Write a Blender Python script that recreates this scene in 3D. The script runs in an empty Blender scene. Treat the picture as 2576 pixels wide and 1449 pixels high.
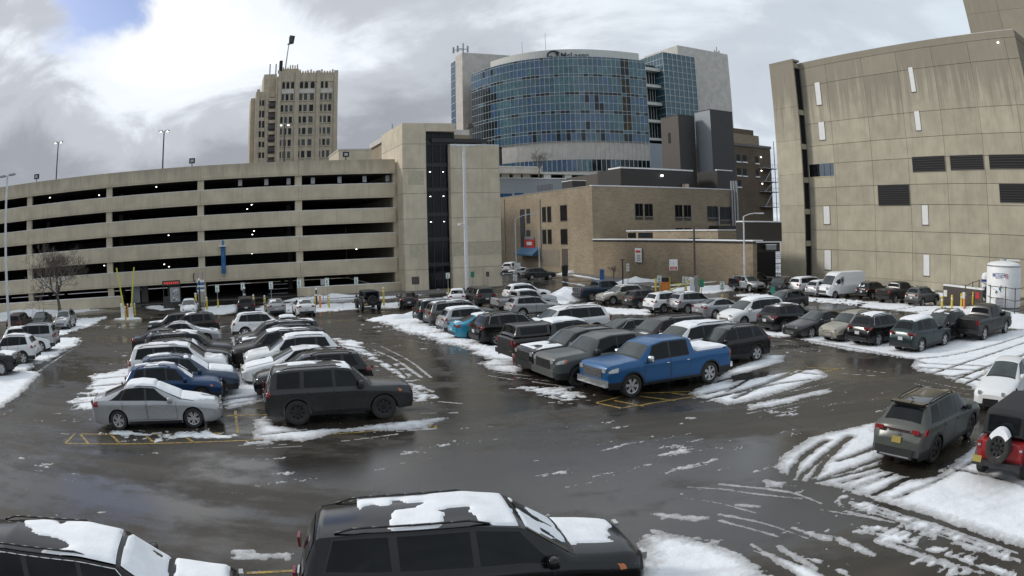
import bpy, bmesh, math, random
import numpy as np
from mathutils import Matrix, Vector
random.seed(7)
C = bpy.context.scene.collection
# ---------------------------------------------------------------- camera
# a wide security-camera lens with barrel distortion: theta(r) = K1 r + K2 r^2 + K3 r^3 + K4 r^4, r = 1 at half the sensor width
CAM_H = 5.8
KP = (0.6841941, 0.03633402, -0.05487205, 0.09866067)
PITCH, ROLL = -0.0739966, 0.02578202
PW, PH = 2576.0, 1449.0            # the pixel grid in which positions were measured
def _rot():
    cp, sp, cr, sr = math.cos(PITCH), math.sin(PITCH), math.cos(ROLL), math.sin(ROLL)
    Rr = Matrix(((cr, 0, sr), (0, 1, 0), (-sr, 0, cr)))
    Rp = Matrix(((1, 0, 0), (0, cp, -sp), (0, sp, cp)))
    return Rp @ Rr
CAM_R = _rot()
def ray(px, py):
    x = (px - PW/2)/(PW/2); y = (PH/2 - py)/(PW/2)
    r = math.hypot(x, y) + 1e-9
    th = KP[0]*r + KP[1]*r*r + KP[2]*r**3 + KP[3]*r**4
    return CAM_R @ Vector((math.sin(th)*x/r, math.cos(th), math.sin(th)*y/r))
cam_d = bpy.data.cameras.new('camera'); cam = bpy.data.objects.new('camera', cam_d)
bpy.context.scene.collection.objects.link(cam); bpy.context.scene.camera = cam
cam_d.type = 'PANO'; cam_d.panorama_type = 'FISHEYE_LENS_POLYNOMIAL'
cam_d.sensor_fit = 'HORIZONTAL'; cam_d.sensor_width = 36; cam_d.sensor_height = 20.25
cam_d.fisheye_fov = math.radians(170)
cam_d.fisheye_polynomial_k0 = 0
for _i in range(4):
    setattr(cam_d, 'fisheye_polynomial_k%d' % (_i + 1), -KP[_i]/18.0**(_i + 1))
cam_d.clip_start, cam_d.clip_end = 0.1, 5000
_m = Matrix((CAM_R.col[0], CAM_R.col[2], -CAM_R.col[1])).transposed().to_4x4()
_m.translation = (0, 0, CAM_H); cam.matrix_world = _m
# ---------------------------------------------------------------- sky, sun, exposure
SUN_AZ, SUN_EL = math.radians(-72), math.radians(29)       # azimuth from +y towards +x
SUN_DIR = Vector((math.sin(SUN_AZ)*math.cos(SUN_EL), math.cos(SUN_AZ)*math.cos(SUN_EL), math.sin(SUN_EL)))
def make_world():
    w = bpy.data.worlds.new('World'); bpy.context.scene.world = w; w.use_nodes = True
    nt = w.node_tree; N = nt.nodes; L = nt.links; N.clear()
    def n(t, **k):
        x = N.new(t)
        for a, b in k.items(): setattr(x, a, b)
        return x
    def mth(op, a, b=None, c=None, clamp=False):
        x = n('ShaderNodeMath', operation=op, use_clamp=clamp)
        for i, v in enumerate((a, b, c)):
            if v is None: continue
            if isinstance(v, (int, float)): x.inputs[i].default_value = v
            else: L.new(v, x.inputs[i])
        return x.outputs[0]
    def ramp(fac, stops):
        r = n('ShaderNodeValToRGB'); r.color_ramp.interpolation = 'EASE'
        el = r.color_ramp.elements
        while len(el) < len(stops): el.new(0.5)
        for e, (p, c) in zip(el, stops): e.position = p; e.color = (*c, 1)
        L.new(fac, r.inputs[0]); return r.outputs[0]
    def mix(f, a, b):
        m = n('ShaderNodeMix', data_type='RGBA')
        for i, v in ((0, f), (6, a), (7, b)):
            if isinstance(v, tuple): m.inputs[i].default_value = (*v, 1)
            elif isinstance(v, (int, float)): m.inputs[i].default_value = v
            else: L.new(v, m.inputs[i])
        return m.outputs[2]
    sky = n('ShaderNodeTexSky', sky_type='NISHITA'); sky.sun_disc = False
    sky.sun_elevation = SUN_EL; sky.sun_rotation = SUN_AZ
    tc = n('ShaderNodeTexCoord'); d = tc.outputs['Generated']
    sep = n('ShaderNodeSeparateXYZ'); L.new(d, sep.inputs[0])
    z = mth('ADD', mth('MAXIMUM', sep.outputs[2], 0.0), 0.30)
    cx, cy = mth('DIVIDE', sep.outputs[0], z), mth('DIVIDE', sep.outputs[1], z)
    com = n('ShaderNodeCombineXYZ'); L.new(cx, com.inputs[0]); L.new(cy, com.inputs[1])
    def noise(scale, detail, rough, off, dist=0.0):
        mp = n('ShaderNodeMapping'); mp.inputs['Location'].default_value = off
        L.new(com.outputs[0], mp.inputs[0])
        t = n('ShaderNodeTexNoise'); t.inputs['Scale'].default_value = scale
        t.inputs['Detail'].default_value = detail; t.inputs['Roughness'].default_value = rough
        t.inputs['Distortion'].default_value = dist
        L.new(mp.outputs[0], t.inputs[0]); return t.outputs['Fac']
    big = noise(0.85, 6, 0.55, SKY_OFF[0], 0.3)
    fine = noise(2.3, 8, 0.6, SKY_OFF[1], 0.5)
    def blob(az, el, p):                            # soft lobe round a direction of the sky
        az, el = math.radians(az), math.radians(el)
        v = n('ShaderNodeVectorMath', operation='DOT_PRODUCT'); L.new(d, v.inputs[0])
        v.inputs[1].default_value = (math.sin(az)*math.cos(el), math.cos(az)*math.cos(el), math.sin(el))
        return mth('POWER', mth('MAXIMUM', v.outputs['Value'], 0.0), p)
    sunny = blob(-50, 34, 4.0); bank = blob(-27, 15.5, 60.0); low = blob(-34, 4.0, 18.0)
    shade = mth('ADD', mth('MULTIPLY', big, 0.55), mth('MULTIPLY', fine, 0.50))
    shade = mth('ADD', shade, mth('MULTIPLY', bank, 0.24)); shade = mth('SUBTRACT', shade, mth('MULTIPLY', low, 0.10))
    shade = mth('ADD', shade, mth('MULTIPLY', sunny, 0.05))
    under = mth('MULTIPLY', mth('DIVIDE', mth('SUBTRACT', 0.25, sep.outputs[2]), 0.16, clamp=True), mth('MULTIPLY', sep.outputs[0], -2.6, clamp=True))   # grey undersides towards the horizon on that side
    shade = mth('SUBTRACT', shade, mth('MULTIPLY', under, 0.25))
    cloud = ramp(shade, [(0.34, (0.29, 0.305, 0.34)), (0.50, (0.45, 0.475, 0.52)), (0.62, (0.74, 0.78, 0.83)), (0.76, (0.84, 0.84, 0.84))])
    veil = mix(mth('ADD', mth('MULTIPLY', sep.outputs[0], 0.9), 0.15, clamp=True), cloud, (0.50, 0.58, 0.65))   # smoother, bluer deck away to the right
    x10 = n('ShaderNodeVectorMath', operation='SCALE'); L.new(veil, x10.inputs[0]); x10.inputs['Scale'].default_value = 10.0
    gapn = mth('ADD', mth('MULTIPLY', noise(1.15, 6, 0.6, SKY_OFF[2], 0.6), 0.75), mth('MULTIPLY', fine, 0.25))
    gap = ramp(mth('ADD', gapn, mth('ADD', mth('MULTIPLY', blob(-36, 22.0, 170.0), 0.27), mth('MULTIPLY', blob(-21, 23.0, 260.0), 0.27))), [(0.63, (0, 0, 0)), (0.74, (1, 1, 1))])
    blue = n('ShaderNodeMix', data_type='RGBA', blend_type='MULTIPLY'); blue.inputs[0].default_value = 1.0
    L.new(sky.outputs[0], blue.inputs[6]); blue.inputs[7].default_value = (0.85, 0.85, 1.0, 1)
    fin = mix(mth('SUBTRACT', 1.0, gap), blue.outputs[2], x10.outputs[0])
    bg = n('ShaderNodeBackground'); bg.inputs['Strength'].default_value = 0.10
    L.new(fin, bg.inputs[0])
    out = n('ShaderNodeOutputWorld'); L.new(bg.outputs[0], out.inputs[0])
SKY_OFF = ((3.1, 1.7, 0.0), (0.4, 5.2, 1.0), (7.3, 2.2, 2.0))
make_world()
sun_d = bpy.data.lights.new('sun', 'SUN'); sun_d.energy = 1.5; sun_d.angle = math.radians(10); sun_d.color = (1.0, 0.95, 0.88)
sun = bpy.data.objects.new('sun', sun_d); C.objects.link(sun)
sun.rotation_euler = SUN_DIR.to_track_quat('Z', 'Y').to_euler()
vs = bpy.context.scene.view_settings
vs.view_transform = 'Standard'; vs.look = 'None'; vs.exposure = 0.33; vs.gamma = 1.0; vs.use_curve_mapping = False
bpy.context.scene.cycles.max_bounces = 6
bpy.context.scene.cycles.use_denoising = True
# ---------------------------------------------------------------- helpers
PHI = math.radians(23.2)                        # the street grid against the camera axis
CP, SPH = math.cos(PHI), math.sin(PHI)
ZG_Y = [24, 30, 36, 42, 48, 54, 60, 66, 72]; ZG_Z = [0, -.06, -.20, -.37, -.54, -.70, -.80, -.84, -.85]
def zg(x, y):                                   # the lot drains away from the camera
    return np.interp(y, ZG_Y, ZG_Z) if isinstance(y, np.ndarray) else float(np.interp(y, ZG_Y, ZG_Z))
def gp(s, t, z=0.0): return Vector((CP*s - SPH*t, SPH*s + CP*t, z))
def to_st(v): return (CP*v.x + SPH*v.y, -SPH*v.x + CP*v.y)
def at_z(px, py, h=0.0):                        # the point a pixel sees, h metres above the lot
    d = ray(px, py); z = h
    for _ in range(6):
        k = (z - CAM_H)/d.z; p = d*k; z = zg(p.x, p.y) + h
    return Vector((p.x, p.y, z))
def on_t(px, py, t):
    d = ray(px, py); s_, t_ = to_st(d); k = t/t_; return s_*k, d.z*k + CAM_H
def on_s(px, py, s):
    d = ray(px, py); s_, t_ = to_st(d); k = s/s_; return t_*k, d.z*k + CAM_H
ORG = {}
def tag(o, label=None, cat=None, group=None, kind=None):
    for k, v in (('label', label), ('category', cat), ('group', group), ('kind', kind)):
        if v: o[k] = v
    return o
def thing(name, label, cat, loc, rz=0.0, group=None):
    o = bpy.data.objects.new(name, None); o.empty_display_size = 0.2; C.objects.link(o)
    o.location = loc; o.rotation_euler.z = rz; ORG[o.name] = Vector((0, 0, 0))
    return tag(o, label, cat, group)
def gthing(name, label, cat, s, t, z, group=None):      # a thing square to the street grid; its meshes are given in grid coordinates
    o = thing(name, label, cat, gp(s, t, z), PHI, group); ORG[o.name] = Vector((s, t, z)); return o
def link(name, mesh, parent=None, mats=None, loc=None):
    o = bpy.data.objects.new(name, mesh); C.objects.link(o)
    if parent is not None: o.parent = parent
    if loc is not None: o.location = loc
    if mats:
        for i, m in enumerate(mats):
            if i < len(o.material_slots):
                o.material_slots[i].link = 'OBJECT'; o.material_slots[i].material = m
    return o
class MB:
    def __init__(self): self.v, self.f, self.m = [], [], []
    def add(self, vs, fs, mi=0):
        b = len(self.v); self.v += [tuple(p) for p in vs]; self.f += [tuple(i + b for i in f) for f in fs]; self.m += [mi]*len(fs); return self
    def box(self, x0, x1, y0, y1, z0, z1, mi=0):
        return self.add([(x0,y0,z0),(x1,y0,z0),(x1,y1,z0),(x0,y1,z0),(x0,y0,z1),(x1,y0,z1),(x1,y1,z1),(x0,y1,z1)],
                        [(0,3,2,1),(4,5,6,7),(0,1,5,4),(1,2,6,5),(2,3,7,6),(3,0,4,7)], mi)
    def prism(self, poly, z0, z1, mi=0):                 # poly counter-clockwise
        n = len(poly)
        return self.add([(x,y,z0) for x,y in poly] + [(x,y,z1) for x,y in poly],
                        [tuple(range(n-1,-1,-1)), tuple(range(n,2*n))] + [(i,(i+1)%n,n+(i+1)%n,n+i) for i in range(n)], mi)
    def tube(self, p, q, r, r2=None, n=8, mi=0, cap=True):
        p, q = Vector(p), Vector(q); r2 = r if r2 is None else r2
        d = (q - p); d.normalize(); a = d.orthogonal().normalized(); b = d.cross(a)
        vs = [p + (a*math.cos(2*math.pi*i/n) + b*math.sin(2*math.pi*i/n))*r for i in range(n)]
        vs += [q + (a*math.cos(2*math.pi*i/n) + b*math.sin(2*math.pi*i/n))*r2 for i in range(n)]
        fs = [(i,(i+1)%n,n+(i+1)%n,n+i) for i in range(n)]
        if cap: fs += [tuple(range(n-1,-1,-1)), tuple(range(n,2*n))]
        return self.add(vs, fs, mi)
    def path(self, pts, r, n=6, mi=0):
        for a, b in zip(pts[:-1], pts[1:]): self.tube(a, b, r, n=n, mi=mi)
        return self
    def lathe(self, prof, c=(0,0,0), n=20, mi=0):         # prof: (radius, z)
        vs, fs = [], []
        for r, z in prof:
            vs += [(c[0] + r*math.cos(2*math.pi*i/n), c[1] + r*math.sin(2*math.pi*i/n), c[2] + z) for i in range(n)]
        for k in range(len(prof) - 1):
            fs += [(k*n+i, k*n+(i+1)%n, (k+1)*n+(i+1)%n, (k+1)*n+i) for i in range(n)]
        return self.add(vs, fs, mi)
    def quad(self, a, b, c, d, mi=0): return self.add([a,b,c,d], [(0,1,2,3)], mi)
    def mesh(self, name, mats, o=(0,0,0), smooth=False, angle=None):
        me = bpy.data.meshes.new(name)
        me.from_pydata([(x-o[0], y-o[1], z-o[2]) for x,y,z in self.v], [], self.f)
        for m in mats: me.materials.append(m)
        if len(mats) > 1: me.polygons.foreach_set('material_index', self.m)
        if smooth: me.polygons.foreach_set('use_smooth', [True]*len(self.f))
        if angle: me.set_sharp_from_angle(angle=math.radians(angle))
        me.update(); return me
    def build(self, name, mats, parent=None, smooth=False, angle=None, loc=None):
        mats = mats if isinstance(mats, (list, tuple)) else [mats]
        o = ORG.get(parent.name, (0,0,0)) if parent is not None else (0,0,0)
        ob = link(name, self.mesh(name, mats, o, smooth, angle), parent)
        if parent is not None: ORG[ob.name] = ORG.get(parent.name, Vector((0,0,0)))
        if loc is not None: ob.location = loc
        return ob
def text_mesh(name, body, size, extrude, mat, align='LEFT'):   # lettering as a plain mesh
    cu = bpy.data.curves.new(name, 'FONT'); cu.body = body; cu.size = size; cu.extrude = extrude; cu.align_x = align; cu.offset = .006*size
    ob = bpy.data.objects.new('tmp', cu); C.objects.link(ob); dg = bpy.context.evaluated_depsgraph_get()
    me = bpy.data.meshes.new_from_object(ob.evaluated_get(dg)); bpy.data.objects.remove(ob); me.name = name
    me.materials.clear(); me.materials.append(mat); return me
UNIT = {}
def unit_box(mat):
    k = mat.name
    if k not in UNIT: UNIT[k] = MB().box(-.5,.5,-.5,.5,-.5,.5).mesh('block', [mat])
    return UNIT[k]
def block(name, mat, parent, x0, x1, y0, y1, z0, z1):     # a box that shares one mesh per material
    o = bpy.data.objects.new(name, unit_box(mat)); C.objects.link(o)
    g = Vector((0,0,0))
    if parent is not None: o.parent = parent; g = ORG[parent.name]
    c = Vector(((x0+x1)/2, (y0+y1)/2, (z0+z1)/2)); o.location = c - g
    o.scale = (abs(x1-x0), abs(y1-y0), abs(z1-z0)); ORG[o.name] = g
    return o
# value noise for geometry
def _hash(ix, iy, s):
    h = (ix*374761393 + iy*668265263 + s*1442695041) & 0x7fffffff
    h = ((h ^ (h >> 13))*1274126177) & 0x7fffffff
    return ((h ^ (h >> 16)) & 0xffff)/65535.0
def vnoise(x, y, s=0):
    ix, iy = np.floor(x).astype(np.int64), np.floor(y).astype(np.int64); fx, fy = x - ix, y - iy
    fx, fy = fx*fx*(3-2*fx), fy*fy*(3-2*fy)
    a, b, c, d = _hash(ix,iy,s), _hash(ix+1,iy,s), _hash(ix,iy+1,s), _hash(ix+1,iy+1,s)
    return (a*(1-fx)+b*fx)*(1-fy) + (c*(1-fx)+d*fx)*fy
def fbm(x, y, s=0, o=4):
    t, a, n = 0, .5, 0
    for i in range(o): t = t + a*vnoise(x, y, s+i*17); n += a; a *= .5; x, y = x*2.03+3.1, y*2.03+1.7
    return t/n
# ---------------------------------------------------------------- materials
MATS = {}
class NT:
    def __init__(self, m): self.nt = m.node_tree; self.N = m.node_tree.nodes; self.L = m.node_tree.links; self.b = self.N['Principled BSDF']
    def n(self, t, **k):
        x = self.N.new(t)
        for a, b in k.items(): setattr(x, a, b)
        return x
    def coord(self, sc=(1,1,1), kind='Object', rot=(0,0,0)):
        tc = self.n('ShaderNodeTexCoord'); mp = self.n('ShaderNodeMapping'); mp.inputs['Scale'].default_value = sc; mp.inputs['Rotation'].default_value = rot
        self.L.new(tc.outputs[kind], mp.inputs[0]); return mp.outputs[0]
    def wcoord(self, sc=(1,1,1), rot=(0,0,0)):
        g = self.n('ShaderNodeNewGeometry'); mp = self.n('ShaderNodeMapping'); mp.inputs['Scale'].default_value = sc; mp.inputs['Rotation'].default_value = rot
        self.L.new(g.outputs['Position'], mp.inputs[0]); return mp.outputs[0]
    def noise(self, vec, scale, detail=4, rough=.55, dist=0.0):
        t = self.n('ShaderNodeTexNoise'); self.L.new(vec, t.inputs[0])
        for k, v in (('Scale',scale),('Detail',detail),('Roughness',rough),('Distortion',dist)): t.inputs[k].default_value = v
        return t.outputs['Fac']
    def ramp(self, fac, stops):
        r = self.n('ShaderNodeValToRGB'); el = r.color_ramp.elements
        while len(el) < len(stops): el.new(.5)
        for e, (p, c) in zip(el, stops):
            e.position = p; e.color = (c,c,c,1) if isinstance(c,(int,float)) else (*c,1)
        self.L.new(fac, r.inputs[0]); return r.outputs[0]
    def mix(self, f, a, b, blend='MIX'):
        m = self.n('ShaderNodeMix', data_type='RGBA', blend_type=blend)
        for i, v in ((0,f),(6,a),(7,b)):
            if isinstance(v, tuple): m.inputs[i].default_value = (*v,1)
            elif isinstance(v,(int,float)): m.inputs[i].default_value = v
            else: self.L.new(v, m.inputs[i])
        return m.outputs[2]
    def math(self, op, a, b=None, clamp=False):
        x = self.n('ShaderNodeMath', operation=op, use_clamp=clamp)
        for i, v in enumerate((a,b)):
            if v is None: continue
            if isinstance(v,(int,float)): x.inputs[i].default_value = v
            else: self.L.new(v, x.inputs[i])
        return x.outputs[0]
    def set(self, k, v):
        if isinstance(v,(int,float)): self.b.inputs[k].default_value = v
        elif isinstance(v, tuple): self.b.inputs[k].default_value = (*v,1)
        else: self.L.new(v, self.b.inputs[k])
    def bump(self, h, strength=.3, dist=.02):
        b = self.n('ShaderNodeBump'); b.inputs['Strength'].default_value = strength; b.inputs['Distance'].default_value = dist
        self.L.new(h, b.inputs['Height']); self.L.new(b.outputs[0], self.b.inputs['Normal'])
    def rnd(self):
        o = self.n('ShaderNodeObjectInfo'); return o.outputs['Random']
def new_mat(name):
    m = bpy.data.materials.new(name); m.use_nodes = True; MATS[name] = m; return m, NT(m)
def plain(name, col, rough=.6, metal=0.0, var=.12, scale=3.0, coat=0.0):
    m, t = new_mat(name)
    nz = t.noise(t.wcoord(), scale, 4)
    t.set('Base Color', t.mix(t.ramp(nz, [(.3,0.),(.7,1.)]), tuple(c*(1-var) for c in col), tuple(min(1,c*(1+var)) for c in col)))
    t.set('Roughness', rough); t.set('Metallic', metal)
    if coat: t.set('Coat Weight', coat); t.set('Coat Roughness', .06)
    return m
def emit(name, col, s):
    m, t = new_mat(name); t.set('Base Color', col); t.set('Emission Color', col); t.set('Emission Strength', s); return m
def concrete(name, col, dark, streak=.5, top=None, panel=.10):
    m, t = new_mat(name)
    w = t.wcoord()
    base = t.mix(t.ramp(t.noise(w, .55, 5), [(.35,0.),(.65,1.)]), tuple(c*.88 for c in col), tuple(c*1.08 for c in col))
    st = t.noise(t.wcoord((1.7,1.7,.12)), 1.3, 5, .6)
    sm = t.ramp(st, [(.50,0.),(.68,1.)])
    base = t.mix(t.math('MULTIPLY', sm, streak), base, dark)
    if top:                                     # rain-dark weathering that runs down from the roof edge
        g = t.n('ShaderNodeNewGeometry'); s = t.n('ShaderNodeSeparateXYZ'); t.L.new(g.outputs['Position'], s.inputs[0])
        h = t.math('SUBTRACT', s.outputs[2], top[0])
        run = t.noise(t.wcoord((1.2,1.2,.06)), 1.1, 5, .62)
        edge = t.math('ADD', t.math('MULTIPLY', h, 1/top[1]), t.math('MULTIPLY', t.math('SUBTRACT', run, .5), top[2]))
        base = t.mix(t.math('MULTIPLY', t.ramp(edge, [(.30,0.),(.75,1.)]), .75), base, dark)
        pale = t.ramp(t.noise(t.wcoord((2.6,2.6,.10)), 1.2, 4, .6), [(.60,0.),(.72,1.)])
        base = t.mix(t.math('MULTIPLY', pale, .22), base, tuple(min(1,c*1.35) for c in col))
    r = t.rnd()
    base = t.mix(t.math('MULTIPLY', t.math('SUBTRACT', r, .5), panel*2), base, (0.0,0.0,0.0)) if panel and False else base
    hv = t.n('ShaderNodeHueSaturation'); t.L.new(base, hv.inputs['Color'])
    t.L.new(t.math('ADD', t.math('MULTIPLY', r, panel*2), 1-panel), hv.inputs['Value'])
    t.set('Base Color', hv.outputs[0]); t.set('Roughness', .85)
    t.bump(t.noise(w, 14, 4), .25, .02)
    return m
def brick(name, a, b, mortar):
    m, t = new_mat(name)
    tc = t.n('ShaderNodeTexCoord'); sp = t.n('ShaderNodeSeparateXYZ'); t.L.new(tc.outputs['Object'], sp.inputs[0])
    cb = t.n('ShaderNodeCombineXYZ'); t.L.new(t.math('ADD', sp.outputs[0], sp.outputs[1]), cb.inputs[0]); t.L.new(sp.outputs[2], cb.inputs[1])
    br = t.n('ShaderNodeTexBrick'); t.L.new(cb.outputs[0], br.inputs['Vector'])
    br.inputs['Color1'].default_value = (*a,1); br.inputs['Color2'].default_value = (*b,1); br.inputs['Mortar'].default_value = (*mortar,1)
    for k, v in (('Scale',1.0),('Mortar Size',.012),('Brick Width',.24),('Row Height',.08),('Bias',-.1)): br.inputs[k].default_value = v
    w = t.wcoord()
    f = t.mix(t.ramp(t.noise(w, .22, 6, .6), [(.35,0.),(.68,1.)]), br.outputs[0], tuple(c*.72 for c in a))
    f = t.mix(t.math('MULTIPLY', t.ramp(t.noise(t.wcoord((.8,.8,3.0)), 1.3, 5, .75), [(.48,0.),(.58,1.)]), .55), f, tuple(c*.62 for c in b))
    t.set('Base Color', f); t.set('Roughness', .9); t.bump(br.outputs['Fac'], .2, .01)
    return m
def paint(name, col, metal=.25, rough=.32, dirt=.35):
    m, t = new_mat(name)
    tc = t.n('ShaderNodeTexCoord'); sp = t.n('ShaderNodeSeparateXYZ'); t.L.new(tc.outputs['Object'], sp.inputs[0])
    nz = t.noise(t.coord((1,1,1)), 3.5, 6, .65)
    low = t.math('ADD', t.math('MULTIPLY', sp.outputs[2], -1.1), t.math('ADD', t.math('MULTIPLY', nz, .7), .45))
    dm = t.math('MULTIPLY', t.ramp(low, [(.15,0.),(.75,1.)]), dirt)
    film = t.math('MULTIPLY', t.ramp(t.noise(t.coord((1,1,1)), 1.6, 5, .6), [(.4,0.),(.75,1.)]), dirt*.25)
    dm = t.math('MAXIMUM', dm, film)
    t.set('Base Color', t.mix(dm, col, (.17,.165,.155)))
    t.set('Metallic', t.math('MULTIPLY', t.math('SUBTRACT', 1.0, dm), metal))
    t.set('Roughness', t.math('ADD', t.math('MULTIPLY', dm, .5), rough))
    t.set('Specular IOR Level', .35); t.set('Coat Weight', t.math('MULTIPLY', t.math('SUBTRACT', 1.0, dm), .30)); t.set('Coat Roughness', .16)
    return m
def glass_dark(name, col, rough=.05, spec=.5):
    m, t = new_mat(name)
    t.set('Base Color', t.mix(t.ramp(t.noise(t.wcoord(), 1.2, 3), [(.35,0.),(.7,1.)]), tuple(c*.7 for c in col), tuple(c*1.3 for c in col)))
    t.set('Roughness', rough); t.set('Specular IOR Level', spec); return m

M = {}
M['conc'] = concrete('garage_concrete', (.56,.49,.365), (.36,.31,.235), .30, (13.2, 3.0, 1.6), .03)
M['conc_t'] = concrete('tower_concrete', (.62,.55,.42), (.42,.375,.29), .35, None, .05)
M['conc_p'] = concrete('precast_concrete', (.435,.40,.305), (.255,.23,.18), .24, (17.5, 9.0, 2.6), .075)
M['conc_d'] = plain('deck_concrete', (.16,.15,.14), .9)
M['conc_h'] = concrete('hospital_concrete', (.60,.57,.52), (.48,.455,.42), .35, None, .03)
M['white_h'] = plain('white_cladding', (.62,.63,.59), .6)
M['stone'] = concrete('limestone', (.50,.435,.33), (.31,.27,.20), .5, None, .02)
M['brickA'] = brick('tan_brick', (.40,.325,.225), (.365,.295,.20), (.38,.32,.245))
M['brickB'] = brick('brown_brick', (.325,.26,.175), (.29,.23,.152), (.31,.26,.19))
M['brickC'] = brick('dark_brick', (.15,.11,.075), (.12,.088,.06), (.15,.12,.09))
M['metal_d'] = plain('charcoal_cladding', (.045,.042,.040), .45, .2, .15)
M['metal_b'] = plain('brown_cladding', (.085,.072,.062), .5, .1, .12)
M['metal_l'] = plain('grey_cladding', (.30,.33,.36), .45, .2, .08)
M['black'] = plain('black_rubber', (.012,.012,.013), .7)
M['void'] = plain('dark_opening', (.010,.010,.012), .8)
M['trim'] = plain('black_trim', (.018,.018,.019), .45)
M['tyre'] = plain('tyre_rubber', (.028,.026,.024), .8, 0, .3, 8)
M['alloy'] = plain('alloy', (.50,.50,.50), .35, .85, .2, 20)
M['alloy_d'] = plain('black_alloy', (.035,.035,.036), .4, .5, .2)
M['chrome'] = plain('chrome', (.75,.75,.75), .12, 1.0, .03)
M['glass'] = glass_dark('tinted_window', (.008,.010,.012), .06, .22)
M['glass_c'] = glass_dark('clear_windscreen', (.050,.060,.060), .10, .32)
M['lamp'] = plain('headlamp_lens', (.42,.43,.42), .12, .3, .25, 30, .6)
M['red'] = plain('red_lens', (.22,.010,.013), .15, 0, .3, 25, .7)
M['amber'] = plain('amber_lens', (.50,.13,.02), .2, 0, .2, 25, .5)
M['plate'] = plain('number_plate', (.55,.56,.58), .5, 0, .25, 60)
M['plate_y'] = plain('gold_number_plate', (.34,.27,.07), .5, 0, .3, 60)
M['steel'] = plain('galvanised_steel', (.36,.37,.38), .45, .6)
M['pole_w'] = plain('white_pole_paint', (.66,.67,.68), .5)
M['pole_d'] = plain('dark_pole_paint', (.05,.05,.055), .5)
M['yellow'] = plain('yellow_paint', (.62,.46,.05), .55, 0, .15)
M['yellow_g'] = plain('yellow_gate_paint', (.66,.62,.08), .5, 0, .10)
M['orange'] = plain('orange_plastic', (.72,.24,.06), .5)
M['white'] = plain('white_paint', (.76,.77,.76), .5, 0, .05)
M['sign_g'] = plain('green_sign_face', (.03,.24,.15), .5)
M['sign_b'] = plain('blue_sign_face', (.03,.14,.36), .5)
M['sign_r'] = plain('red_sign_face', (.50,.03,.035), .5)
M['banner'] = plain('blue_banner_cloth', (.02,.11,.25), .7)
M['awning'] = plain('blue_awning_cloth', (.05,.13,.23), .75)
M['bark'] = plain('bark', (.15,.125,.105), .95, 0, .3, 9)
M['barrel'] = plain('black_plastic', (.02,.02,.022), .5)
M['light'] = emit('lamp_glow', (1,.97,.90), 5.0)
# snow
def _snow(name, lo, hi):
    m, t = new_mat(name); w = t.wcoord()
    t.set('Base Color', t.mix(t.ramp(t.noise(w, 1.3, 5, .6), [(.35,0.),(.62,1.)]), lo, hi))
    t.set('Roughness', .75); t.set('Subsurface Weight', .0)
    t.bump(t.math('ADD', t.noise(w, 3.2, 5, .6), t.math('MULTIPLY', t.noise(w, 22, 3), .3)), .35, .05); return m
M['snow'] = _snow('snow', (.74,.77,.80), (.84,.86,.88))
def _snow_lot():      # clean where deep, grey slush where it thins out
    m, t = new_mat('trodden_snow'); w = t.wcoord(); at = t.n('ShaderNodeAttribute'); at.attribute_name = 'depth'
    dd = t.math('ADD', at.outputs['Fac'], t.math('MULTIPLY', t.math('SUBTRACT', t.noise(w, 4.5, 5, .65), .5), .35))
    c = t.mix(t.ramp(t.noise(w, 1.3, 5, .6), [(.35,0.),(.62,1.)]), (.76,.79,.82), (.86,.88,.90))
    c = t.mix(t.ramp(dd, [(.0,0.),(.48,1.)]), (.27,.265,.26), c)
    c = t.mix(t.math('MULTIPLY', t.ramp(t.noise(t.wcoord((.35,1.2,1), (0,0,math.radians(-23.2))), 1.1, 5, .65), [(.52,0.),(.70,1.)]), .38), c, (.50,.50,.50))
    sp = t.math('MULTIPLY', t.ramp(t.noise(w, 17, 3, .6), [(.60,0.),(.70,1.)]), t.math('SUBTRACT', .8, at.outputs['Fac'], True))
    t.set('Base Color', t.mix(t.math('MULTIPLY', sp, .7), c, (.20,.195,.19))); t.set('Roughness', .7)
    t.bump(t.math('ADD', t.noise(w, 3.2, 5, .6), t.math('MULTIPLY', t.noise(w, 22, 3), .4)), .5, .06); return m
M['snow_lot'] = _snow_lot()
M['snow_car'] = _snow('car_snow', (.76,.78,.81), (.85,.87,.89))
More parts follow.
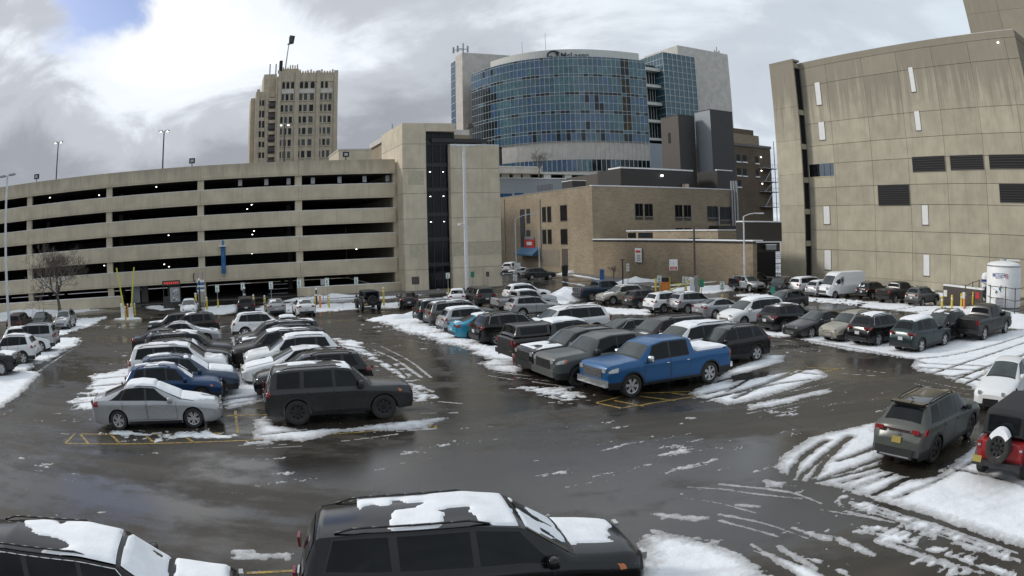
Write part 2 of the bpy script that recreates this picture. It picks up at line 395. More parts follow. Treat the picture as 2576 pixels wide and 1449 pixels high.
# wet asphalt
def _asphalt():
    m, t = new_mat('wet_asphalt'); w = t.wcoord()
    big = t.noise(w, .10, 6, .6, .4); mid = t.noise(w, .9, 6, .65); fine = t.noise(w, 34, 3, .7)
    lane = t.noise(t.wcoord((.16,1.3,1), (0,0,math.radians(-23.2))), .55, 6, .65, .6)      # salt and water dragged along the aisle
    c = t.mix(t.ramp(big, [(.35,0.),(.65,1.)]), (.026,.0215,.015), (.051,.042,.0305))
    c = t.mix(t.math('MULTIPLY', t.ramp(lane, [(.46,0.),(.66,1.)]), .55), c, (.083,.070,.052))
    c = t.mix(t.math('MULTIPLY', t.ramp(mid, [(.55,0.),(.72,1.)]), .35), c, (.022,.020,.018))
    c = t.mix(t.math('MULTIPLY', t.ramp(fine, [(.45,0.),(.8,1.)]), .35), c, (.105,.10,.09))
    vo = t.n('ShaderNodeTexVoronoi', feature='DISTANCE_TO_EDGE'); vo.inputs['Scale'].default_value = .22      # cracks
    wv = t.n('ShaderNodeVectorMath', operation='ADD'); nv = t.n('ShaderNodeTexNoise'); nv.inputs['Scale'].default_value = .9; nv.inputs['Detail'].default_value = 4
    t.L.new(w, nv.inputs[0]); t.L.new(w, wv.inputs[0]); t.L.new(nv.outputs['Color'], wv.inputs[1]); t.L.new(wv.outputs[0], vo.inputs['Vector'])
    crk = t.math('MULTIPLY', t.ramp(vo.outputs['Distance'], [(.0,1.),(.012,0.)]), t.ramp(t.noise(w, .35, 3), [(.48,0.),(.58,1.)]))
    c = t.mix(t.math('MULTIPLY', crk, .8), c, (.008,.008,.008))
    grit = t.noise(w, 9, 4, .75); c = t.mix(t.math('MULTIPLY', t.ramp(grit, [(.58,0.),(.72,1.)]), .30), c, (.13,.12,.105))
    pud = t.ramp(t.math('ADD', t.math('MULTIPLY', t.noise(t.wcoord((.35,1,1), (0,0,math.radians(-23.2))), .20, 5, .6, .5), .75), t.math('MULTIPLY', mid, .25)), [(.44,0.),(.54,1.)])   # 1: standing film of melt water
    t.set('Base Color', t.mix(t.math('MULTIPLY', pud, .55), c, (.020,.0185,.016)))
    t.set('Roughness', t.math('SUBTRACT', .50, t.math('MULTIPLY', pud, .42)))
    t.set('Specular IOR Level', t.math('ADD', .22, t.math('MULTIPLY', pud, .24)))
    t.bump(t.math('ADD', t.math('MULTIPLY', fine, .5), mid), .22, .02); return m
M['asphalt'] = _asphalt()
def _line():
    m, t = new_mat('yellow_line_paint'); nz = t.noise(t.wcoord(), 5, 5, .7)
    t.set('Base Color', t.mix(t.ramp(nz, [(.38,0.),(.60,1.)]), (.12,.085,.03), (.42,.28,.05))); t.set('Roughness', .5); return m
M['line'] = _line()
# ---------------------------------------------------------------- ground, snow, painted lines
def make_ground():
    ys = [-60, -20, 0, 10, 24, 30, 36, 42, 48, 54, 60, 66, 72, 90, 130, 200, 500, 2500]; xs = [-2500, -400, -120, -60, -30, 0, 30, 60, 120, 400, 2500]
    v = [(x, y, zg(x, y)) for y in ys for x in xs]; n = len(xs)
    f = [(j*n+i, j*n+i+1, (j+1)*n+i+1, (j+1)*n+i) for j in range(len(ys)-1) for i in range(n-1)]
    me = bpy.data.meshes.new('asphalt_lot'); me.from_pydata(v, [], f); me.materials.append(M['asphalt'])
    me.polygons.foreach_set('use_smooth', [True]*len(f))
    o = link('asphalt_lot', me); tag(o, 'wet dark asphalt of the car park and street', kind='structure')
make_ground()

SNOW = [   # outlines of the lying snow: (pixels of the photograph, thickness m, raggedness m)
 ([(0,945),(60,932),(95,935),(100,942),(60,985),(3,1028),(-60,1060),(-60,960)], .06, .25),
 ([(-40,905),(60,900),(150,848),(205,850),(195,866),(120,905),(60,932),(0,950),(-40,950)], .05, .5),
 ([(125,838),(200,800),(225,800),(275,795),(262,805),(205,828),(140,848)], .05, .5),
 ([(-40,778),(120,764),(300,752),(310,772),(180,790),(100,802),(-40,812)], .10, .4),
 ([(190,1028),(232,945),(330,925),(350,950),(300,1000),(245,1030)], .035, .55),
 ([(582,850),(620,820),(645,850),(655,940),(740,955),(700,985),(655,1010),(575,1032),(558,1000),(600,955),(590,900)], .06, .35),
 ([(636,1055),(668,1050),(690,1072),(740,1080),(870,1078),(1000,1062),(1115,1052),(1060,1075),(960,1085),(850,1088),(760,1108),(640,1104),(650,1080)], .05, .25),
 ([(610,1112),(680,1108),(690,1116),(620,1120)], .03, .15),
 ([(835,852),(905,858),(930,885),(985,915),(1035,958),(1000,950),(955,925),(925,900),(860,875)], .04, .5),
 ([(1010,962),(1045,975),(1090,1000),(1060,1010),(1030,990)], .03, .45),
 ([(935,800),(990,792),(1040,790),(1060,800),(1100,822),(1180,850),(1240,872),(1300,888),(1290,900),(1200,884),(1100,858),(1000,828)], .12, .45),
 ([(1195,872),(1310,880),(1330,925),(1300,938),(1240,932),(1205,915),(1240,905),(1190,890)], .06, .4),
 ([(1330,975),(1400,975),(1470,985),(1480,1000),(1420,1005),(1350,990)], .025, .5),
 ([(1735,990),(1790,955),(1850,925),(1930,893),(1975,893),(1972,912),(1900,932),(1845,945),(1842,962),(1985,935),(2060,928),(2085,945),(1990,978),(1890,1008),(1830,1018),(1760,1000)], .05, .14),
 ([(1880,1020),(1980,1000),(2085,980),(2092,986),(1985,1012),(1890,1028)], .03, .25),
 ([(1935,842),(2000,852),(2060,868),(2130,880),(2200,890),(2300,905),(2440,925),(2620,960),(2620,820),(2560,830),(2440,842),(2330,850),(2210,846),(2060,838),(1960,832)], .05, .3),
 ([(2290,900),(2420,880),(2620,830),(2620,1010),(2470,985),(2390,955),(2310,930)], .045, .3),
 ([(1945,1170),(1975,1140),(2040,1100),(2100,1085),(2205,1062),(2240,1120),(2210,1180),(2300,1205),(2360,1200),(2470,1090),(2640,1060),(2640,1400),(2450,1340),(2330,1300),(2200,1258),(2130,1230),(2040,1215),(1990,1205)], .05, .11),
 ([(1920,1200),(1975,1212),(1968,1225),(1925,1225)], .03, .08),
 ([(1612,1345),(1700,1345),(1835,1372),(1900,1410),(1960,1470),(1990,1520),(1600,1520)], .05, .18),
 ([(2120,1262),(2250,1290),(2420,1345),(2620,1425),(2620,1440),(2440,1375),(2270,1315)], .02, .45),
 ([(1840,1370),(2000,1400),(2150,1440),(2300,1520),(2040,1520),(1930,1440)], .02, .5),
 ([(2180,1330),(2300,1360),(2480,1410),(2620,1460),(2620,1500),(2420,1440),(2250,1375)], .02, .5),
 ([(1650,1290),(1780,1300),(1780,1308),(1660,1305)], .02, .2),
 ([(1640,1335),(1800,1355),(1900,1375),(1830,1372),(1650,1345)], .03, .15),
 ([(370,768),(440,768),(440,778),(400,782),(365,775)], .05, .4),
 ([(510,772),(598,765),(600,786),(560,792),(505,792)], .05, .4),
 ([(640,778),(670,765),(745,762),(800,765),(870,762),(1000,760),(1120,745),(1180,735),(1180,752),(1100,765),(1060,775),(960,776),(870,780),(800,786),(650,790)], .05, .5),
 ([(760,742),(900,738),(1130,722),(1130,735),(980,752),(880,754),(760,760)], .12, .4),
 ([(1360,752),(1400,735),(1440,730),(1440,765),(1500,760),(1500,772),(1380,775)], .06, .5),
 ([(1425,686),(1480,690),(1560,700),(1640,716),(1632,722),(1540,712),(1440,694)], .08, .3),
 ([(1400,705),(1470,716),(1480,722),(1420,712)], .03, .4),
 ([(1680,726),(1760,718),(1850,712),(1860,728),(1800,738),(1690,742)], .10, .3),
 ([(1400,772),(1520,772),(1640,780),(1640,792),(1480,790)], .05, .5),
 ([(1830,828),(1930,828),(1990,845),(1960,850),(1880,838)], .04, .4),
 ([(1850,738),(2080,748),(2180,758),(2300,765),(2300,772),(2170,768),(2060,760),(1860,745)], .025, .9),
 ([(2180,760),(2260,762),(2330,770),(2400,770),(2500,772),(2620,800),(2620,835),(2420,815),(2300,812),(2260,800),(2310,788),(2240,780),(2160,772)], .05, .4),
 ([(2225,726),(2300,732),(2420,742),(2420,752),(2290,742),(2220,735)], .12, .3),
 ([(590,1385),(700,1390),(730,1400),(720,1412),(600,1405)], .03, .25),
 ([(270,1082),(560,1090),(560,1100),(300,1100)], .015, .7),
]
TRACKS = [  # wheel tracks pressed through the snow: (pixels, half width m)
 ([(2200,1245),(2330,1180),(2380,1170),(2470,1105)], 0.12), ([(1990,1215),(1995,1180),(2030,1140),(2080,1110)], 0.11),
 ([(1930,1200),(2060,1222),(2200,1262),(2350,1310),(2600,1400)], 0.16), ([(2040,1215),(2080,1150),(2140,1100)], 0.12),
 ([(2050,1212),(2150,1190),(2240,1165)], 0.10), ([(2110,1160),(2170,1140),(2215,1120)], 0.08), ([(2150,1230),(2240,1195),(2330,1150)], 0.07),
 ([(1740,975),(1850,950),(1985,905),(2100,890)], 0.11), ([(1780,1005),(1900,975),(2040,925)], 0.10), ([(1850,1002),(1960,950),(2060,905)], 0.09),
 ([(1960,935),(2040,940),(2120,950)], 0.07), ([(1830,985),(1890,950),(1960,925)], 0.09),
 ([(2390,985),(2480,940),(2620,870)], 0.08), ([(2330,945),(2450,905),(2620,848)], 0.07), ([(2300,925),(2420,930),(2560,940)], 0.09), ([(2320,940),(2420,950),(2500,962)], 0.08),
 ([(2380,965),(2500,915),(2620,880)], 0.08), ([(2290,905),(2420,893),(2600,838)], 0.06), ([(2310,915),(2400,918),(2560,925)], 0.06), ([(2350,955),(2440,940),(2560,905)], 0.06),
 ([(1950,845),(2080,865),(2260,897),(2330,915)], 0.06), ([(1970,868),(2100,885),(2250,908)], 0.12),
 ([(195,1000),(345,985)], 0.09), ([(205,975),(345,962)], 0.10), ([(225,955),(345,945)], 0.07), ([(190,1015),(300,1005)], 0.06),
 ([(575,1005),(660,995)], 0.09), ([(570,1020),(690,1000)], 0.06), ([(850,868),(940,880)], 0.10), ([(930,905),(975,935),(1000,950)], 0.12), ([(945,895),(1000,925),(1025,950)], 0.10),
 ([(1000,845),(1130,838)], 0.10), ([(1060,858),(1190,850)], 0.12), ([(1130,866),(1230,866)], 0.09), ([(1000,820),(1080,818)], 0.07),
 ([(1205,905),(1320,905)], 0.09), ([(1215,922),(1320,918)], 0.07), ([(655,1095),(800,1080)], 0.06),
 ([(1830,1365),(1960,1430),(2040,1520)], 0.19), ([(1900,1370),(2050,1420),(2200,1500)], 0.16), ([(2000,1380),(2150,1430),(2330,1520)], 0.14), ([(2240,1370),(2400,1410),(2600,1490)], 0.15),
 ([(2150,1290),(2300,1340),(2560,1440)], .06), ([(2010,1205),(2060,1160),(2130,1105)], .09), ([(2070,1205),(2160,1175),(2230,1150)], .08), ([(2120,1215),(2200,1190),(2280,1170)], .06), ([(2250,1255),(2350,1215),(2470,1150)], .04), ([(2400,1180),(2500,1200),(2600,1230)], .03), ([(1900,940),(1990,915)], .07), ([(1850,990),(1930,970),(2040,955)], .08), ([(1775,992),(1850,975)], .08),
 ([(2180,790),(2300,772)], 0.09), ([(2200,798),(2340,780)], 0.09), ([(2260,805),(2380,785)], 0.09),
]
STREAKS = [  # thin lines of snow and slush swept along by tyres: (pixels, half width m)
 ([(1811,1218),(1986,1234),(2066,1266)], .05), ([(1811,1230),(1930,1246),(2018,1254)], .04), ([(1858,1270),(1906,1274)], .08), ([(1811,1294),(1922,1314),(2030,1354)], .05), ([(1811,1310),(1890,1330),(1958,1350)], .05),
 ([(1994,1328),(2082,1356)], .12), ([(2113,1356),(2197,1397)], .13), ([(2066,1282),(2193,1302)], .05), ([(2129,1286),(2249,1314)], .06), ([(2141,1264),(2249,1298),(2468,1370)], .10), ([(2150,1275),(2260,1310),(2480,1385)], .05), ([(2200,1275),(2330,1312),(2560,1392)], .07), ([(2209,1362),(2328,1401),(2468,1441)], .12),
 ([(2269,1386),(2408,1430)], .08), ([(2408,1366),(2576,1413)], .14), ([(1891,1370),(1990,1430)], .09), ([(1958,1374),(2050,1430)], .08), ([(1700,1250),(1800,1262),(1900,1290)], .03), ([(1730,1225),(1850,1232)], .03),
 ([(1850,1005),(2002,967)], .06), ([(1883,1022),(2093,976)], .08), ([(1744,1002),(1857,976)], .05), ([(1905,892),(1990,896)], .05), ([(1944,870),(2032,888)], .05), ([(1970,863),(2067,882)], .05), ([(1880,1040),(2060,1003)], .03),
 ([(1760,1012),(1880,995)], .04), ([(1990,985),(2100,960)], .04), ([(2120,940),(2200,945)], .05), ([(2160,930),(2230,938)], .05), ([(2085,918),(2140,915)], .04),
 ([(1030,965),(1090,985)], .10), ([(1010,985),(1090,1000)], .08), ([(940,880),(1000,905),(1060,950)], .09), ([(960,872),(1030,905),(1085,950)], .07), ([(1100,1010),(1160,1015)], .06), ([(1060,1040),(1150,1038)], .06),
 ([(1340,960),(1440,975)], .08), ([(1370,985),(1470,995)], .08), ([(1400,1003),(1500,1008)], .05), ([(1300,950),(1380,958)], .06), ([(1240,935),(1330,945)], .08), ([(1380,1012),(1440,1016)], .05),
 ([(600,1120),(720,1118)], .04), ([(640,1128),(760,1122)], .03), ([(860,1110),(1000,1092)], .04), ([(1000,1085),(1100,1078)], .05), ([(230,985),(340,975)], .05), ([(210,1000),(330,992)], .05), ([(250,945),(345,935)], .05), ([(255,960),(350,950)], .05),
 ([(600,1392),(720,1396)], .10),
 ([(990,840),(1060,850),(1180,872)], .06), ([(1000,850),(1120,872),(1200,892)], .05), ([(950,812),(1010,822)], .08), ([(1230,945),(1290,955)], .06), ([(200,870),(140,905),(60,960)], .05), ([(180,880),(100,935)], .04),
 ([(2300,965),(2380,985),(2440,992)], .05), ([(2290,950),(2400,975),(2450,980)], .05), ([(2320,990),(2450,1005)], .05), ([(1860,735),(1960,742),(2060,750)], .10), ([(1880,742),(2000,750)], .08), ([(2170,782),(2290,766)], .10), ([(2200,790),(2340,772)], .10)]
def _smooth(pts, it=2):
    for _ in range(it):
        q = [pts[0]]
        for a, b in zip(pts[:-1], pts[1:]): q += [a*.75 + b*.25, a*.25 + b*.75]
        pts = q + [pts[-1]]
    return pts
def make_snow():
    az = np.arange(math.radians(-49), math.radians(49), .0012)
    dep = np.concatenate([np.arange(.048, .45, .0011), np.arange(.45, .95, .0015)])[::-1]
    A, D = np.meshgrid(az, dep); R = CAM_H/np.tan(D)
    X, Y = R*np.sin(A), R*np.cos(A)
    F = np.full(X.shape, -9.0); H = np.zeros(X.shape)
    n1 = fbm(X*1.1, Y*1.1, 3, 5) - .5; n2 = fbm(X*4.5, Y*4.5, 11, 4) - .5
    rx, ry = CP*X + SPH*Y, -SPH*X + CP*Y                       # streaks run with the aisles
    n3 = fbm(rx*.7, ry*5.0, 23, 4) - .5; n5 = fbm(X*13, Y*13, 61, 3) - .5
    for poly, th, rag in SNOW:
        P = np.array([at_z(*p)[:2] for p in poly]); m = 1.5
        box = (X > P[:,0].min()-m) & (X < P[:,0].max()+m) & (Y > P[:,1].min()-m) & (Y < P[:,1].max()+m)
        if not box.any(): continue
        x, y = X[box], Y[box]; d = np.full(x.shape, 1e9); ins = np.zeros(x.shape, bool)
        for (x0,y0),(x1,y1) in zip(P, np.roll(P, -1, 0)):
            ex, ey = x1-x0, y1-y0; k = np.clip(((x-x0)*ex+(y-y0)*ey)/(ex*ex+ey*ey+1e-9), 0, 1)
            d = np.minimum(d, np.hypot(x-x0-k*ex, y-y0-k*ey))
            c = ((y0 > y) != (y1 > y)) & (x < (x1-x0)*(y-y0)/(y1-y0+1e-12)+x0); ins ^= c
        sd = np.where(ins, d, -d)
        w = 1.0 if rag < .45 else 1.6
        f = np.clip(sd, -1.2, .7) + rag*(1.3*n1[box] + 1.4*n2[box] + 1.2*n3[box])*w + .22*n5[box]
        better = f > F[box]
        Fb, Hb = F[box], H[box]; Fb[better] = f[better]; Hb[better] = th; F[box] = Fb; H[box] = Hb
    F[(ry > 86.5) & (rx < 36)] = -9; F[(rx > 54.6) & (ry > 60.5)] = -9
    for pts, hw in TRACKS:
        P = [Vector(at_z(*p)[:2]) for p in pts]; P = np.array([tuple(q) for q in _smooth(P)])
        m = hw + .6
        box = (X > P[:,0].min()-m) & (X < P[:,0].max()+m) & (Y > P[:,1].min()-m) & (Y < P[:,1].max()+m)
        if not box.any(): continue
        x, y = X[box], Y[box]; d = np.full(x.shape, 1e9)
        for (x0,y0),(x1,y1) in zip(P[:-1], P[1:]):
            ex, ey = x1-x0, y1-y0; k = np.clip(((x-x0)*ex+(y-y0)*ey)/(ex*ex+ey*ey+1e-9), 0, 1)
            d = np.minimum(d, np.hypot(x-x0-k*ex, y-y0-k*ey))
        F[box] = np.minimum(F[box], (d - hw)*2.6 + .40*n2[box] + .15*n3[box] + .10*n5[box] + .05)
    for pts, hw in STREAKS:
        P = [Vector(at_z(*p)[:2]) for p in pts]; P = np.array([tuple(q) for q in _smooth(P)]); m = hw + .4
        box = (X > P[:,0].min()-m) & (X < P[:,0].max()+m) & (Y > P[:,1].min()-m) & (Y < P[:,1].max()+m)
        if not box.any(): continue
        x, y = X[box], Y[box]; d = np.full(x.shape, 1e9)
        for (x0,y0),(x1,y1) in zip(P[:-1], P[1:]):
            ex, ey = x1-x0, y1-y0; k = np.clip(((x-x0)*ex+(y-y0)*ey)/(ex*ex+ey*ey+1e-9), 0, 1)
            d = np.minimum(d, np.hypot(x-x0-k*ex, y-y0-k*ey))
        f = (hw - d)*1.6 + hw*(2.6*n1[box] + 2.2*n2[box] + 1.6*n5[box]) - .01
        hi = f > F[box]; Fb, Hb = F[box], H[box]; Fb[hi] = f[hi]; Hb[hi] = np.maximum(Hb[hi]*0, .02); F[box] = Fb; H[box] = Hb
    # thin slush scraps off the main patches
    n4 = fbm(X*11, Y*11, 91, 3) - .5; scr = fbm(rx*.8, ry*2.8, 41, 5) - .5 + .40*(fbm(X*.11, Y*.11, 77, 3) - .5) + .30*n4 - .30
    scr[(ry > 86.5) | (rx > 54.6)] = -1
    near = (Y > 6)
    F = np.maximum(F, np.where(near, scr*2.2, -1)); H = np.where(H == 0, .02, H)
    Z = zg(X, Y) + np.where(F > 0, np.minimum(np.sqrt(np.maximum(F, 0)*.9), 1.0)*H*(1 + .5*n1 + .35*n2) + .004, F*.12 - .004)
    Z = np.maximum(Z, zg(X, Y) - .05)
    keep = F > 0
    q = keep[:-1,:-1] | keep[1:,:-1] | keep[:-1,1:] | keep[1:,1:]
    idx = np.arange(X.size).reshape(X.shape)
    quads = np.stack([idx[:-1,:-1][q], idx[:-1,1:][q], idx[1:,1:][q], idx[1:,:-1][q]], 1)
    used = np.zeros(X.size, bool); used[quads.ravel()] = True
    re = np.cumsum(used) - 1; quads = re[quads]
    V = np.stack([X.ravel()[used], Y.ravel()[used], Z.ravel()[used]], 1)
    me = bpy.data.meshes.new('lying_snow'); me.vertices.add(len(V)); me.vertices.foreach_set('co', V.ravel())
    me.loops.add(quads.size); me.loops.foreach_set('vertex_index', quads.ravel().astype(np.int32))
    me.polygons.add(len(quads)); me.polygons.foreach_set('loop_start', np.arange(0, quads.size, 4, dtype=np.int32))
    me.update(calc_edges=True); me.validate()
    at = me.attributes.new('depth', 'FLOAT', 'POINT'); at.data.foreach_set('value', np.clip(F.ravel()[used], -.2, 1).astype(np.float32))
    me.polygons.foreach_set('use_smooth', [True]*len(me.polygons)); me.materials.append(M['snow_lot'])
    tag(link('lying_snow', me), 'patches of trodden snow lying on the wet asphalt', kind='stuff')
    print('snow quads', len(quads))
make_snow()

def line(pts, w=.10, lift=.006, label=None):
    P = [at_z(*p) for p in pts]; mb = MB()
    for a, b in zip(P[:-1], P[1:]):
        d = (b - a); d.z = 0; d.normalize(); nrm = Vector((-d.y, d.x, 0))*w/2; n = max(1, int((b-a).length/2))
        q = []
        for k in range(n + 1):
            c = a.lerp(b, k/n); c.z = zg(c.x, c.y) + lift; q += [c - nrm, c + nrm]
        mb.add(q, [(2*k, 2*k+2, 2*k+3, 2*k+1) for k in range(n)])
    tag(mb.build('parking_line', M['line']), label, kind='structure')
for pts in [[(1500,1013),(1595,990),(1738,985)],[(1502,1014),(1562,1027)],[(1562,1027),(1680,1008),(1830,985)],[(1545,1008),(1620,1022)],[(1610,997),(1700,1008)],[(1690,990),(1770,996)],
            [(188,1092),(165,1115)],[(202,1092),(222,1116)],[(280,1094),(300,1114)],[(365,1094),(385,1112)],[(453,1092),(488,1113)],[(545,1090),(578,1104)],
            [(165,1116),(490,1113),(620,1108),(840,1092),(1098,1072)],[(205,1092),(560,1089)],[(592,1034),(598,1090)],[(570,1046),(700,1043)],
            [(1060,1060),(1098,1076)],[(800,1092),(840,1086)],[(620,1442),(740,1436)],[(0,1449),(40,1446)],
            [(2030,925),(2110,928),(2060,938),(2000,930)],[(820,808),(1010,800)],[(365,930),(352,900)]]:
    line(pts)
# ---------------------------------------------------------------- buildings
def zpx(px, py, t): return on_t(px, py, t)[1]
# ---- parking garage: five levels of concrete spandrels
def make_garage():
    T = 88.0; ZT = [15.34, 12.37, 9.34, 6.31, 3.24]; HSP = [1.75, 1.75, 1.76, 1.77, 1.75]
    g = gthing('parking_garage', 'long five level concrete car park with dark open decks', 'parking garage', -5, T, -.7)
    cols = [on_t(x, 560, T)[0] for x in (73, 274, 505, 752)] + [22.5]
    pitch = cols[3] - cols[2]; cols = [cols[0] - 2*pitch, cols[0] - pitch] + cols
    for i, s in enumerate(cols):
        w = .42 if i < len(cols) - 1 else .25
        block('column', M['conc'], g, s - w, s + w, T + .06, T + .8, -.9, 15.0)
    for k, (zt, h) in enumerate(zip(ZT, HSP)):
        for a, b in zip(cols[:-1], cols[1:]):
            p = block('spandrel_panel', M['conc'], g, a + .012, b - .012, T - .2, T + .05, zt - h, zt)
            c = block('panel_ledge', M['conc'], g, a + .012, b - .012, T - .235, T - .2, zt - h + .22, zt - h + .30)
            if k: block('snow_ledge', M['snow_car'], g, a + .02, b - .02, T - .2, T + .04, zt + .001, zt + .05)
    for k, zt in enumerate(ZT):
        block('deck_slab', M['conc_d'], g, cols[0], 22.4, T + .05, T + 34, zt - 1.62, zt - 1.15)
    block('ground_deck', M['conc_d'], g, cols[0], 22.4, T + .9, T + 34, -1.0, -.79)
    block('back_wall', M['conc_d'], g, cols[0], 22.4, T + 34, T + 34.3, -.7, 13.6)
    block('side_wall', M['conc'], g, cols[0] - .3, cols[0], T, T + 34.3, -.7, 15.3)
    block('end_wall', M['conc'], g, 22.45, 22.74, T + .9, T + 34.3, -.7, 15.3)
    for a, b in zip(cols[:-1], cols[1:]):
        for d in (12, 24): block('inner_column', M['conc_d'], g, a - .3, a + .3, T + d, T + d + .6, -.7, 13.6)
    # low walls at street level
    s1, s2 = on_t(311, 770, T-1)[0], on_t(748, 745, T-.6)[0]
    block('low_wall', M['conc'], g, cols[0], s1, T - 1.3, T - 1.0, -.8, zpx(200, 752, T-1.3))
    block('low_wall_snow', M['snow_car'], g, cols[0], s1, T - 1.3, T - 1.0, zpx(200, 752, T-1.3) + .001, zpx(200, 752, T-1.3) + .06)
    block('low_wall', M['conc'], g, s2, 22.7, T - .8, T - .5, -.8, .22)
    block('low_wall_snow', M['snow_car'], g, s2, 22.7, T - .8, T - .5, .221, .29)
    # things inside the street level entrance
    for x0, x1, y0, y1, m, nm in ((422,455,706,778,'metal_b','entry_booth'),(330,352,712,772,'steel','entry_door'),(356,372,705,762,'conc_d','entry_pier')):
        a, b = on_t(x0, 740, T+3)[0], on_t(x1, 740, T+3)[0]
        block(nm, M[m], g, a, b, T + 3, T + 4, -.7, zpx(x0, y0, T+3))
    a, b = on_t(675,720,T+.3)[0], on_t(700,720,T+.3)[0]
    for k in range(3):
        block('door_rail', M['steel'], g, a, b + 1.2, T + .5, T + .56, .2 + k*.55 - .6, .24 + k*.55 - .6)
    # ceiling lamps seen glowing in the dark decks, and the row placards on the top deck
    for x, y in ((125,497),(249,491),(127,593),(249,584),(262,595),(57,607),(248,660),(262,668),(55,720),(424,592),(413,665),(425,671),(370,700),(393,470),(634,486),(633,515),
                 (622,526),(639,581),(635,590),(634,638),(789,478),(789,539),(766,548),(912,476),(880,545),(917,532),(789,600),(766,605),(897,601),(920,598),(897,627),(640,478)):
        t = T + 1.6; s, z = on_t(x, y, t)
        block('ceiling_lamp', M['light'], g, s - .07, s + .07, t, t + .2, z - .035, z + .035)
    for x in (604,670,726,787,854,917,975):
        s, z = on_t(x, 460 - (x-600)*.03, T + 1.0)
        block('row_placard', M['steel'], g, s - .25, s + .25, T + 1.0, T + 1.05, z - .38, z + .38)
make_garage()
# ---- stair tower at the end of the garage
def make_stair_tower():
    T = 85.1; TG = 88.0; s0 = 22.76
    sL = on_t(1075, 560, T)[0]; sR = on_t(1136, 560, T)[0]; s1 = on_t(1260, 560, T)[0]
    g = gthing('stair_tower', 'pale concrete stair tower with a dark glass slot, at the end of the car park', 'stair tower', 29, T, -.7)
    zl = zpx(1025, 309, T); zr = zpx(1200, 365, T)
    jz = [13.9, 10.87, 7.83, 4.8, 1.75]
    block('core_wall', M['conc_d'], g, s0 + .1, sL - .1, T + .1, TG + 8, -.8, zl - .05)
    block('core_wall', M['conc_d'], g, sR + .1, s1 - .1, T + .1, TG + 8, -.8, zr - .05)
    zs = [-.8] + jz[::-1]
    for a, b, zt, n in ((s0, sL, zl, 0), (sR, s1, zr, 1)):
        ed = zs + [zt] if zt < 17 else zs + [16.9, zt]
        for z0, z1 in zip(ed[:-1], ed[1:]):
            lo = z1 < 2
            cut = [a, b] if not lo else ([a, (a+b)/2, b] if n == 0 else [a, a + (b-a)*.3, a + (b-a)*.62, b])
            for x0, x1 in zip(cut[:-1], cut[1:]):
                block('wall_panel', M['conc_t'], g, x0 + .015, x1 - .015, T, T + .12, z0 + .02, z1 - .02)
        for z0, z1 in zip(ed[:-1], ed[1:]):
            block('side_panel', M['conc_t'], g, a - .02, a + .1, T + .13, TG + (8 if n == 0 else 5), z0 + .02, z1 - .02)
    block('patch_panel', plain('buff_concrete', (.50,.45,.34), .9), g, s0 + .6, s0 + 2.6, T - .012, T, 11.9, 13.6)
    block('patch_panel', MATS['buff_concrete'], g, sR + .05, s1 - .05, T - .012, T, 3.2, 4.75)
    block('patch_panel', MATS['buff_concrete'], g, s0 + .6, sL - .4, T - .012, T, 3.2, 4.75)
    # dark glass slot with floors and mullions
    zt = zpx(1110, 332, T + .6)
    block('slot_glass', M['glass'], g, sL - .1, sR + .1, T + .9, T + 1.2, -.7, zt)
    block('slot_head', M['conc_t'], g, sL - .1, on_t(1146, 320, T)[0], T, T + 1.2, zt, zl)
    for z in [zt - 1.35] + [j + .5 for j in jz]:
        block('slot_floor', M['trim'], g, sL - .05, sR + .05, T + .82, T + .9, z - .22, z + .22)
    for k in range(1, 3): block('slot_mullion', M['trim'], g, sL + (sR-sL)*k/3 - .05, sL + (sR-sL)*k/3 + .05, T + .8, T + .9, -.7, zt)
    block('roof_slab', M['trim'], g, sR - 2.2, s1 - 1.4, T + .5, T + 5, zr + .35, zr + .85)
    block('roof_snow', M['snow_car'], g, sR, s1, T, T + 6, zr + .001, zr + .10)
    block('upper_glass', M['glass'], g, sL, sR + 1.0, T + 1.3, T + 6, zr - 1, zt + .4)
    for z in (13.5, 10.5, 7.4):
        for k in (.2, .75): block('stair_lamp', M['light'], g, sL + (sR-sL)*k, sL + (sR-sL)*k + .16, T + .78, T + .81, z, z + .06)
    v = block('roof_vent', M['metal_b'], g, s0 + 9.5, s0 + 10.3, T + 3, T + 3.8, zl, zl + .5)
make_stair_tower()
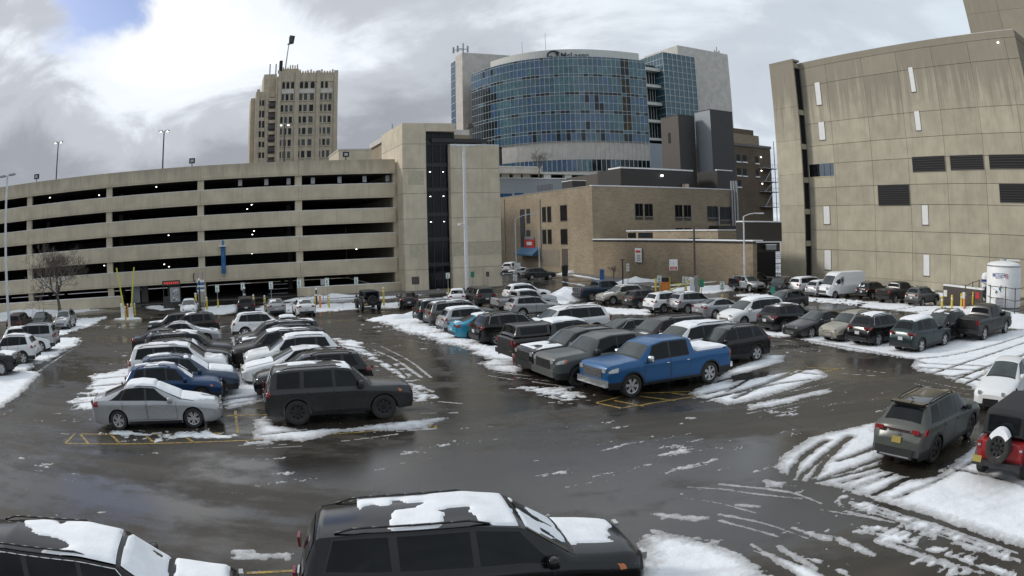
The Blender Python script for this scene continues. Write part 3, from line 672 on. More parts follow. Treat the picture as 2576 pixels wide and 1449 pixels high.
# ---- big precast building on the right
def make_precast():
    S = 72.0; top = 28.67; base = -1.2
    k = 1000/2576
    def jp(x): return (2840 + x*k)/1.4907, (640 + 650*k)/1.4907
    tj = [on_s(*jp(x), S)[0] for x in (520, 778, 1145, 1497, 1862, 2240)]
    pitch = (tj[1]-tj[5])/4; t_end = on_s(2553, 90, S)[0]
    tj = tj + [tj[5] - pitch]
    if tj[-1] < t_end + .8: tj[-1] = t_end
    else: tj.append(t_end)
    g = gthing('precast_office_block', 'huge windowless concrete panel building with rain stained top', 'building', S, tj[2], -.9)
    def hz(x, y, off=120): return on_s((2840 + x*k)/1.4907, (off + y*k)/1.4907, S)[1]
    zs = [base + 1.2, hz(1485, 795, 640), hz(1490, 588, 640), hz(1485, 328, 640), hz(1480, 133, 640), hz(1300, 1230), hz(1435, 1025), hz(1410, 785), hz(1350, 380), top - .9]
    zs = sorted(zs)
    block('core_wall', M['conc_d'], g, S + .14, S + 26, t_end + .2, tj[0] + .5, base, top - .6)
    for t0, t1 in zip(tj[1:], tj[:-1]):
        for z0, z1 in zip(zs[:-1], zs[1:]):
            block('wall_panel', M['conc_p'], g, S, S + .14, t0 + .025, t1 - .025, z0 + .025, z1 - .025)
        block('base_panel', M['conc_p'], g, S - .05, S + .14, t0, t1, base, zs[0])
    block('parapet', M['conc_p'], g, S - .02, S + .5, t_end, tj[0], zs[-1] + .01, top)
    block('roof_deck', M['conc_d'], g, S + .5, S + 26, t_end + .3, tj[0], top - .7, top - .5)
    # end wall that turns the corner out of frame
    for z0, z1 in zip(zs[:-1], zs[1:]):
        for j in range(4): block('end_panel', M['conc_p'], g, S + .15 + j*6.1, S + 6.2 + j*6.1, t_end + .02, t_end + .16, z0 + .025, z1 - .025)
    block('end_parapet', M['conc_p'], g, S + .5, S + 26, t_end - .02, t_end + .4, zs[-1] + .01, top)
    block('parapet_snow', M['snow_car'], g, S + .02, S + .4, t_end + .1, tj[-3], top + .001, top + .05)
    block('parapet_snow', M['snow_car'], g, S + .4, S + 26, t_end, t_end + .35, top + .001, top + .08)
    # projecting stair shaft with its slot windows
    tin = tj[0]
    d = ray((2840 + 462*k)/1.4907, (640 + 650*k)/1.4907); s_, t_ = to_st(d); sf = tin*s_/t_
    d = ray((2840 + 222*k)/1.4907, (640 + 650*k)/1.4907); s_, t_ = to_st(d); tfar = sf*t_/s_
    ztop = on_s((2840+335*k)/1.4907, (120+280*k)/1.4907, sf)[1]
    sz = [base, 5.4, 9.0, 13.2, 17.8, 22.4, ztop]
    for z0, z1 in zip(sz[:-1], sz[1:]):
        block('shaft_panel', M['conc_p'], g, sf, sf + .15, tin + .03, tfar, z0 + .012, z1 - .012)
        block('shaft_side', M['conc_p'], g, sf + .16, S - 1.15, tin, tin + .15, z0 + .012, z1 - .012)
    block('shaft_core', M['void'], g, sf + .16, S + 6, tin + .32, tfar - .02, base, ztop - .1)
    block('shaft_cap', M['conc_p'], g, sf - .01, S + .13, tin - .01, tfar, ztop, ztop + .3)
    for z in (4.0, 8.2, 12.4, 16.9, 21.6, ztop - .6): block('slot_lintel', M['conc_p'], g, S - 1.15, S - .02, tin + .02, tin + .17, z - .35, z + .35)
    # white blanked windows
    def rect(x0, y0, x1, y1, off):
        ta, za = on_s((2840+x0*k)/1.4907, (off+y0*k)/1.4907, S); tb, zb = on_s((2840+x1*k)/1.4907, (off+y1*k)/1.4907, S)
        return min(ta,tb), max(ta,tb), min(za,zb), max(za,zb)
    for r in ((552,492,625,700,120),(588,875,660,1038,120),(638,345,703,515,640),(648,768,714,957,640),(1455,345,1535,575,120),(1513,768,1585,947,120),(1588,335,1655,522,640),(1604,812,1664,1016,640)):
        t0, t1, z0, z1 = rect(*r)
        w = block('window', M['white'], g, S - .03, S, t0, t1, z0, z1)
        for a, b, c, e in ((t0-.05,t0,z0-.05,z1+.05),(t1,t1+.05,z0-.05,z1+.05)): block('window_jamb', M['conc_d'], g, S - .05, S, a, b, c, e)
        block('window_sill', M['conc_d'], g, S - .07, S, t0 - .05, t1 + .05, z0 - .09, z0 - .01)
    # louvred grilles: frame, dark back and slats
    for r in ((1497,1212,1818,1340,120),(1862,1198,2190,1325,120),(2238,1190,2590,1318,120),(1166,143,1475,332,640),(2338,128,2600,308,640)):
        t0, t1, z0, z1 = rect(*r); t0 = max(t0, t_end + .2)
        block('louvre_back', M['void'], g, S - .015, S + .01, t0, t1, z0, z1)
        n = max(5, int((z1 - z0)/.26))
        for i in range(n):
            z = z0 + (z1-z0)*(i+.5)/n
            block('slat', M['trim'], g, S - .06, S - .015, t0 + .05, t1 - .05, z - .045, z + .045)
        for a, b, c, e in ((t0,t1,z0-.06,z0),(t0,t1,z1,z1+.06),(t0-.06,t0,z0-.06,z1+.06),(t1,t1+.06,z0-.06,z1+.06)): block('louvre_frame', M['conc_d'], g, S - .07, S, a, b, c, e)
    t0, t1, z0, z1 = rect(502,1282,742,1388,120)
    block('ribbon_window', M['glass'], g, S - .02, S + .01, t0 + (t1-t0)*.58, t1, z0, z1)
    block('ribbon_window', plain('grey_pane', (.13,.17,.21), .2), g, S - .025, S + .01, t0, t0 + (t1-t0)*.58, z0, z1)
    for i in range(4): block('window_mullion', M['trim'], g, S - .05, S - .02, t0 + (t1-t0)*(i+.5)/4, t0 + (t1-t0)*(i+.5)/4 + .06, z0, z1)
    block('ribbon_sill', M['conc'], g, S - .06, S, t0, t1, z0 - .1, z0 - .01)
    # rooftop block set back
    sb = S + 5.0; tb, _ = on_s(2440, 75, sb)
    pz = [top - .5, top + 4.2, top + 9.0]
    for z0, z1 in zip(pz[:-1], pz[1:]):
        for j in range(4): block('rooftop_panel', M['conc_p'], g, sb, sb + .2, tb - 6.1*(j+1) + .02, tb - 6.1*j - .02, z0 + .01, z1 - .01)
        for j in range(3): block('rooftop_panel', M['conc_p'], g, sb + .21 + 6*j, sb + 6.2 + 6*j, tb - .2, tb, z0 + .01, z1 - .01)
    block('rooftop_core', M['conc_d'], g, sb + .2, sb + 18, tb - 24, tb - .2, top - .5, top + 8.9)
    block('wall_light', M['light'], g, S - .1, S, t_end + 3, t_end + 3.25, 27.2, 27.3)
make_precast()
# ---- tan brick building with its one storey wing
def make_brick():
    S = 55.0; tc = 55/math.tan(math.radians(6.35) + PHI); zt = on_t(1490, 468, tc)[1]
    g = gthing('brick_clinic', 'three storey tan brick building with a snow edged flat roof', 'building', S + 14, tc, -.7)
    sR = on_t(1841, 480, tc)[0]
    MB().box(S, sR, tc, tc + 60, -1.0, zt).build('brick_wall', [M['brickA']], g)
    block('roof_snow', M['snow_car'], g, S - .06, sR + .06, tc - .06, tc + .5, zt + .001, zt + .16)
    block('roof_coping', M['steel'], g, S - .05, S + .4, tc + .5, tc + 60, zt + .001, zt + .12)
    k2 = 650/1744
    def L(x, y): return (1850 + x*k2)/1.4907, (560 + y*k2)/1.4907
    def win_s(x0, y0, x1, y1, panes=1):
        ta, za = on_s(*L(x0,y0), S); tb, zb = on_s(*L(x1,y1), S); ta, tb = sorted((ta,tb)); zb, za = sorted((za,zb))
        w = MB().box(S - .05, S + .02, ta, tb, zb, za).build('window', [M['metal_b']], g)
        for i in range(panes):
            a, b = ta + (tb-ta)*i/panes, ta + (tb-ta)*(i+1)/panes
            MB().box(S-.07, S-.05, a+.1, b-.1, zb+.12, za-.1).build('pane', [M['glass']], w)
    for r in ((268,605,325,1000),(332,598,372,746),(332,812,374,920),(490,580,533,733),(541,575,585,733),(672,562,745,722),(492,806,537,955),(546,804,590,955),(677,800,749,960)): win_s(*r)
    k3 = 700/1878
    def Rr(x, y): return (2250 + x*k3)/1.4907, (600 + y*k3)/1.4907
    for x0, y0, x1, y1 in ((350,437,434,603),(445,440,533,603),(752,450,830,610),(840,452,918,610),(1078,462,1185,615),(1205,470,1318,640),(760,683,832,760),(850,685,920,762),(1085,690,1190,770)):
        sa, za = on_t(*Rr(x0,y0), tc); sb, zb = on_t(*Rr(x1,y1), tc); zb, za = sorted((za,zb))
        w = MB().box(sa, sb, tc - .05, tc + .02, zb, za).build('window', [M['metal_b']], g)
        h = zb + (za-zb)*.22
        for i in range(2):
            a, b = sa + (sb-sa)*i/2, sa + (sb-sa)*(i+1)/2
            MB().box(a+.08, b-.06, tc-.075, tc-.05, h+.06, za-.08).build('pane', [M['glass']], w)
        MB().box(sa+.08, sb-.08, tc-.09, tc-.05, h-.06, h+.02).build('window_rail', [M['steel']], w)
    # wing
    tw = 55/math.tan(math.radians(18.95) + PHI); zr = on_s(1700, 609, S)[1]
    wg = gthing('brick_wing', 'one storey brown brick wing with a straight snow line along its flat roof', 'building', S + 6, 80, -.7)
    MB().box(S - .03, S + .6, tw, tw + 17.99, -1.2, zr).box(S - .03, S + 14, tw + 18, tc - .02, -1.2, zr).build('brick_wall', [M['brickB']], wg)
    block('roof_deck', M['trim'], wg, S + .61, S + 3.0, tw + 2, tw + 17.98, zr - .3, zr)
    block('roof_edge', M['trim'], wg, S - .12, S + .4, tw - .1, tc - .03, zr + .001, zr + .22)
    block('roof_snow', M['snow_car'], wg, S - .14, S + 1.5, tw - .12, tc - .03, zr + .221, zr + .36)
    # penthouse on the wing
    sp = S + 3.0; t0, zp = on_s(1578, 582, sp); t1, _ = on_s(1806, 582, sp)
    ph = gthing('roof_penthouse', 'low tan brick rooftop room with a snow line and a doorway, on the wing roof', 'rooftop room', sp, (t0+t1)/2, zr + .36)
    MB().box(sp, sp + 8, t1, t0, zr + .36, zp).build('brick_wall', [M['brickA']], ph)
    block('roof_snow', M['snow_car'], ph, sp - .15, sp + 8, t1 - .1, t0 + .1, zp + .001, zp + .14)
    for xa, xb in ((1580,1600),(1606,1642)):
        a = on_s(xa, 595, sp)[0]; b = on_s(xb, 595, sp)[0]
        block('dark_window', M['glass'], ph, sp - .04, sp, b, a, zr + .45, zp - .2)
    d = block('dark_bay', M['metal_d'], g, on_t(1789, 590, tc-.5)[0], sR - .4, tc - 2.5, tc - .05, zr + .4, on_t(1800, 568, tc)[1])
    # awning and its sign over the street door
    a0, z0 = on_s(*L(285, 1010), S); a1, z1 = on_s(*L(470, 990), S)
    aw = gthing('entrance_awning', 'blue cloth awning over a street door of the brick building', 'awning', S - .05, (a0+a1)/2, z1 - .3)
    zt_, zb_ = on_s(*L(400, 985), S)[1], on_s(*L(300, 1050), S)[1]
    MB().add([(S,a1,zt_),(S,a0,zt_),(S-1.5,a0,zb_),(S-1.5,a1,zb_),(S-1.5,a0,zb_-.25),(S-1.5,a1,zb_-.25),(S,a0,zb_-.25),(S,a1,zb_-.25)],
             [(0,1,2,3),(3,2,4,5),(1,6,4,2),(0,3,5,7)]).build('canopy', [M['awning']], aw)
    b0 = on_s(*L(318, 950), S)[0]; b1 = on_s(*L(420, 950), S)[0]; zz = on_s(*L(360, 950), S)[1]
    sg = gthing('street_sign_board', 'red and white sign board fixed above the blue awning', 'sign', S - .1, (b0+b1)/2, zz)
    MB().box(S-.14, S-.02, b1, b0, zz-.75, zz+.75).build('board', [M['sign_r']], sg)
    MB().box(S-.17, S-.14, b1 + (b0-b1)*.25, b0 - (b0-b1)*.25, zz-.25, zz+.35).build('panel', [M['white']], sg)
    MB().box(S-.13, S-.03, b1+.1, b0-.1, zz+.78, zz+1.3).build('cap', [M['steel']], sg)
    # garage door bay under the left face
    for x0, y0, x1, y1, m in ((490,1010,665,1180,'metal_b'),(690,1000,752,1185,'metal_d')):
        ta, za = on_s(*L(x0,y0), S); tb, zb = on_s(*L(x1,y1), S)
        block('service_door', plain('tan_door_'+m, (.23,.20,.155), .7) if m == 'metal_b' else M['metal_b'], g, S - .04, S, min(ta,tb), max(ta,tb), min(za,zb), max(za,zb))
    for x in (112, 470):   # downpipes
        t_, za = on_s(*L(x, 500), S); block('downpipe', M['steel'], g, S - .14, S - .02, t_ - .06, t_ + .06, -.6, za)
    for px_, w_ in ((1806,.16),(1846,.3),(1853,.3),(1840,.25)):
        s_, z_ = on_t(px_, 470, tc - .3); block('flue_pipe', M['steel'], g, s_ - w_/2, s_ + w_/2, tc - .4, tc - .2, 2.0, on_t(px_, 455 if px_ > 1830 else 520, tc-.3)[1])
    # rooftop unit and railing on the left edge
    u = gthing('rooftop_cabinet', 'small dark rooftop plant cabinet with a white frame, on the brick roof edge', 'plant cabinet', S + 1.5, tc + 12, zt)
    t0 = on_s(*L(692, 360), S + 1)[0]; t1 = on_s(*L(795, 360), S + 1)[0]; zz = on_s(*L(700, 330), S + 1)[1]
    MB().box(S+1, S+3.5, min(t0,t1), max(t0,t1), zt, zz).build('cabinet', [M['metal_d']], u)
    MB().box(S+.95, S+3.55, min(t0,t1)-.05, max(t0,t1)+.05, zz, zz+.12).build('cabinet_top', [M['white']], u)
    r = gthing('roof_railing', 'dark metal railing along the brick roof edge', 'railing', S + .5, tc + 20, zt)
    ta = on_s(*L(590, 380), S + .3)[0]; tb = on_s(*L(445, 430), S + .3)[0]
    for i in range(12):
        t = ta + (tb-ta)*i/11; MB().box(S+.3, S+.36, t-.03, t+.03, zt+.1, zt+1.2).build('post', [M['pole_d']], r)
    for z in (.6, 1.2): MB().box(S+.3, S+.35, min(ta,tb), max(ta,tb), zt+z, zt+z+.06).build('rail', [M['pole_d']], r)
    return tc, zt, sR
BR_T, BR_Z, BR_SR = make_brick()
# ---- hospital tower: curved curtain wall, cladding blocks, podium
def make_hospital():
    SC = 1.25; q = 620/1576; q2 = 700/1779
    def Z(x, y): return (1680 + x*q)/1.4907, (130 + y*q)/1.4907
    def Q(x, y): return (2250 + x*q2)/1.4907, (130 + y*q2)/1.4907
    top = [Z(*p) for p in ((222,378),(300,345),(395,310),(530,275),(700,243),(850,222),(1000,210),(1200,204),(1400,205))] + [Q(*p) for p in ((100,216),(250,228),(425,247))]
    zt = 40*SC                                   # above the camera
    P = []
    for p in top:
        d = ray(*p); k = zt/d.z; P.append(Vector((d.x*k, d.y*k)))
    # even the outline with a low order fit so that the facade is a clean curve
    xs = np.array([p.x for p in P]); ys = np.array([p.y for p in P])
    cf = np.polyfit(xs, ys, 4); X = np.linspace(xs[0], xs[-1], 400); Y = np.polyval(cf, X)
    s = np.concatenate([[0], np.cumsum(np.hypot(np.diff(X), np.diff(Y)))])
    n = 44; sa = np.linspace(0, s[-1], n + 1); cx, cy = np.interp(sa, s, X), np.interp(sa, s, Y)
    tans = lambda y: .2447 - (y - 210)/800*.1212
    R0 = 163.1*SC
    zr = [CAM_H + tans(y)*R0 for y in (210,232,302,378,405,480,552,580,655,725,755,830,905,935,1010)]
    h = thing('hospital_tower', 'tall hospital tower with a bulging blue glass front and white cladding', 'hospital', (P[6].x, P[6].y + 15, -1), 0)
    O = ORG[h.name] = Vector((P[6].x, P[6].y + 15, -1.0))
    # glass panes: the ones that show largest are pieces of their own
    gm = [glass_dark('curtain_glass', (.042,.112,.150), .04, .70), glass_dark('curtain_glass_blue', (.038,.100,.190), .04, .70), glass_dark('curtain_glass_teal', (.055,.150,.180), .04, .70),
          glass_dark('curtain_glass_dark', (.010,.020,.026), .06, .36), glass_dark('curtain_glass_brown', (.045,.036,.016), .10, .30)]
    um = {m.name: MB().box(-.5,.5,-.5,.5,-.5,.5).mesh('pane', [m]) for m in gm}
    rows = [(zr[i+1], zr[i]) for i in range(len(zr)-1)]
    rest = MB(); count = 0; rnd = random.Random(4)
    cells = [(r, c) for r in range(len(rows)) for c in range(n)]
    big = sorted([rc for rc in cells if rows[rc[0]][1]-rows[rc[0]][0] > 1.0], key=lambda rc: abs(rc[1]-27))[:300]; big = set(big)
    for r, c in cells:
        z0, z1 = rows[r]; a, b = Vector((cx[c], cy[c])), Vector((cx[c+1], cy[c+1])); mid = (a+b)/2; w = (b-a).length; ang = math.atan2(b.y-a.y, b.x-a.x)
        v = rnd.random(); f_ = float(fbm(np.array([c*.16 + 3.0]), np.array([r*.30]), 5, 3)[0]) + (v - .5)*.22; mat = gm[2] if f_ < .38 else gm[0] if f_ < .56 else gm[1] if f_ < .70 else gm[3]  # pane tint drifts with noise; the drift paints cloud reflections into the glass colour
        if c < 8 and r > 3: mat = gm[3]
        if c in (38, 39) : mat = gm[4] if rnd.random() < .4 else gm[3]
        if r in (3, 6, 9, 12): mat = gm[3] if v < .6 else gm[0]
        if (r, c) in big:
            o = bpy.data.objects.new('pane', um[mat.name]); C.objects.link(o); o.parent = h
            o.location = Vector((mid.x, mid.y, (z0+z1)/2)) - O; o.scale = (w - .10, .08, z1 - z0 - .10)
            o.rotation_euler = (rnd.uniform(-.006,.006), 0, ang + rnd.uniform(-.006,.006))
        else:
            nx, ny = math.sin(ang)*.04, -math.cos(ang)*.04
            i = gm.index(mat)
            rest.quad((a.x+nx,a.y+ny,z0),(b.x+nx,b.y+ny,z0),(b.x+nx,b.y+ny,z1),(a.x+nx,a.y+ny,z1), i)
    o = rest.build('pane', gm, h); o['kind'] = 'stuff'
    # mullions and transoms
    mu = plain('pale_mullion', (.60,.63,.63), .5, .0)
    mm = MB().box(-.5,.5,-.5,.5,-.5,.5).mesh('mullion', [mu])
    for c in range(n + 1):
        o = bpy.data.objects.new('mullion', mm); C.objects.link(o); o.parent = h
        o.location = Vector((cx[c], cy[c] - .06, (zr[0]+zr[-1])/2)) - O; o.scale = (.075, .16, zr[0]-zr[-1])
    for z in zr:
        m = MB()
        for c in range(n):
            m.quad((cx[c],cy[c]-.10,z-.04),(cx[c+1],cy[c+1]-.10,z-.04),(cx[c+1],cy[c+1]-.10,z+.04),(cx[c],cy[c]-.10,z+.04))
            m.quad((cx[c],cy[c]-.10,z+.04),(cx[c+1],cy[c+1]-.10,z+.04),(cx[c+1],cy[c+1]+.1,z+.04),(cx[c],cy[c]+.1,z+.04))
        m.build('transom', [mu], h)
    # curved white parapet with the name on it
    def ring(off, z0, z1, name, mat, i0=0, i1=None, dome=0.0):
        i1 = n if i1 is None else i1; m = MB()
        for c in range(i0, i1):
            q_ = []
            for k in (c, c + 1):
                j0, j1 = max(k-1, 0), min(k+1, n); tx, ty = cx[j1]-cx[j0], cy[j1]-cy[j0]; l = math.hypot(tx, ty)
                q_.append((cx[k] - ty/l*off, cy[k] + tx/l*off))
            (ax, ay), (bx, by) = q_
            m.quad((ax,ay,z0),(bx,by,z0),(bx,by,z1),(ax,ay,z1)); m.quad((ax,ay,z1),(bx,by,z1),(bx,by+6,z1+.4),(ax,ay+6,z1+.4))
        return m.build(name, [mat], h)
    ring(3.0, zr[0]-.5, zr[0] + 3.0, 'white_parapet', M['white_h'], 5, n)
    ring(.35, zr[-1]-5.2, zr[-1] - .03, 'podium_band', M['conc_h'])
    band = []
    z0, z1 = zr[-1]-8.4, zr[-1]-5.23
    for c in range(n):
        a, b = Vector((cx[c], cy[c]+.3)), Vector((cx[c+1], cy[c+1]+.3)); w = (b-a).length
        o = bpy.data.objects.new('podium_window', um[gm[rnd.choice((0,1,3,3)) if c > 30 else rnd.choice((0,1,1,2))].name]); C.objects.link(o); o.parent = h
        o.location = Vector(((a.x+b.x)/2, (a.y+b.y)/2, (z0+z1)/2)) - O; o.scale = (w-.12, .08, z1-z0); o.rotation_euler.z = math.atan2(b.y-a.y, b.x-a.x)
    for c in range(0, n+1):
        if c % 1 == 0 and c > 14:
            o = bpy.data.objects.new('podium_mullion', mm); C.objects.link(o); o.parent = h
            o.location = Vector((cx[c], cy[c]+.1, zr[-1]-4.2)) - O; o.scale = (.12,.2,8.4)
    ring(.4, z0 - 10, z0, 'podium_wall', M['conc_h'])
    # back filling so that nothing shows through the curve
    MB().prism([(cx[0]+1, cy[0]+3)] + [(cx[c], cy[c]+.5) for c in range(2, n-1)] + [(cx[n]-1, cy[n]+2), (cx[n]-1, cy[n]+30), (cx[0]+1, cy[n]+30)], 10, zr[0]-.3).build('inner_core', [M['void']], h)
    # name in dark letters, standing on the parapet
    dl = plain('dark_letter', (.02,.035,.05), .4)
    d = ray(*Z(1072, 200)); k = (R0 + 2.2)/math.hypot(d.x, d.y); d3 = ray(*Z(1345, 200)); wid = d3.x*k - d.x*k; x1_ = d.x*k
    i0 = int(np.argmin(abs(cx - x1_))); ang = math.atan2(cy[i0+5]-cy[i0], cx[i0+5]-cx[i0])
    me = text_mesh('sign_letters', 'McLaren', 1.0, .12, dl); w0 = max(v.co.x for v in me.vertices)
    for v in me.vertices: v.co.x *= wid/w0; v.co.y *= 2.5; 
    lo = link('sign_letters', me, h); lo.location = Vector((x1_, cy[i0] + 2.4, zr[0] + .15)) - O; lo.rotation_euler = (math.pi/2, 0, ang)
    x2 = ray(*Z(1010, 200)).x*k
    em = MB()
    for a0, a1, r0 in ((30, 300, 1.5), (200, 420, .9)):
        pts = [(x2 + r0*1.2*math.cos(math.radians(a)), cy[i0-2] + 2.3, zr[0] + 1.15 + r0*.8*math.sin(math.radians(a))) for a in range(a0, a1 + 1, 20)]
        em.path(pts, .28, 6)
    em.build('sign_emblem', [dl], h)
    # slab sided block left of the glass, light end face and grey front
    def gb(x0, y0, z0, t, depth, xr, name, mat, zbot=0.0):
        s0, zt_ = on_t(x0, y0, t); s1, _ = on_t(xr, y0, t)
        m = MB()
        p = [gp(s0,t), gp(s1,t), gp(s1,t+depth), gp(s0,t+depth)]
        m.prism([(a.x,a.y) for a in p], zbot, zt_); return m.build(name, [mat], h), s0, s1, zt_
    s_w = on_t(1162.6, 132, 222)[0]; tA, tB = on_s(1146, 200, s_w)[0], on_s(1134.5, 200, s_w)[0]
    o, s0, s1, zl = gb(1162.6, 132, 0, 222, tA - 222, 1330, 'west_block', M['conc_h'])
    m = MB()
    a = [gp(s0, tA + .1), gp(s0 + 30, tA + .1), gp(s0 + 30, tB), gp(s0, tB)]
    m.prism([(v.x, v.y) for v in a], 0, zl - 1.2); m.build('west_glass', [gm[1]], h)
    for k in range(14):
        z = zl - 3 - k*2.6; p = gp(s0 - .05, tA + .2); r_ = gp(s0 - .05, tB - .1)
        MB().tube((p.x, p.y, z), (r_.x, r_.y, z), .12, n=4).build('west_transom', [mu], h)
    # pale block to the right, its glass bay and the open floors between
    o, sw0, sw1, zw = gb(*Q(735,100), 0, 205, 22, Q(1205,195)[0], 'east_block', M['conc_h'])
    o, sg0, sg1, zgl = gb(*Q(592,166), 0, 198, 26, Q(893,205)[0], 'east_glass', gm[0])
    zb = on_t(*Q(700,760), 198)[1]
    for k in range(8):
        s_ = sg0 + (sg1-sg0)*k/7; p = gp(s_, 197.9); MB().box(p.x-.08, p.x+.08, p.y-.1, p.y+.1, zb-8, zgl).build('bay_mullion', [mu], h)
    nrow = 10
    for k in range(nrow + 1):
        z = zgl - (zgl - zb)*k/nrow; a, b = gp(sg0, 197.9), gp(sg1, 197.9)
        MB().tube((a.x,a.y,z), (b.x,b.y,z), .08, n=4).build('bay_transom', [mu], h)
        b = gp(sg0 - .05, 224); a = gp(sg0 - .05, 198); MB().tube((a.x,a.y,z), (b.x,b.y,z), .08, n=4).build('bay_transom', [mu], h)
    for k in range(1, 6):
        p = gp(sg0 - .06, 198 + k*1.8); MB().box(p.x-.08, p.x+.08, p.y-.08, p.y+.08, zgl-6, zgl).build('bay_mullion', [mu], h)
    # balcony floors
    ts = 200.0
    for y0, y1 in ((290,325),(450,482),(618,652),(787,818),(962,990)):
        sa, za = on_t(*Q(428, y0), ts); sb, _ = on_t(*Q(668, y0), ts); zb_ = on_t(*Q(428, y1), ts)[1]
        p = [gp(sa,ts), gp(sb,ts), gp(sb,ts+6), gp(sa,ts+6)]; MB().prism([(v.x,v.y) for v in p], zb_ - .35, za - .55).build('balcony_slab', [M['white_h']], h)
    sa, _ = on_t(*Q(430, 300), ts); sb, zA = on_t(*Q(655, 310), ts); zB = on_t(*Q(680, 1000), ts)[1]
    p = [gp(sb-.6,ts-.2), gp(sb+1.4,ts-.2), gp(sb+1.4,ts+3), gp(sb-.6,ts+3)]; MB().prism([(v.x,v.y) for v in p], zB, zA).build('balcony_post', [M['white_h']], h)
    p = [gp(sa-1,ts+3), gp(sb+1,ts+3), gp(sb+1,ts+9), gp(sa-1,ts+9)]; MB().prism([(v.x,v.y) for v in p], 5, zA + .5).build('balcony_glass', [gm[3]], h)
    for k in range(9):
        v = gp(sa + (sb-sa)*k/9, ts + 2.9); MB().box(v.x-.07, v.x+.07, v.y-.07, v.y+.07, zB, zA).build('balcony_mullion', [mu], h)
    sa, za = on_t(*Q(415, 1030), ts - 4); sb, _ = on_t(*Q(592, 1010), ts - 4)
    p = [gp(sa,ts-4), gp(sb,ts-4), gp(sb,ts+2), gp(sa,ts+2)]; MB().prism([(v.x,v.y) for v in p], 5, za).build('pale_annex', [M['metal_l']], h)
    # podium terrace in front: canopy, columns, grey wall
    pod = thing('hospital_podium', 'pale low podium of the hospital with a column lined terrace', 'podium', h.location + Vector((0,-30,0)), 0)
    O2 = ORG[pod.name] = h.location + Vector((0,-30,0)); ORG[pod.name] = Vector(O2)
    tp = 150.0
    s0, z0 = on_t(1258, 468, tp); s1, _ = on_t(1470, 468, tp); zc = on_t(1300, 437, tp)[1]; zw_ = on_t(1300, 449, tp)[1]
    def gpr(sa, sb, ta, tb, za, zb, nm, mat):
        p = [gp(sa,ta), gp(sb,ta), gp(sb,tb), gp(sa,tb)]; return MB().prism([(v.x,v.y) for v in p], za, zb).build(nm, [mat], pod)
    gpr(s0-10, s1, tp, tp+20, 0, zw_, 'podium_wall', M['metal_l'])
    gpr(s0-10, s1, tp+3, tp+20, zw_+.02, zc, 'podium_glass', M['glass'])
    gpr(s0-10, s1+4, tp-.1, tp+20, zc, zc+.5, 'podium_roof', M['white_h'])
    gpr(s0-10, s1+.1, tp-.1, tp+.4, zw_+.01, zw_+.2, 'podium_ledge', M['snow_car'])
    for x in (1273, 1302, 1326, 1378, 1431, 1480, 1530, 1574):
        s_, _ = on_t(x, 445, tp); gpr(s_-.9, s_+.9, tp+.2, tp+1.6, zw_, zc, 'podium_column', M['white_h'])
    s2, z2 = on_t(1362, 418, tp-2); s3, _ = on_t(1250, 418, tp-2)
    gpr(s3-5, s2, tp-2, tp+12, on_t(1300,436,tp-2)[1], on_t(1300,421,tp-2)[1], 'terrace_canopy', M['conc_h'])
    gpr(s3-5, s2+.2, tp-2.1, tp+12, on_t(1300,421,tp-2)[1], on_t(1300,418,tp-2)[1], 'terrace_edge', M['white_h'])
    for x0, x1, y0, y1 in ((1258,1288,487,498),(1295,1317,485,495)):
        sa, za = on_t(x0,y0,tp-.05); sb, zb = on_t(x1,y1,tp-.05); gpr(sa, sb, tp-.08, tp-.02, zb, za, 'podium_window', gm[1])
    # roof aerials
    def mast(name, label, px_, ptop, pbot, t, r=.12, extra=()):
        s_, zt_ = on_t(px_, ptop, t); _, zb_ = on_t(px_, pbot, t); v = gp(s_, t)
        a = thing(name, label, 'aerial', (v.x, v.y, zb_), 0)
        MB().tube((0,0,0), (0,0,zt_-zb_), r, n=6).build('mast', [M['steel']], a)
        for dx, h0, h1 in extra: MB().tube((dx,0,h0), (dx,0,h1), r*1.4, n=6).build('antenna', [M['steel']], a); MB().tube((0,0,(h0+h1)/2),(dx,0,(h0+h1)/2), r*.6, n=4).build('bracket', [M['steel']], a)
    mast('roof_aerial', 'cluster of rooftop antennas on the left end block of the hospital', 1165, 109, 134, 195, .22, ((-1.6,.5,2.4),(-2.8,.2,2.0),(1.3,.3,2.2)))
    mast('roof_aerial', 'thin whip aerial on the hospital roof, left of the sign', 1313, 106, 148, 205, .07)
    mast('roof_aerial', 'taller thin whip aerial on the hospital roof, beside the sign emblem', 1371, 84, 134, 205, .07)
    mast('roof_aerial', 'small antenna bundle on the pale right end block of the hospital', 1802, 118, 137, 207, .2, ((-.9,.4,1.8),(.9,.3,1.6)))
make_hospital()
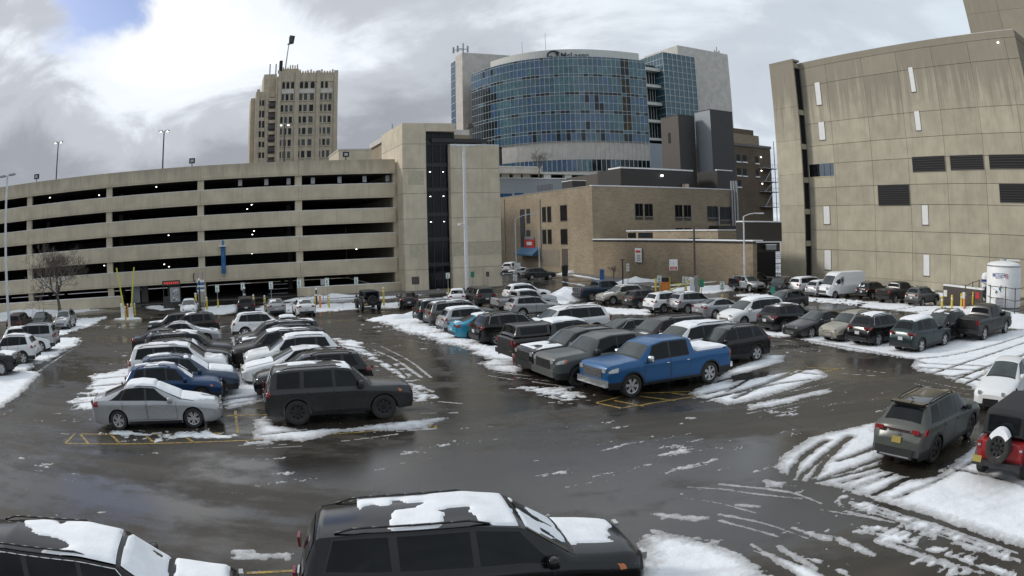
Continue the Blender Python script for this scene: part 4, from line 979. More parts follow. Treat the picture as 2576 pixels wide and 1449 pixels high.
# ---- charcoal clad plant blocks beside the brick building
def dark_blocks():
    q2 = 700/1779
    def Q(x, y): return (2250 + x*q2)/1.4907, (130 + y*q2)/1.4907
    def blk(name, label, xc, yc, xl, xr, t, side, front, zb=2.0):
        s0, zt = on_t(*Q(xc,yc), t); s1, _ = on_t(*Q(xr,yc), t); d = ray(*Q(xl, yc)); a, b = to_st(d); depth = s0*b/a - t
        g = gthing(name, label, 'plant tower', (s0+s1)/2, t, zb)
        MB().box(s0+.02, s1, t, t+depth, zb, zt-.01).build('front_cladding', [front], g)
        MB().box(s0, s0+.018, t+.01, t+depth, zb, zt).build('side_cladding', [side], g)
        MB().box(s0-.05, s1+.05, t-.05, t+depth, zt, zt+.15).build('roof_edge', [M['metal_d']], g)
        return g, s0, s1, zt
    g, s0, s1, zt = blk('plant_tower', 'dark brown clad plant tower with a small vent on its side', 742, 765, 575, 893, 122, M['metal_b'], M['metal_d'])
    t_, z_ = on_s(*Q(662, 985), s0); block('vent', M['void'], g, s0 - .06, s0 - .01, t_ - .4, t_ + .4, z_ - 1.1, z_ + 1.1)
    blk('plant_tower', 'black clad plant tower with a pale grey side, right of the brown one', 1045, 715, 900, 1255, 118, M['metal_l'], M['metal_d'])
    k3 = 700/1878
    def Rr(x, y): return (2250 + x*k3)/1.4907, (600 + y*k3)/1.4907
    # low dark penthouse along the brick roof
    t = 108.0
    s0, z0 = on_t(1652, 433, t); s1, _ = on_t(1842, 433, t)
    g = gthing('roof_plant_room', 'long low charcoal plant room behind the brick parapet', 'plant room', (s0+s1)/2, t, BR_Z)
    sa, za = on_t(*Rr(205, 83), t); sb, zb = on_t(*Rr(930, 125), t)
    MB().box(sa, sb, t, t+8, BR_Z, za-.02).build('front_cladding', [M['metal_d']], g)
    block('roof_snow', M['snow_car'], g, sa-.1, sb+.1, t-.1, t+4, za, za+.25)
    sc, zc = on_t(*Rr(1178, 105), t-4); sd, _ = on_t(*Rr(1325, 110), t-4); d = ray(*Rr(975, 120)); a_, b_ = to_st(d); dep = sc*b_/a_ - (t-4)
    MB().box(sc, sd, t-4, t-4+min(max(dep,3),14), BR_Z, zc).build('annex_cladding', [M['metal_d']], g)
    block('annex_snow', M['snow_car'], g, sc-.1, sd+.1, t-4.1, t-3.5, zc+.01, zc+.2)
    sl, zl = on_t(1424, 450, t+3); sr, _ = on_t(1530, 441, t+3)
    # receding west flank
    tf = sa; d = ray(1424, 449); a_, b_ = to_st(d); t2 = sa*b_/a_
    MB().box(sa+.02, sa+6, t+.02, min(t2, t+60), BR_Z, za-.3).build('flank_cladding', [M['metal_b']], g)
    w = on_s(1480, 452, sa)[0]
    s_, z_ = on_t(1667, 452, t-.3); block('wall_lamp', M['light'], g, s_-.16, s_+.16, t-.3, t-.02, on_t(*Rr(795,165),t)[1]-.14, on_t(*Rr(795,165),t)[1]+.14)
    a, zt_ = on_t(*Rr(858, 240), t-1); b, _ = on_t(*Rr(895, 240), t-1); block('vent_hood', M['conc'], g, a, b, t-1, t-.02, BR_Z, zt_)
    # dark link building at the far end of the wing, over a service bay
    LT = 62.5; sA, zA = on_t(1868, 560, LT); sB, _ = on_t(1966, 560, LT)
    g = gthing('link_building', 'dark link building over a black service bay, between brick wing and concrete block', 'link building', (sA+sB)/2, LT, -.9)
    zr = on_t(1900, 608, LT)[1]; zt = on_t(1900, 559, LT)[1]; zm = on_t(1930, 634, LT)[1]; sA += 2.0
    MB().box(sA-2, sB, LT, LT+1.2, zr+.02, zt).build('upper_cladding', [M['metal_d']], g)
    block('roof_snow', M['snow_car'], g, sA-2, sB, LT-.1, LT+1.2, zt+.01, zt+.15); block('ledge_snow', M['snow_car'], g, 55.7, sB, LT-.3, LT, zr-.12, zr+.01)
    MB().box(55.7, sB, LT+.4, LT+10, zm, zr-.13).build('lower_cladding', [M['metal_d']], g)
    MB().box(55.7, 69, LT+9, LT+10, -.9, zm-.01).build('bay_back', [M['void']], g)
    a, z1 = on_t(1928, 617, LT-.4); b, z2 = on_t(1953, 628, LT-.4); sg = gthing('bay_sign', 'small pale sign board above the black service bay', 'sign', (a+b)/2, LT-.4, z2)
    block('board', M['metal_l'], sg, a, b, LT-.4, LT-.25, min(z1,z2), max(z1,z2)); block('board_snow', M['snow_car'], sg, a, b, LT-.45, LT-.2, max(z1,z2)+.005, max(z1,z2)+.1)
    # wall plates with lamps by the bay
    # fire escape building
    t = 150.0
    s0, zt = on_t(1840, 365, t); s1, _ = on_t(1937, 372, t)
    g = gthing('fire_escape_building', 'old brown brick block with black fire escapes and lit windows', 'building', (s0+s1)/2, t, 0)
    MB().box(s0-4, s1, t, t+20, 0, zt).build('brick_wall', [M['brickC']], g)
    block('parapet', M['conc_d'], g, s0-4, s1+.3, t-.2, t+20, zt+.01, zt+.7)
    a, z2 = on_t(1846, 335, t+3); b, _ = on_t(1908, 335, t+3); MB().box(a-3, b, t+3, t+14, zt+.7, z2).build('penthouse', [M['brickB']], g)
    a, z2 = on_t(1845, 322, t+6); b, _ = on_t(1895, 330, t+6); MB().box(a-3, b, t+6, t+13, zt+2, z2).build('penthouse', [M['brickC']], g)
    for x0, y0, x1, y1 in ((1301,1142,1338,1208),(1358,1148,1398,1212),(1481,1160,1512,1225),(1306,1270,1344,1340),(1362,1275,1400,1345),(1485,1285,1516,1350),(1310,1385,1345,1449)):
        a, z1 = on_t(*Q(x0,y0), t); b, z2 = on_t(*Q(x1,y1), t)
        block('window', M['glass'], g, a, b, t-.06, t+.02, z2, z1); block('window_sill', M['snow_car'], g, a-.2, b+.2, t-.25, t, z2-.35, z2-.02)
    fe = gthing('fire_escape', 'black steel fire escape with landings and zigzag stairs on the brown block', 'fire escape', s1, t-1, 4)
    prev = None
    for x0, x1, y in ((1540,1676,1270),(1545,1682,1398),(1548,1690,1495),(1552,1690,1640)):
        a, z = on_t(*Q(x0,y), t-1.2); b, _ = on_t(*Q(x1,y), t-1.2)
        block('landing', M['pole_d'], fe, a, b, t-1.8, t-.1, z-.12, z); block('landing_snow', M['snow_car'], fe, a, b, t-1.8, t-.2, z+.005, z+.07)
        for k in range(7): MB().tube((a+(b-a)*k/6,t-1.8,z),(a+(b-a)*k/6,t-1.8,z+1.1),.04,n=4).build('baluster',[M['pole_d']],fe)
        MB().tube((a,t-1.8,z+1.1),(b,t-1.8,z+1.1),.05,n=4).build('rail',[M['pole_d']],fe)
        if prev: MB().tube((a+1, t-1.3, z),(prev[0]+(b-a)*.7, t-1.3, prev[1]),.14,n=4).build('stair',[M['steel']],fe)
        prev = (a, z)
    for x, y in ((1537,1168),(1542,1296),(1550,1420)):
        a, z = on_t(*Q(x,y), t-.3); block('wall_lamp', M['light'], g, a-.13, a+.13, t-.3, t-.07, z-.1, z+.1)
    MB().tube((s1-.2,t-1.8,2),(s1-.2,t-1.8,zt+2),.1,n=4).build('corner_post',[M['pole_d']],fe)
dark_blocks()
# ---- old stone office tower behind the garage
def deco_tower():
    t = 230.0; z7 = 500/1342
    def D(x, y): return (900 + x*z7)/1.4907, (80 + y*z7)/1.4907
    sL, zt = on_t(*D(375, 520), t); sR, _ = on_t(*D(975, 512), t)
    g = gthing('stone_office_tower', 'tall ornate old limestone office tower with arched top windows', 'tower', (sL+sR)/2, t, 0)
    MB().box(sL, sR, t, t+16, 0, zt-1.2).build('front_wall', [M['stone']], g)
    def S_(x): return on_t(*D(x, 900), t)[0]
    def zz(y): return on_t(*D(700, y), t)[1]
    for a, b in ((375,405),(545,590),(762,800),(940,978)):
        block('pier', M['stone'], g, S_(a), S_(b), t-.55, t, 0, zt + .5)
    for a, b in ((410,540),(592,760),(802,938)): block('parapet_panel', M['stone'], g, S_(a)-.1, S_(b)+.1, t-.25, t, zz(605), zt-.2)
    for k in range(22): block('crest', M['stone'], g, sL + (sR-sL)*(k+.2)/22, sL + (sR-sL)*(k+.75)/22, t-.3, t+.3, zt-.2, zt + (.9 if k % 4 == 0 else .35))
    groups = (((413,448),(455,492),(502,540)), ((592,632),(640,682),(700,748)), ((805,838),(848,882),(890,928)))
    rows = ((608,672,1),(728,792,0),(838,905,0),(955,1020,0),(1070,1135,0),(1185,1250,0),(1302,1370,0))
    for gi, grp in enumerate(groups):
        for y0, y1, arch in rows:
            for wi, (a, b) in enumerate(grp):
                if arch and gi == 2 and wi == 2: continue
                off = -(y0-608)*.035
                x0, x1, z0, z1 = S_(a+off+4), S_(b+off-4), zz(y1), zz(y0)
                w = MB()
                if arch:
                    c, r = (x0+x1)/2, (x1-x0)/2; w.box(x0, x1, t-.06, t-.01, z0, z1-r)
                    pts = [(c + r*math.cos(math.pi*i/8), z1-r + r*math.sin(math.pi*i/8)) for i in range(9)]
                    w.add([(x,t-.06,z) for x,z in pts], [tuple(range(8,-1,-1))])
                else: w.box(x0, x1, t-.06, t-.01, z0, z1)
                o = w.build('window', [M['glass'] if arch or random.random() < .3 else M['glass_c']], g)
                if not arch: MB().box(x0-.1, x1+.1, t-.3, t-.01, z0-.3, z0-.02).build('sill', [M['stone']], o)
            if not arch:
                o = None
        block('spandrel', M['conc_h'], g, S_(grp[0][0]), S_(grp[2][1]), t-.2, t-.01, zz(722), zz(682))
    # lower west wing, set back, with a dark slot of iron balconies
    tw = t + 2; a, zw = on_t(*D(165, 712), tw); b, _ = on_t(*D(372, 712), tw)
    MB().box(a, b, tw, tw+14, 0, zw).build('wing_wall', [M['stone']], g)
    a2, zw2 = on_t(*D(112, 775), tw+3); MB().box(a2, a-.01, tw+3, tw+13, 0, zw2+.0).build('wing_step', [M['stone']], g)
    for x in (178, 270): s_ = on_t(*D(x, 900), tw)[0]; block('pier', M['stone'], g, s_-.5, s_+.5, tw-.5, tw, 0, zw + .8)
    for y0, y1 in ((795,850),(900,965),(1003,1070),(1108,1165),(1212,1265),(1320,1375)):
        for x0, x1 in ((187,210),(222,243)):
            p, z1 = on_t(*D(x0,y0), tw); r, z0 = on_t(*D(x1,y1), tw); block('window', M['glass'], g, p, r, tw-.06, tw-.01, z0, z1)
    p, z1 = on_t(*D(292,765), tw-.3); r, z0 = on_t(*D(345,1440), tw-.3)
    block('balcony_slot', M['metal_b'], g, p+.4, r-.4, tw-.3, tw-.01, z0, z1)
    for k in range(12):
        z = z1 - (k+.5)*(z1-z0)/12
        block('balcony', M['pole_d'] if k % 2 else M['stone'], g, p, r, tw-1.2, tw-.31, z-.5, z+.5)
    # upper step with the lift house
    a, zu = on_t(*D(245, 535), t+4); b, _ = on_t(*D(372, 535), t+4); MB().box(a, b, t+4, t+14, zw, zu).build('upper_step', [M['stone']], g)
    a, zu2 = on_t(*D(430, 480), t+5); b, _ = on_t(*D(595, 480), t+5); MB().box(a, b, t+5, t+14, zt-1.2, zu2).build('lift_house', [M['stone']], g)
    for k in range(7): block('crest', M['stone'], g, a+(b-a)*k/7, a+(b-a)*(k+.5)/7, t+4.8, t+5.4, zu2, zu2 + random.uniform(.4, 1.6))
    p, zc = on_t(*D(402, 395), t+3); r, zb = on_t(*D(426, 512), t+3); block('chimney', M['black'], g, p, r, t+3, t+5, zb-2, zc)
    s_, z0 = on_t(*D(452, 470), t+8); s2, z1 = on_t(*D(490, 140), t+8)
    m = gthing('flag_mast', 'tall slim flag mast with a small dark furled flag, on top of the stone tower', 'flag mast', s_, t+8, z0)
    MB().tube((s_,t+8,z0-2),(s_+1.2,t+8,z1), .28, .14, 6).build('mast', [M['steel']], m)
    MB().add([(s_+1.2,t+8,z1),(s_+2.9,t+7.4,z1-.5),(s_+2.6,t+8.2,z1-3.2),(s_+1.0,t+8,z1-3.4)], [(0,1,2,3)]).box(s_+.9,s_+2.2,t+7.7,t+8.3,z1-2.6,z1-.6).build('flag', [M['pole_d']], m)
    MB().lathe([(0,-.6),(.6,0),(0,.6)], (s_+.9,t+8,z0+(z1-z0)*.72), 8).build('ball', [M['steel']], m)
    for x, y0, y1, lab in ((365,430,515,'thin dark aerial left of the black chimney on the stone tower'),(305,430,520,'short leftmost aerial on the stone tower roof'),(683,490,515,'stubby finial on the middle of the stone tower parapet')):
        s_, za = on_t(*D(x,y0), t+5); _, zb = on_t(*D(x,y1), t+5); m = gthing('roof_aerial', lab, 'aerial', s_, t+5, zb); MB().tube((s_,t+5,zb-1.5),(s_,t+5,za),.22,n=5).build('mast',[M['steel']],m)
    # lower buildings between tower and stair tower
    tb = 140.0; a, zb = on_t(852, 378, tb); b, _ = on_t(1005, 378, tb)
    g = gthing('beige_block', 'plain low beige block showing above the car park roof', 'building', (a+b)/2, tb, 0)
    MB().box(a, b, tb, tb+12, 0, zb).build('wall', [M['conc_t']], g); block('coping', M['conc_h'], g, a-.1, b, tb-.1, tb+12, zb, zb+.25)
    s_b = on_t(945, 372, 150)[0]
    ta_, z1 = on_s(999, 338, 24.0); tb_, _ = on_s(935, 385, 24.0)
    g = gthing('windowed_block', 'brown brick block with a row of small windows, left of the stair tower', 'building', 29, ta_, 0)
    MB().box(24, 34, ta_, tb_, 0, z1).build('wall', [M['brickA']], g); block('cornice', M['conc_h'], g, 23.7, 34, ta_, tb_, z1, z1+.7)
    for k in range(8):
        for r in range(2):
            t0 = ta_ + 1 + k*(tb_-ta_-2)/8; block('window', M['glass'], g, 23.94, 24, t0, t0+1.6, z1-4.6-r*5, z1-2.2-r*5)
    v = gthing('roof_aerial', 'thin aerial rising from the brown windowed block', 'aerial', 26, ta_+8, z1); s_, zz_ = on_t(987, 312, ta_+8)
    MB().tube((s_,ta_+8,z1),(s_,ta_+8,zz_),.1,n=5).build('mast',[M['steel']],v)
deco_tower()
# ---------------------------------------------------------------- vehicles
# A body is lofted from stations along its length: (x, top z, shoulder z, half width at shoulder, half width at top edge)
def crown(q): return .055*np.abs(q)**3
class Body:
    def __init__(self, keys, zb, axles=(), Ra=.4, zc=.36, step=.06, soft=.06, sink=(0.06,0.06)):
        k = sorted(keys, key=lambda a: -a[0]); self.k = np.array(k)[::-1]; self.zb = zb; self.ax = axles; self.Ra = Ra; self.zc = zc
        self.xmin, self.xmax = self.k[0,0], self.k[-1,0]; self.soft = soft; self.step = step; self.sink = sink
    def prm(self, x, i):
        s = self.soft; t = 0
        for d, w in ((-1,.1),(-.5,.2),(0,.4),(.5,.2),(1,.1)):
            lim = np.minimum(s, np.minimum(x - self.xmin, self.xmax - x)); t = t + w*np.interp(x + d*lim, self.k[:,0], self.k[:,i])
        return t
    def zlow0(self, x):
        e = np.minimum(x - self.xmin, self.xmax - x); return self.zb + .10*np.clip(1 - e/.45, 0, 1)**2
    def zlow(self, x):
        z = self.zlow0(x); zs = self.prm(x, 2)
        for a in self.ax:
            d = np.abs(x - a); arch = self.zc + np.sqrt(np.maximum(self.Ra**2 - d**2, 0)); z = np.where(d < self.Ra, np.maximum(z, np.minimum(arch, zs - .05)), z)
        return z
    def side(self, x, z):                              # half width of the lower body at height z
        x, z = np.asarray(x, float), np.asarray(z, float); zs, ws = self.prm(x, 2), self.prm(x, 3); zl = self.zlow0(x)
        u = np.clip((z - zl)/(zs - zl + 1e-6), 0, 1)
        return ws*np.interp(u, [0, .10, .30, .55, .80, .92, 1], [.945, .970, .982, .978, 1.0, .990, .945])
    def shoulder(self, x): return self.side(x, self.prm(x, 2))
    def glass(self, x, t):                             # the side between shoulder and top edge
        x, t = np.asarray(x, float), np.asarray(t, float); y0, z0 = self.shoulder(x), self.prm(x, 2); y1, z1 = self.prm(x, 4), self.prm(x, 1) - .055
        h = np.clip((z1 - z0)/.4, 0, 1); y = y0 + (y1 - y0)*t + .05*h*t*(1 - t); return y, z0 + (z1 - z0)*t
    def top(self, x, q): return q*self.prm(x, 4), self.prm(x, 1) - crown(q)
    def mesh(self, name, mats):
        xs = list(np.arange(self.xmin, self.xmax, self.step)) + [self.xmax]
        for a in self.ax:
            r = self.Ra
            for f in (-1.0, -.985, -.94, -.86, -.5, 0, .5, .86, .94, .985, 1.0): xs.append(a + f*r)
            xs += [a - r - .004, a + r + .004]
        xs = np.array(sorted(set(np.round([x for x in xs if self.xmin <= x <= self.xmax], 4)))); n = len(xs)
        zl, zs = self.zlow(xs), self.prm(xs, 2); ring = []
        w0 = self.side(xs, zl); ring.append((0*xs, zl)); ring.append((w0*.70, zl))
        for u in (0, .06, .2, .4, .6, .8, .92, 1): z = zl + (zs - zl)*u; ring.append((self.side(xs, z), z))
        for t in (.33, .66): ring.append(self.glass(xs, t))
        for q in (1, .9, .7, .4, 0): ring.append(self.top(xs, np.full(n, float(q))))
        K = len(ring); Y = np.array([r[0] for r in ring]).T; Z = np.array([r[1] for r in ring]).T
        Yf = np.concatenate([Y, -Y[:, -2:0:-1]], 1); Zf = np.concatenate([Z, Z[:, -2:0:-1]], 1); F = Yf.shape[1]
        V = np.stack([np.repeat(xs[:, None], F, 1), Yf, Zf], 2).reshape(-1, 3)
        fs, mi = [], []
        for i in range(n - 1):
            for j in range(F):
                fs.append((i*F+j, i*F+(j+1) % F, (i+1)*F+(j+1) % F, (i+1)*F+j)); mi.append(1 if j in (0, 1, F-1, F-2) else 0)
        for i, rev in ((0, False), (n-1, True)):       # rounded end caps
            b = len(V); c = V[i*F:(i+1)*F]; xe = xs[i] + (-.035 if i == 0 else .035)
            zc = (c[:,2].min() + c[:,2].max())/2; inner = np.stack([np.full(F, xe), c[:,1]*.93, zc + (c[:,2]-zc)*.88], 1)
            V = np.concatenate([V, inner])
            for j in range(F):
                q = (i*F+(j+1) % F, i*F+j, b+j, b+(j+1) % F); fs.append(q[::-1] if rev else q); mi.append(0)
            f = tuple(range(b+F-1, b-1, -1)) if not rev else tuple(range(b, b+F)); fs.append(f[::-1] if False else f); mi.append(0)
        me = bpy.data.meshes.new(name); me.from_pydata(V.tolist(), [], fs)
        for m in mats: me.materials.append(m)
        me.polygons.foreach_set('material_index', mi); me.polygons.foreach_set('use_smooth', [True]*len(fs))
        bm = bmesh.new(); bm.from_mesh(me); bmesh.ops.recalc_face_normals(bm, faces=bm.faces); bm.to_mesh(me); bm.free()
        me.set_sharp_from_angle(angle=math.radians(38)); me.update(); return me
def sheet(fn, na, nb, off, out, cut=None, hfun=None):
    """grid of points fn(a, b) pushed out along the surface normal; out: reference direction at the middle"""
    a, b = np.meshgrid(np.linspace(0, 1, na), np.linspace(0, 1, nb), indexing='ij')
    P = np.stack(fn(a, b), 2); e = 1e-3
    Pa = np.stack(fn(np.clip(a+e,0,1), b), 2) - np.stack(fn(np.clip(a-e,0,1), b), 2); Pb = np.stack(fn(a, np.clip(b+e,0,1)), 2) - np.stack(fn(a, np.clip(b-e,0,1)), 2)
    N = np.cross(Pa, Pb); N /= np.linalg.norm(N, axis=2, keepdims=True) + 1e-9
    if (N[na//2, nb//2] @ np.array(out)) < 0: N = -N
    o = off if hfun is None else hfun(P)[..., None]
    V = (P + N*o)
    idx = np.arange(na*nb).reshape(na, nb); Q = np.stack([idx[:-1,:-1], idx[1:,:-1], idx[1:,1:], idx[:-1,1:]], 2).reshape(-1, 4)
    if hfun is not None:
        hv = (o[..., 0] > 0).ravel(); Q = Q[hv[Q].any(1)]
    n0 = np.cross(V[1,0]-V[0,0], V[0,1]-V[0,0])
    if n0 @ N[0,0] < 0: Q = Q[:, ::-1]
    return V.reshape(-1, 3).tolist(), [tuple(q) for q in Q.tolist()]
def sheet_mesh(name, mat, parts, smooth=True):
    mb = MB()
    for v, f in parts: mb.add(v, f)
    return mb.mesh(name, [mat], smooth=smooth)
def blob(name, mat, c, r, n=3):                          # rounded box
    bm = bmesh.new(); bmesh.ops.create_cube(bm, size=2); bmesh.ops.subdivide_edges(bm, edges=bm.edges, cuts=n, use_grid_fill=True)
    for v in bm.verts:
        d = Vector([abs(k)**5 for k in v.co]); s = (d.x + d.y + d.z)**(1/5); v.co = Vector((v.co.x/s*r[0] + c[0], v.co.y/s*r[1] + c[1], v.co.z/s*r[2] + c[2]))
    me = bpy.data.meshes.new(name); bm.to_mesh(me); bm.free(); me.materials.append(mat); me.polygons.foreach_set('use_smooth', [True]*len(me.polygons)); return me
WHEELS = {}
def wheel_meshes(R, w, style):
    k = (R, w, style)
    if k in WHEELS: return WHEELS[k]
    rr = R*(.60 if style == 'offroad' else .68); n = 28; mb = MB()
    prof = [(rr*.97,-w*.42),(rr*1.03,-w*.47),(R*.86,-w*.5),(R*.955,-w*.46),(R,-w*.36),(R,w*.36),(R*.955,w*.46),(R*.86,w*.5),(rr*1.03,w*.47),(rr*.97,w*.42)]
    vs, fs = [], []
    for r, y in prof: vs += [(r*math.cos(2*math.pi*i/n), y, r*math.sin(2*math.pi*i/n)) for i in range(n)]
    for j in range(len(prof)-1): fs += [(j*n+i, j*n+(i+1)%n, (j+1)*n+(i+1)%n, (j+1)*n+i) for i in range(n)]
    mb.add(vs, fs); bmsh = mb.mesh('tyre', [M['tyre']], smooth=True, angle=40)
    rim = MB(); y0 = w*.40
    def disc(r0, r1, ya, yb, mi=0):
        b = [(r0*math.cos(2*math.pi*i/n), ya, r0*math.sin(2*math.pi*i/n)) for i in range(n)] + [(r1*math.cos(2*math.pi*i/n), yb, r1*math.sin(2*math.pi*i/n)) for i in range(n)]
        rim.add(b, [(i,(i+1)%n,n+(i+1)%n,n+i) for i in range(n)], mi)
    disc(rr*.985, rr*.90, y0, y0 - .012); disc(rr*.90, rr*.86, y0 - .012, y0 - .09); disc(rr*.9, .01, y0 - .09, y0 - .09, 1)
    ns = {'five': 5, 'split': 10, 'six': 6, 'offroad': 8, 'steel': 12}.get(style, 5)
    for i in range(ns):
        a = 2*math.pi*i/ns + (.17 if style == 'split' and i % 2 else 0); wd = {'five': .055, 'split': .026, 'six': .045, 'offroad': .04, 'steel': .03}.get(style, .05)*R/.36
        c, s_ = math.cos(a), math.sin(a); px, pz = -s_*wd, c*wd; vs = []
        for r, k_ in ((rr*.12, .8), (rr*.89, 1.15)):
            for y in (y0 - .018, y0 - .06): vs += [(c*r + px*k_, y, s_*r + pz*k_), (c*r - px*k_, y, s_*r - pz*k_)]
        rim.add(vs, [(0,1,5,4),(0,4,6,2),(1,3,7,5),(4,5,7,6)])
    disc(rr*.17, .006, y0 - .006, y0 - .002)
    rm = rim.mesh('rim', [M['alloy'], M['black']], smooth=False)
    rd = rm.copy(); rd.materials.clear(); rd.materials.append(M['alloy_d']); rd.materials.append(M['black'])
    WHEELS[k] = (bmsh, rm, rd); return WHEELS[k]

# each type: dimensions, stations and glazing
T = {}
T['sedan'] = dict(H=1.46, R=.335, tw=.22, xf=1.42, xr=-1.41, zb=.20, keys=[(2.42,.66,.58,.66,.56),(2.36,.74,.62,.78,.62),(2.20,.80,.68,.86,.68),(1.75,.88,.78,.905,.74),(1.02,1.00,.90,.925,.74),(.08,1.40,.955,.93,.60),(-.42,1.455,.965,.93,.61),(-1.00,1.41,.98,.93,.585),(-1.96,1.105,1.01,.91,.66),(-2.22,1.075,.995,.87,.66),(-2.38,1.03,.95,.80,.60),(-2.42,.92,.88,.74,.58)],
    ws=(.97,.14), rw=(-1.10,-1.90), wins=[((.74,-.22),(.08,-.22)),((-.30,-1.22),(-.30,-1.02))], quarter=((-1.28,-1.66),(-1.08,-1.18)), doors=[(.86,-.24),(-.27,-1.18)], hz=(.60,.76), tz=(.80,1.0), grille=(.55,.30,.50), roof=(.05,-1.0), hood=(2.25,1.02), trunk=(-2.0,-2.32), W=1.86)
T['crossover'] = dict(H=1.68, R=.365, tw=.23, xf=1.36, xr=-1.33, zb=.25, keys=[(2.28,.78,.66,.70,.62),(2.22,.90,.72,.82,.66),(2.05,.97,.80,.88,.70),(1.70,1.03,.90,.915,.74),(1.05,1.11,1.00,.93,.74),(.32,1.58,1.06,.935,.62),(-.30,1.665,1.07,.935,.64),(-1.20,1.645,1.10,.93,.62),(-1.78,1.585,1.13,.915,.59),(-2.12,1.16,1.10,.90,.72),(-2.24,1.02,.95,.86,.70),(-2.28,.80,.76,.80,.70)],
    ws=(1.00,.38), rw=(-1.84,-2.08), wins=[((.80,-.10),(.28,-.12)),((-.18,-1.08),(-.19,-1.08))], quarter=((-1.20,-1.74),(-1.20,-1.56)), doors=[(.90,-.13),(-.16,-1.02)], hz=(.70,.86), tz=(.92,1.08), grille=(.62,.46,.68), roof=(.15,-1.70), hood=(2.10,1.08), trunk=None, rails=(.05,-1.55,.55), W=1.87)
T['suv'] = dict(H=1.80, R=.39, tw=.25, xf=1.52, xr=-1.46, zb=.27, keys=[(2.52,.86,.72,.78,.70),(2.46,1.00,.80,.90,.74),(2.30,1.06,.90,.95,.76),(1.90,1.11,.98,.98,.80),(1.40,1.18,1.07,.99,.80),(.70,1.69,1.14,.995,.70),(.05,1.785,1.15,.995,.72),(-1.50,1.765,1.17,.99,.70),(-2.16,1.70,1.19,.97,.66),(-2.40,1.22,1.16,.955,.80),(-2.49,1.06,1.0,.92,.78),(-2.52,.84,.80,.86,.76)],
    ws=(1.35,.76), rw=(-2.20,-2.37), wins=[((1.14,.06),(.64,.04)),((-.04,-1.04),(-.05,-1.04))], quarter=((-1.16,-2.08),(-1.16,-1.92)), doors=[(1.08,.02),(-.02,-1.0)], hz=(.80,.98), tz=(.92,1.18), grille=(.72,.55,.88), roof=(.55,-2.08), hood=(2.36,1.44), trunk=None, rails=(.25,-1.9,.62), W=2.0)
T['boxy_suv'] = dict(H=1.84, R=.415, tw=.27, xf=1.44, xr=-1.40, zb=.34, keys=[(2.42,.92,.78,.78,.72),(2.37,1.06,.84,.88,.76),(2.22,1.11,.93,.93,.80),(1.85,1.14,1.03,.955,.82),(1.08,1.20,1.11,.965,.80),(.50,1.72,1.15,.97,.70),(-.05,1.82,1.16,.97,.72),(-1.50,1.81,1.17,.965,.71),(-2.10,1.75,1.18,.955,.69),(-2.32,1.25,1.18,.94,.80),(-2.40,1.12,1.05,.91,.80),(-2.43,.86,.82,.86,.78)],
    ws=(1.04,.55), rw=(-2.14,-2.29), wins=[((.82,-.08),(.44,-.08)),((-.18,-1.12),(-.18,-1.08))], quarter=((-1.26,-2.02),(-1.22,-1.96)), doors=[(.92,-.12),(-.15,-1.06)], hz=(.86,1.02), tz=(.98,1.22), grille=(.70,.66,.98), roof=(.35,-2.0), hood=(2.25,1.12), trunk=None, rails=(.2,-1.85,.62), W=1.94, style='offroad', flare=.07)
T['pickup'] = dict(H=1.93, R=.42, tw=.27, xf=1.88, xr=-1.82, zb=.36, keys=[(2.92,1.12,.94,.90,.84),(2.89,1.22,1.04,.97,.88),(2.74,1.27,1.10,.99,.88),(2.30,1.30,1.16,1.0,.88),(1.50,1.34,1.20,1.0,.84),(.92,1.80,1.20,1.0,.72),(.40,1.91,1.21,1.0,.74),(-.55,1.91,1.22,1.0,.735),(-.93,1.86,1.22,1.0,.71),(-1.02,1.34,1.24,1.0,.90),(-1.20,1.345,1.25,1.0,.93),(-2.78,1.345,1.25,.995,.93),(-2.88,1.33,1.23,.98,.92),(-2.92,1.28,1.18,.96,.90)],
    ws=(1.46,.98), rw=(-.945,-1.01), wins=[((1.26,.22),(.86,.20)),((.13,-.72),(.12,-.72))], quarter=None, doors=[(1.36,.17),(.14,-.80)], hz=(.94,1.14), tz=(.92,1.26), grille=(.72,.76,1.10), roof=(.76,-.86), hood=(2.78,1.54), trunk=(-1.22,-2.80), W=2.03, bed=(-1.10,-2.82), chrome=True)
T['minivan'] = dict(H=1.77, R=.36, tw=.23, xf=1.58, xr=-1.50, zb=.20, keys=[(2.58,.70,.60,.74,.66),(2.52,.86,.68,.88,.70),(2.34,.97,.80,.95,.74),(1.95,1.07,.93,.98,.80),(1.52,1.15,1.02,.99,.80),(.62,1.66,1.08,1.0,.70),(.05,1.76,1.09,1.0,.72),(-1.50,1.745,1.11,.995,.70),(-2.16,1.69,1.13,.98,.67),(-2.46,1.18,1.11,.965,.80),(-2.55,1.0,.95,.93,.80),(-2.58,.78,.74,.88,.76)],
    ws=(1.46,.70), rw=(-2.20,-2.42), wins=[((1.18,.12),(.58,.08)),((.02,-1.05),(.0,-1.05))], quarter=((-1.15,-2.08),(-1.15,-1.95)), doors=[(1.2,.08),(.04,-1.0)], hz=(.74,.88), tz=(.88,1.16), grille=(.60,.42,.62), roof=(.45,-2.1), hood=(2.40,1.55), trunk=None, rails=(.2,-1.9,.60), W=2.0)
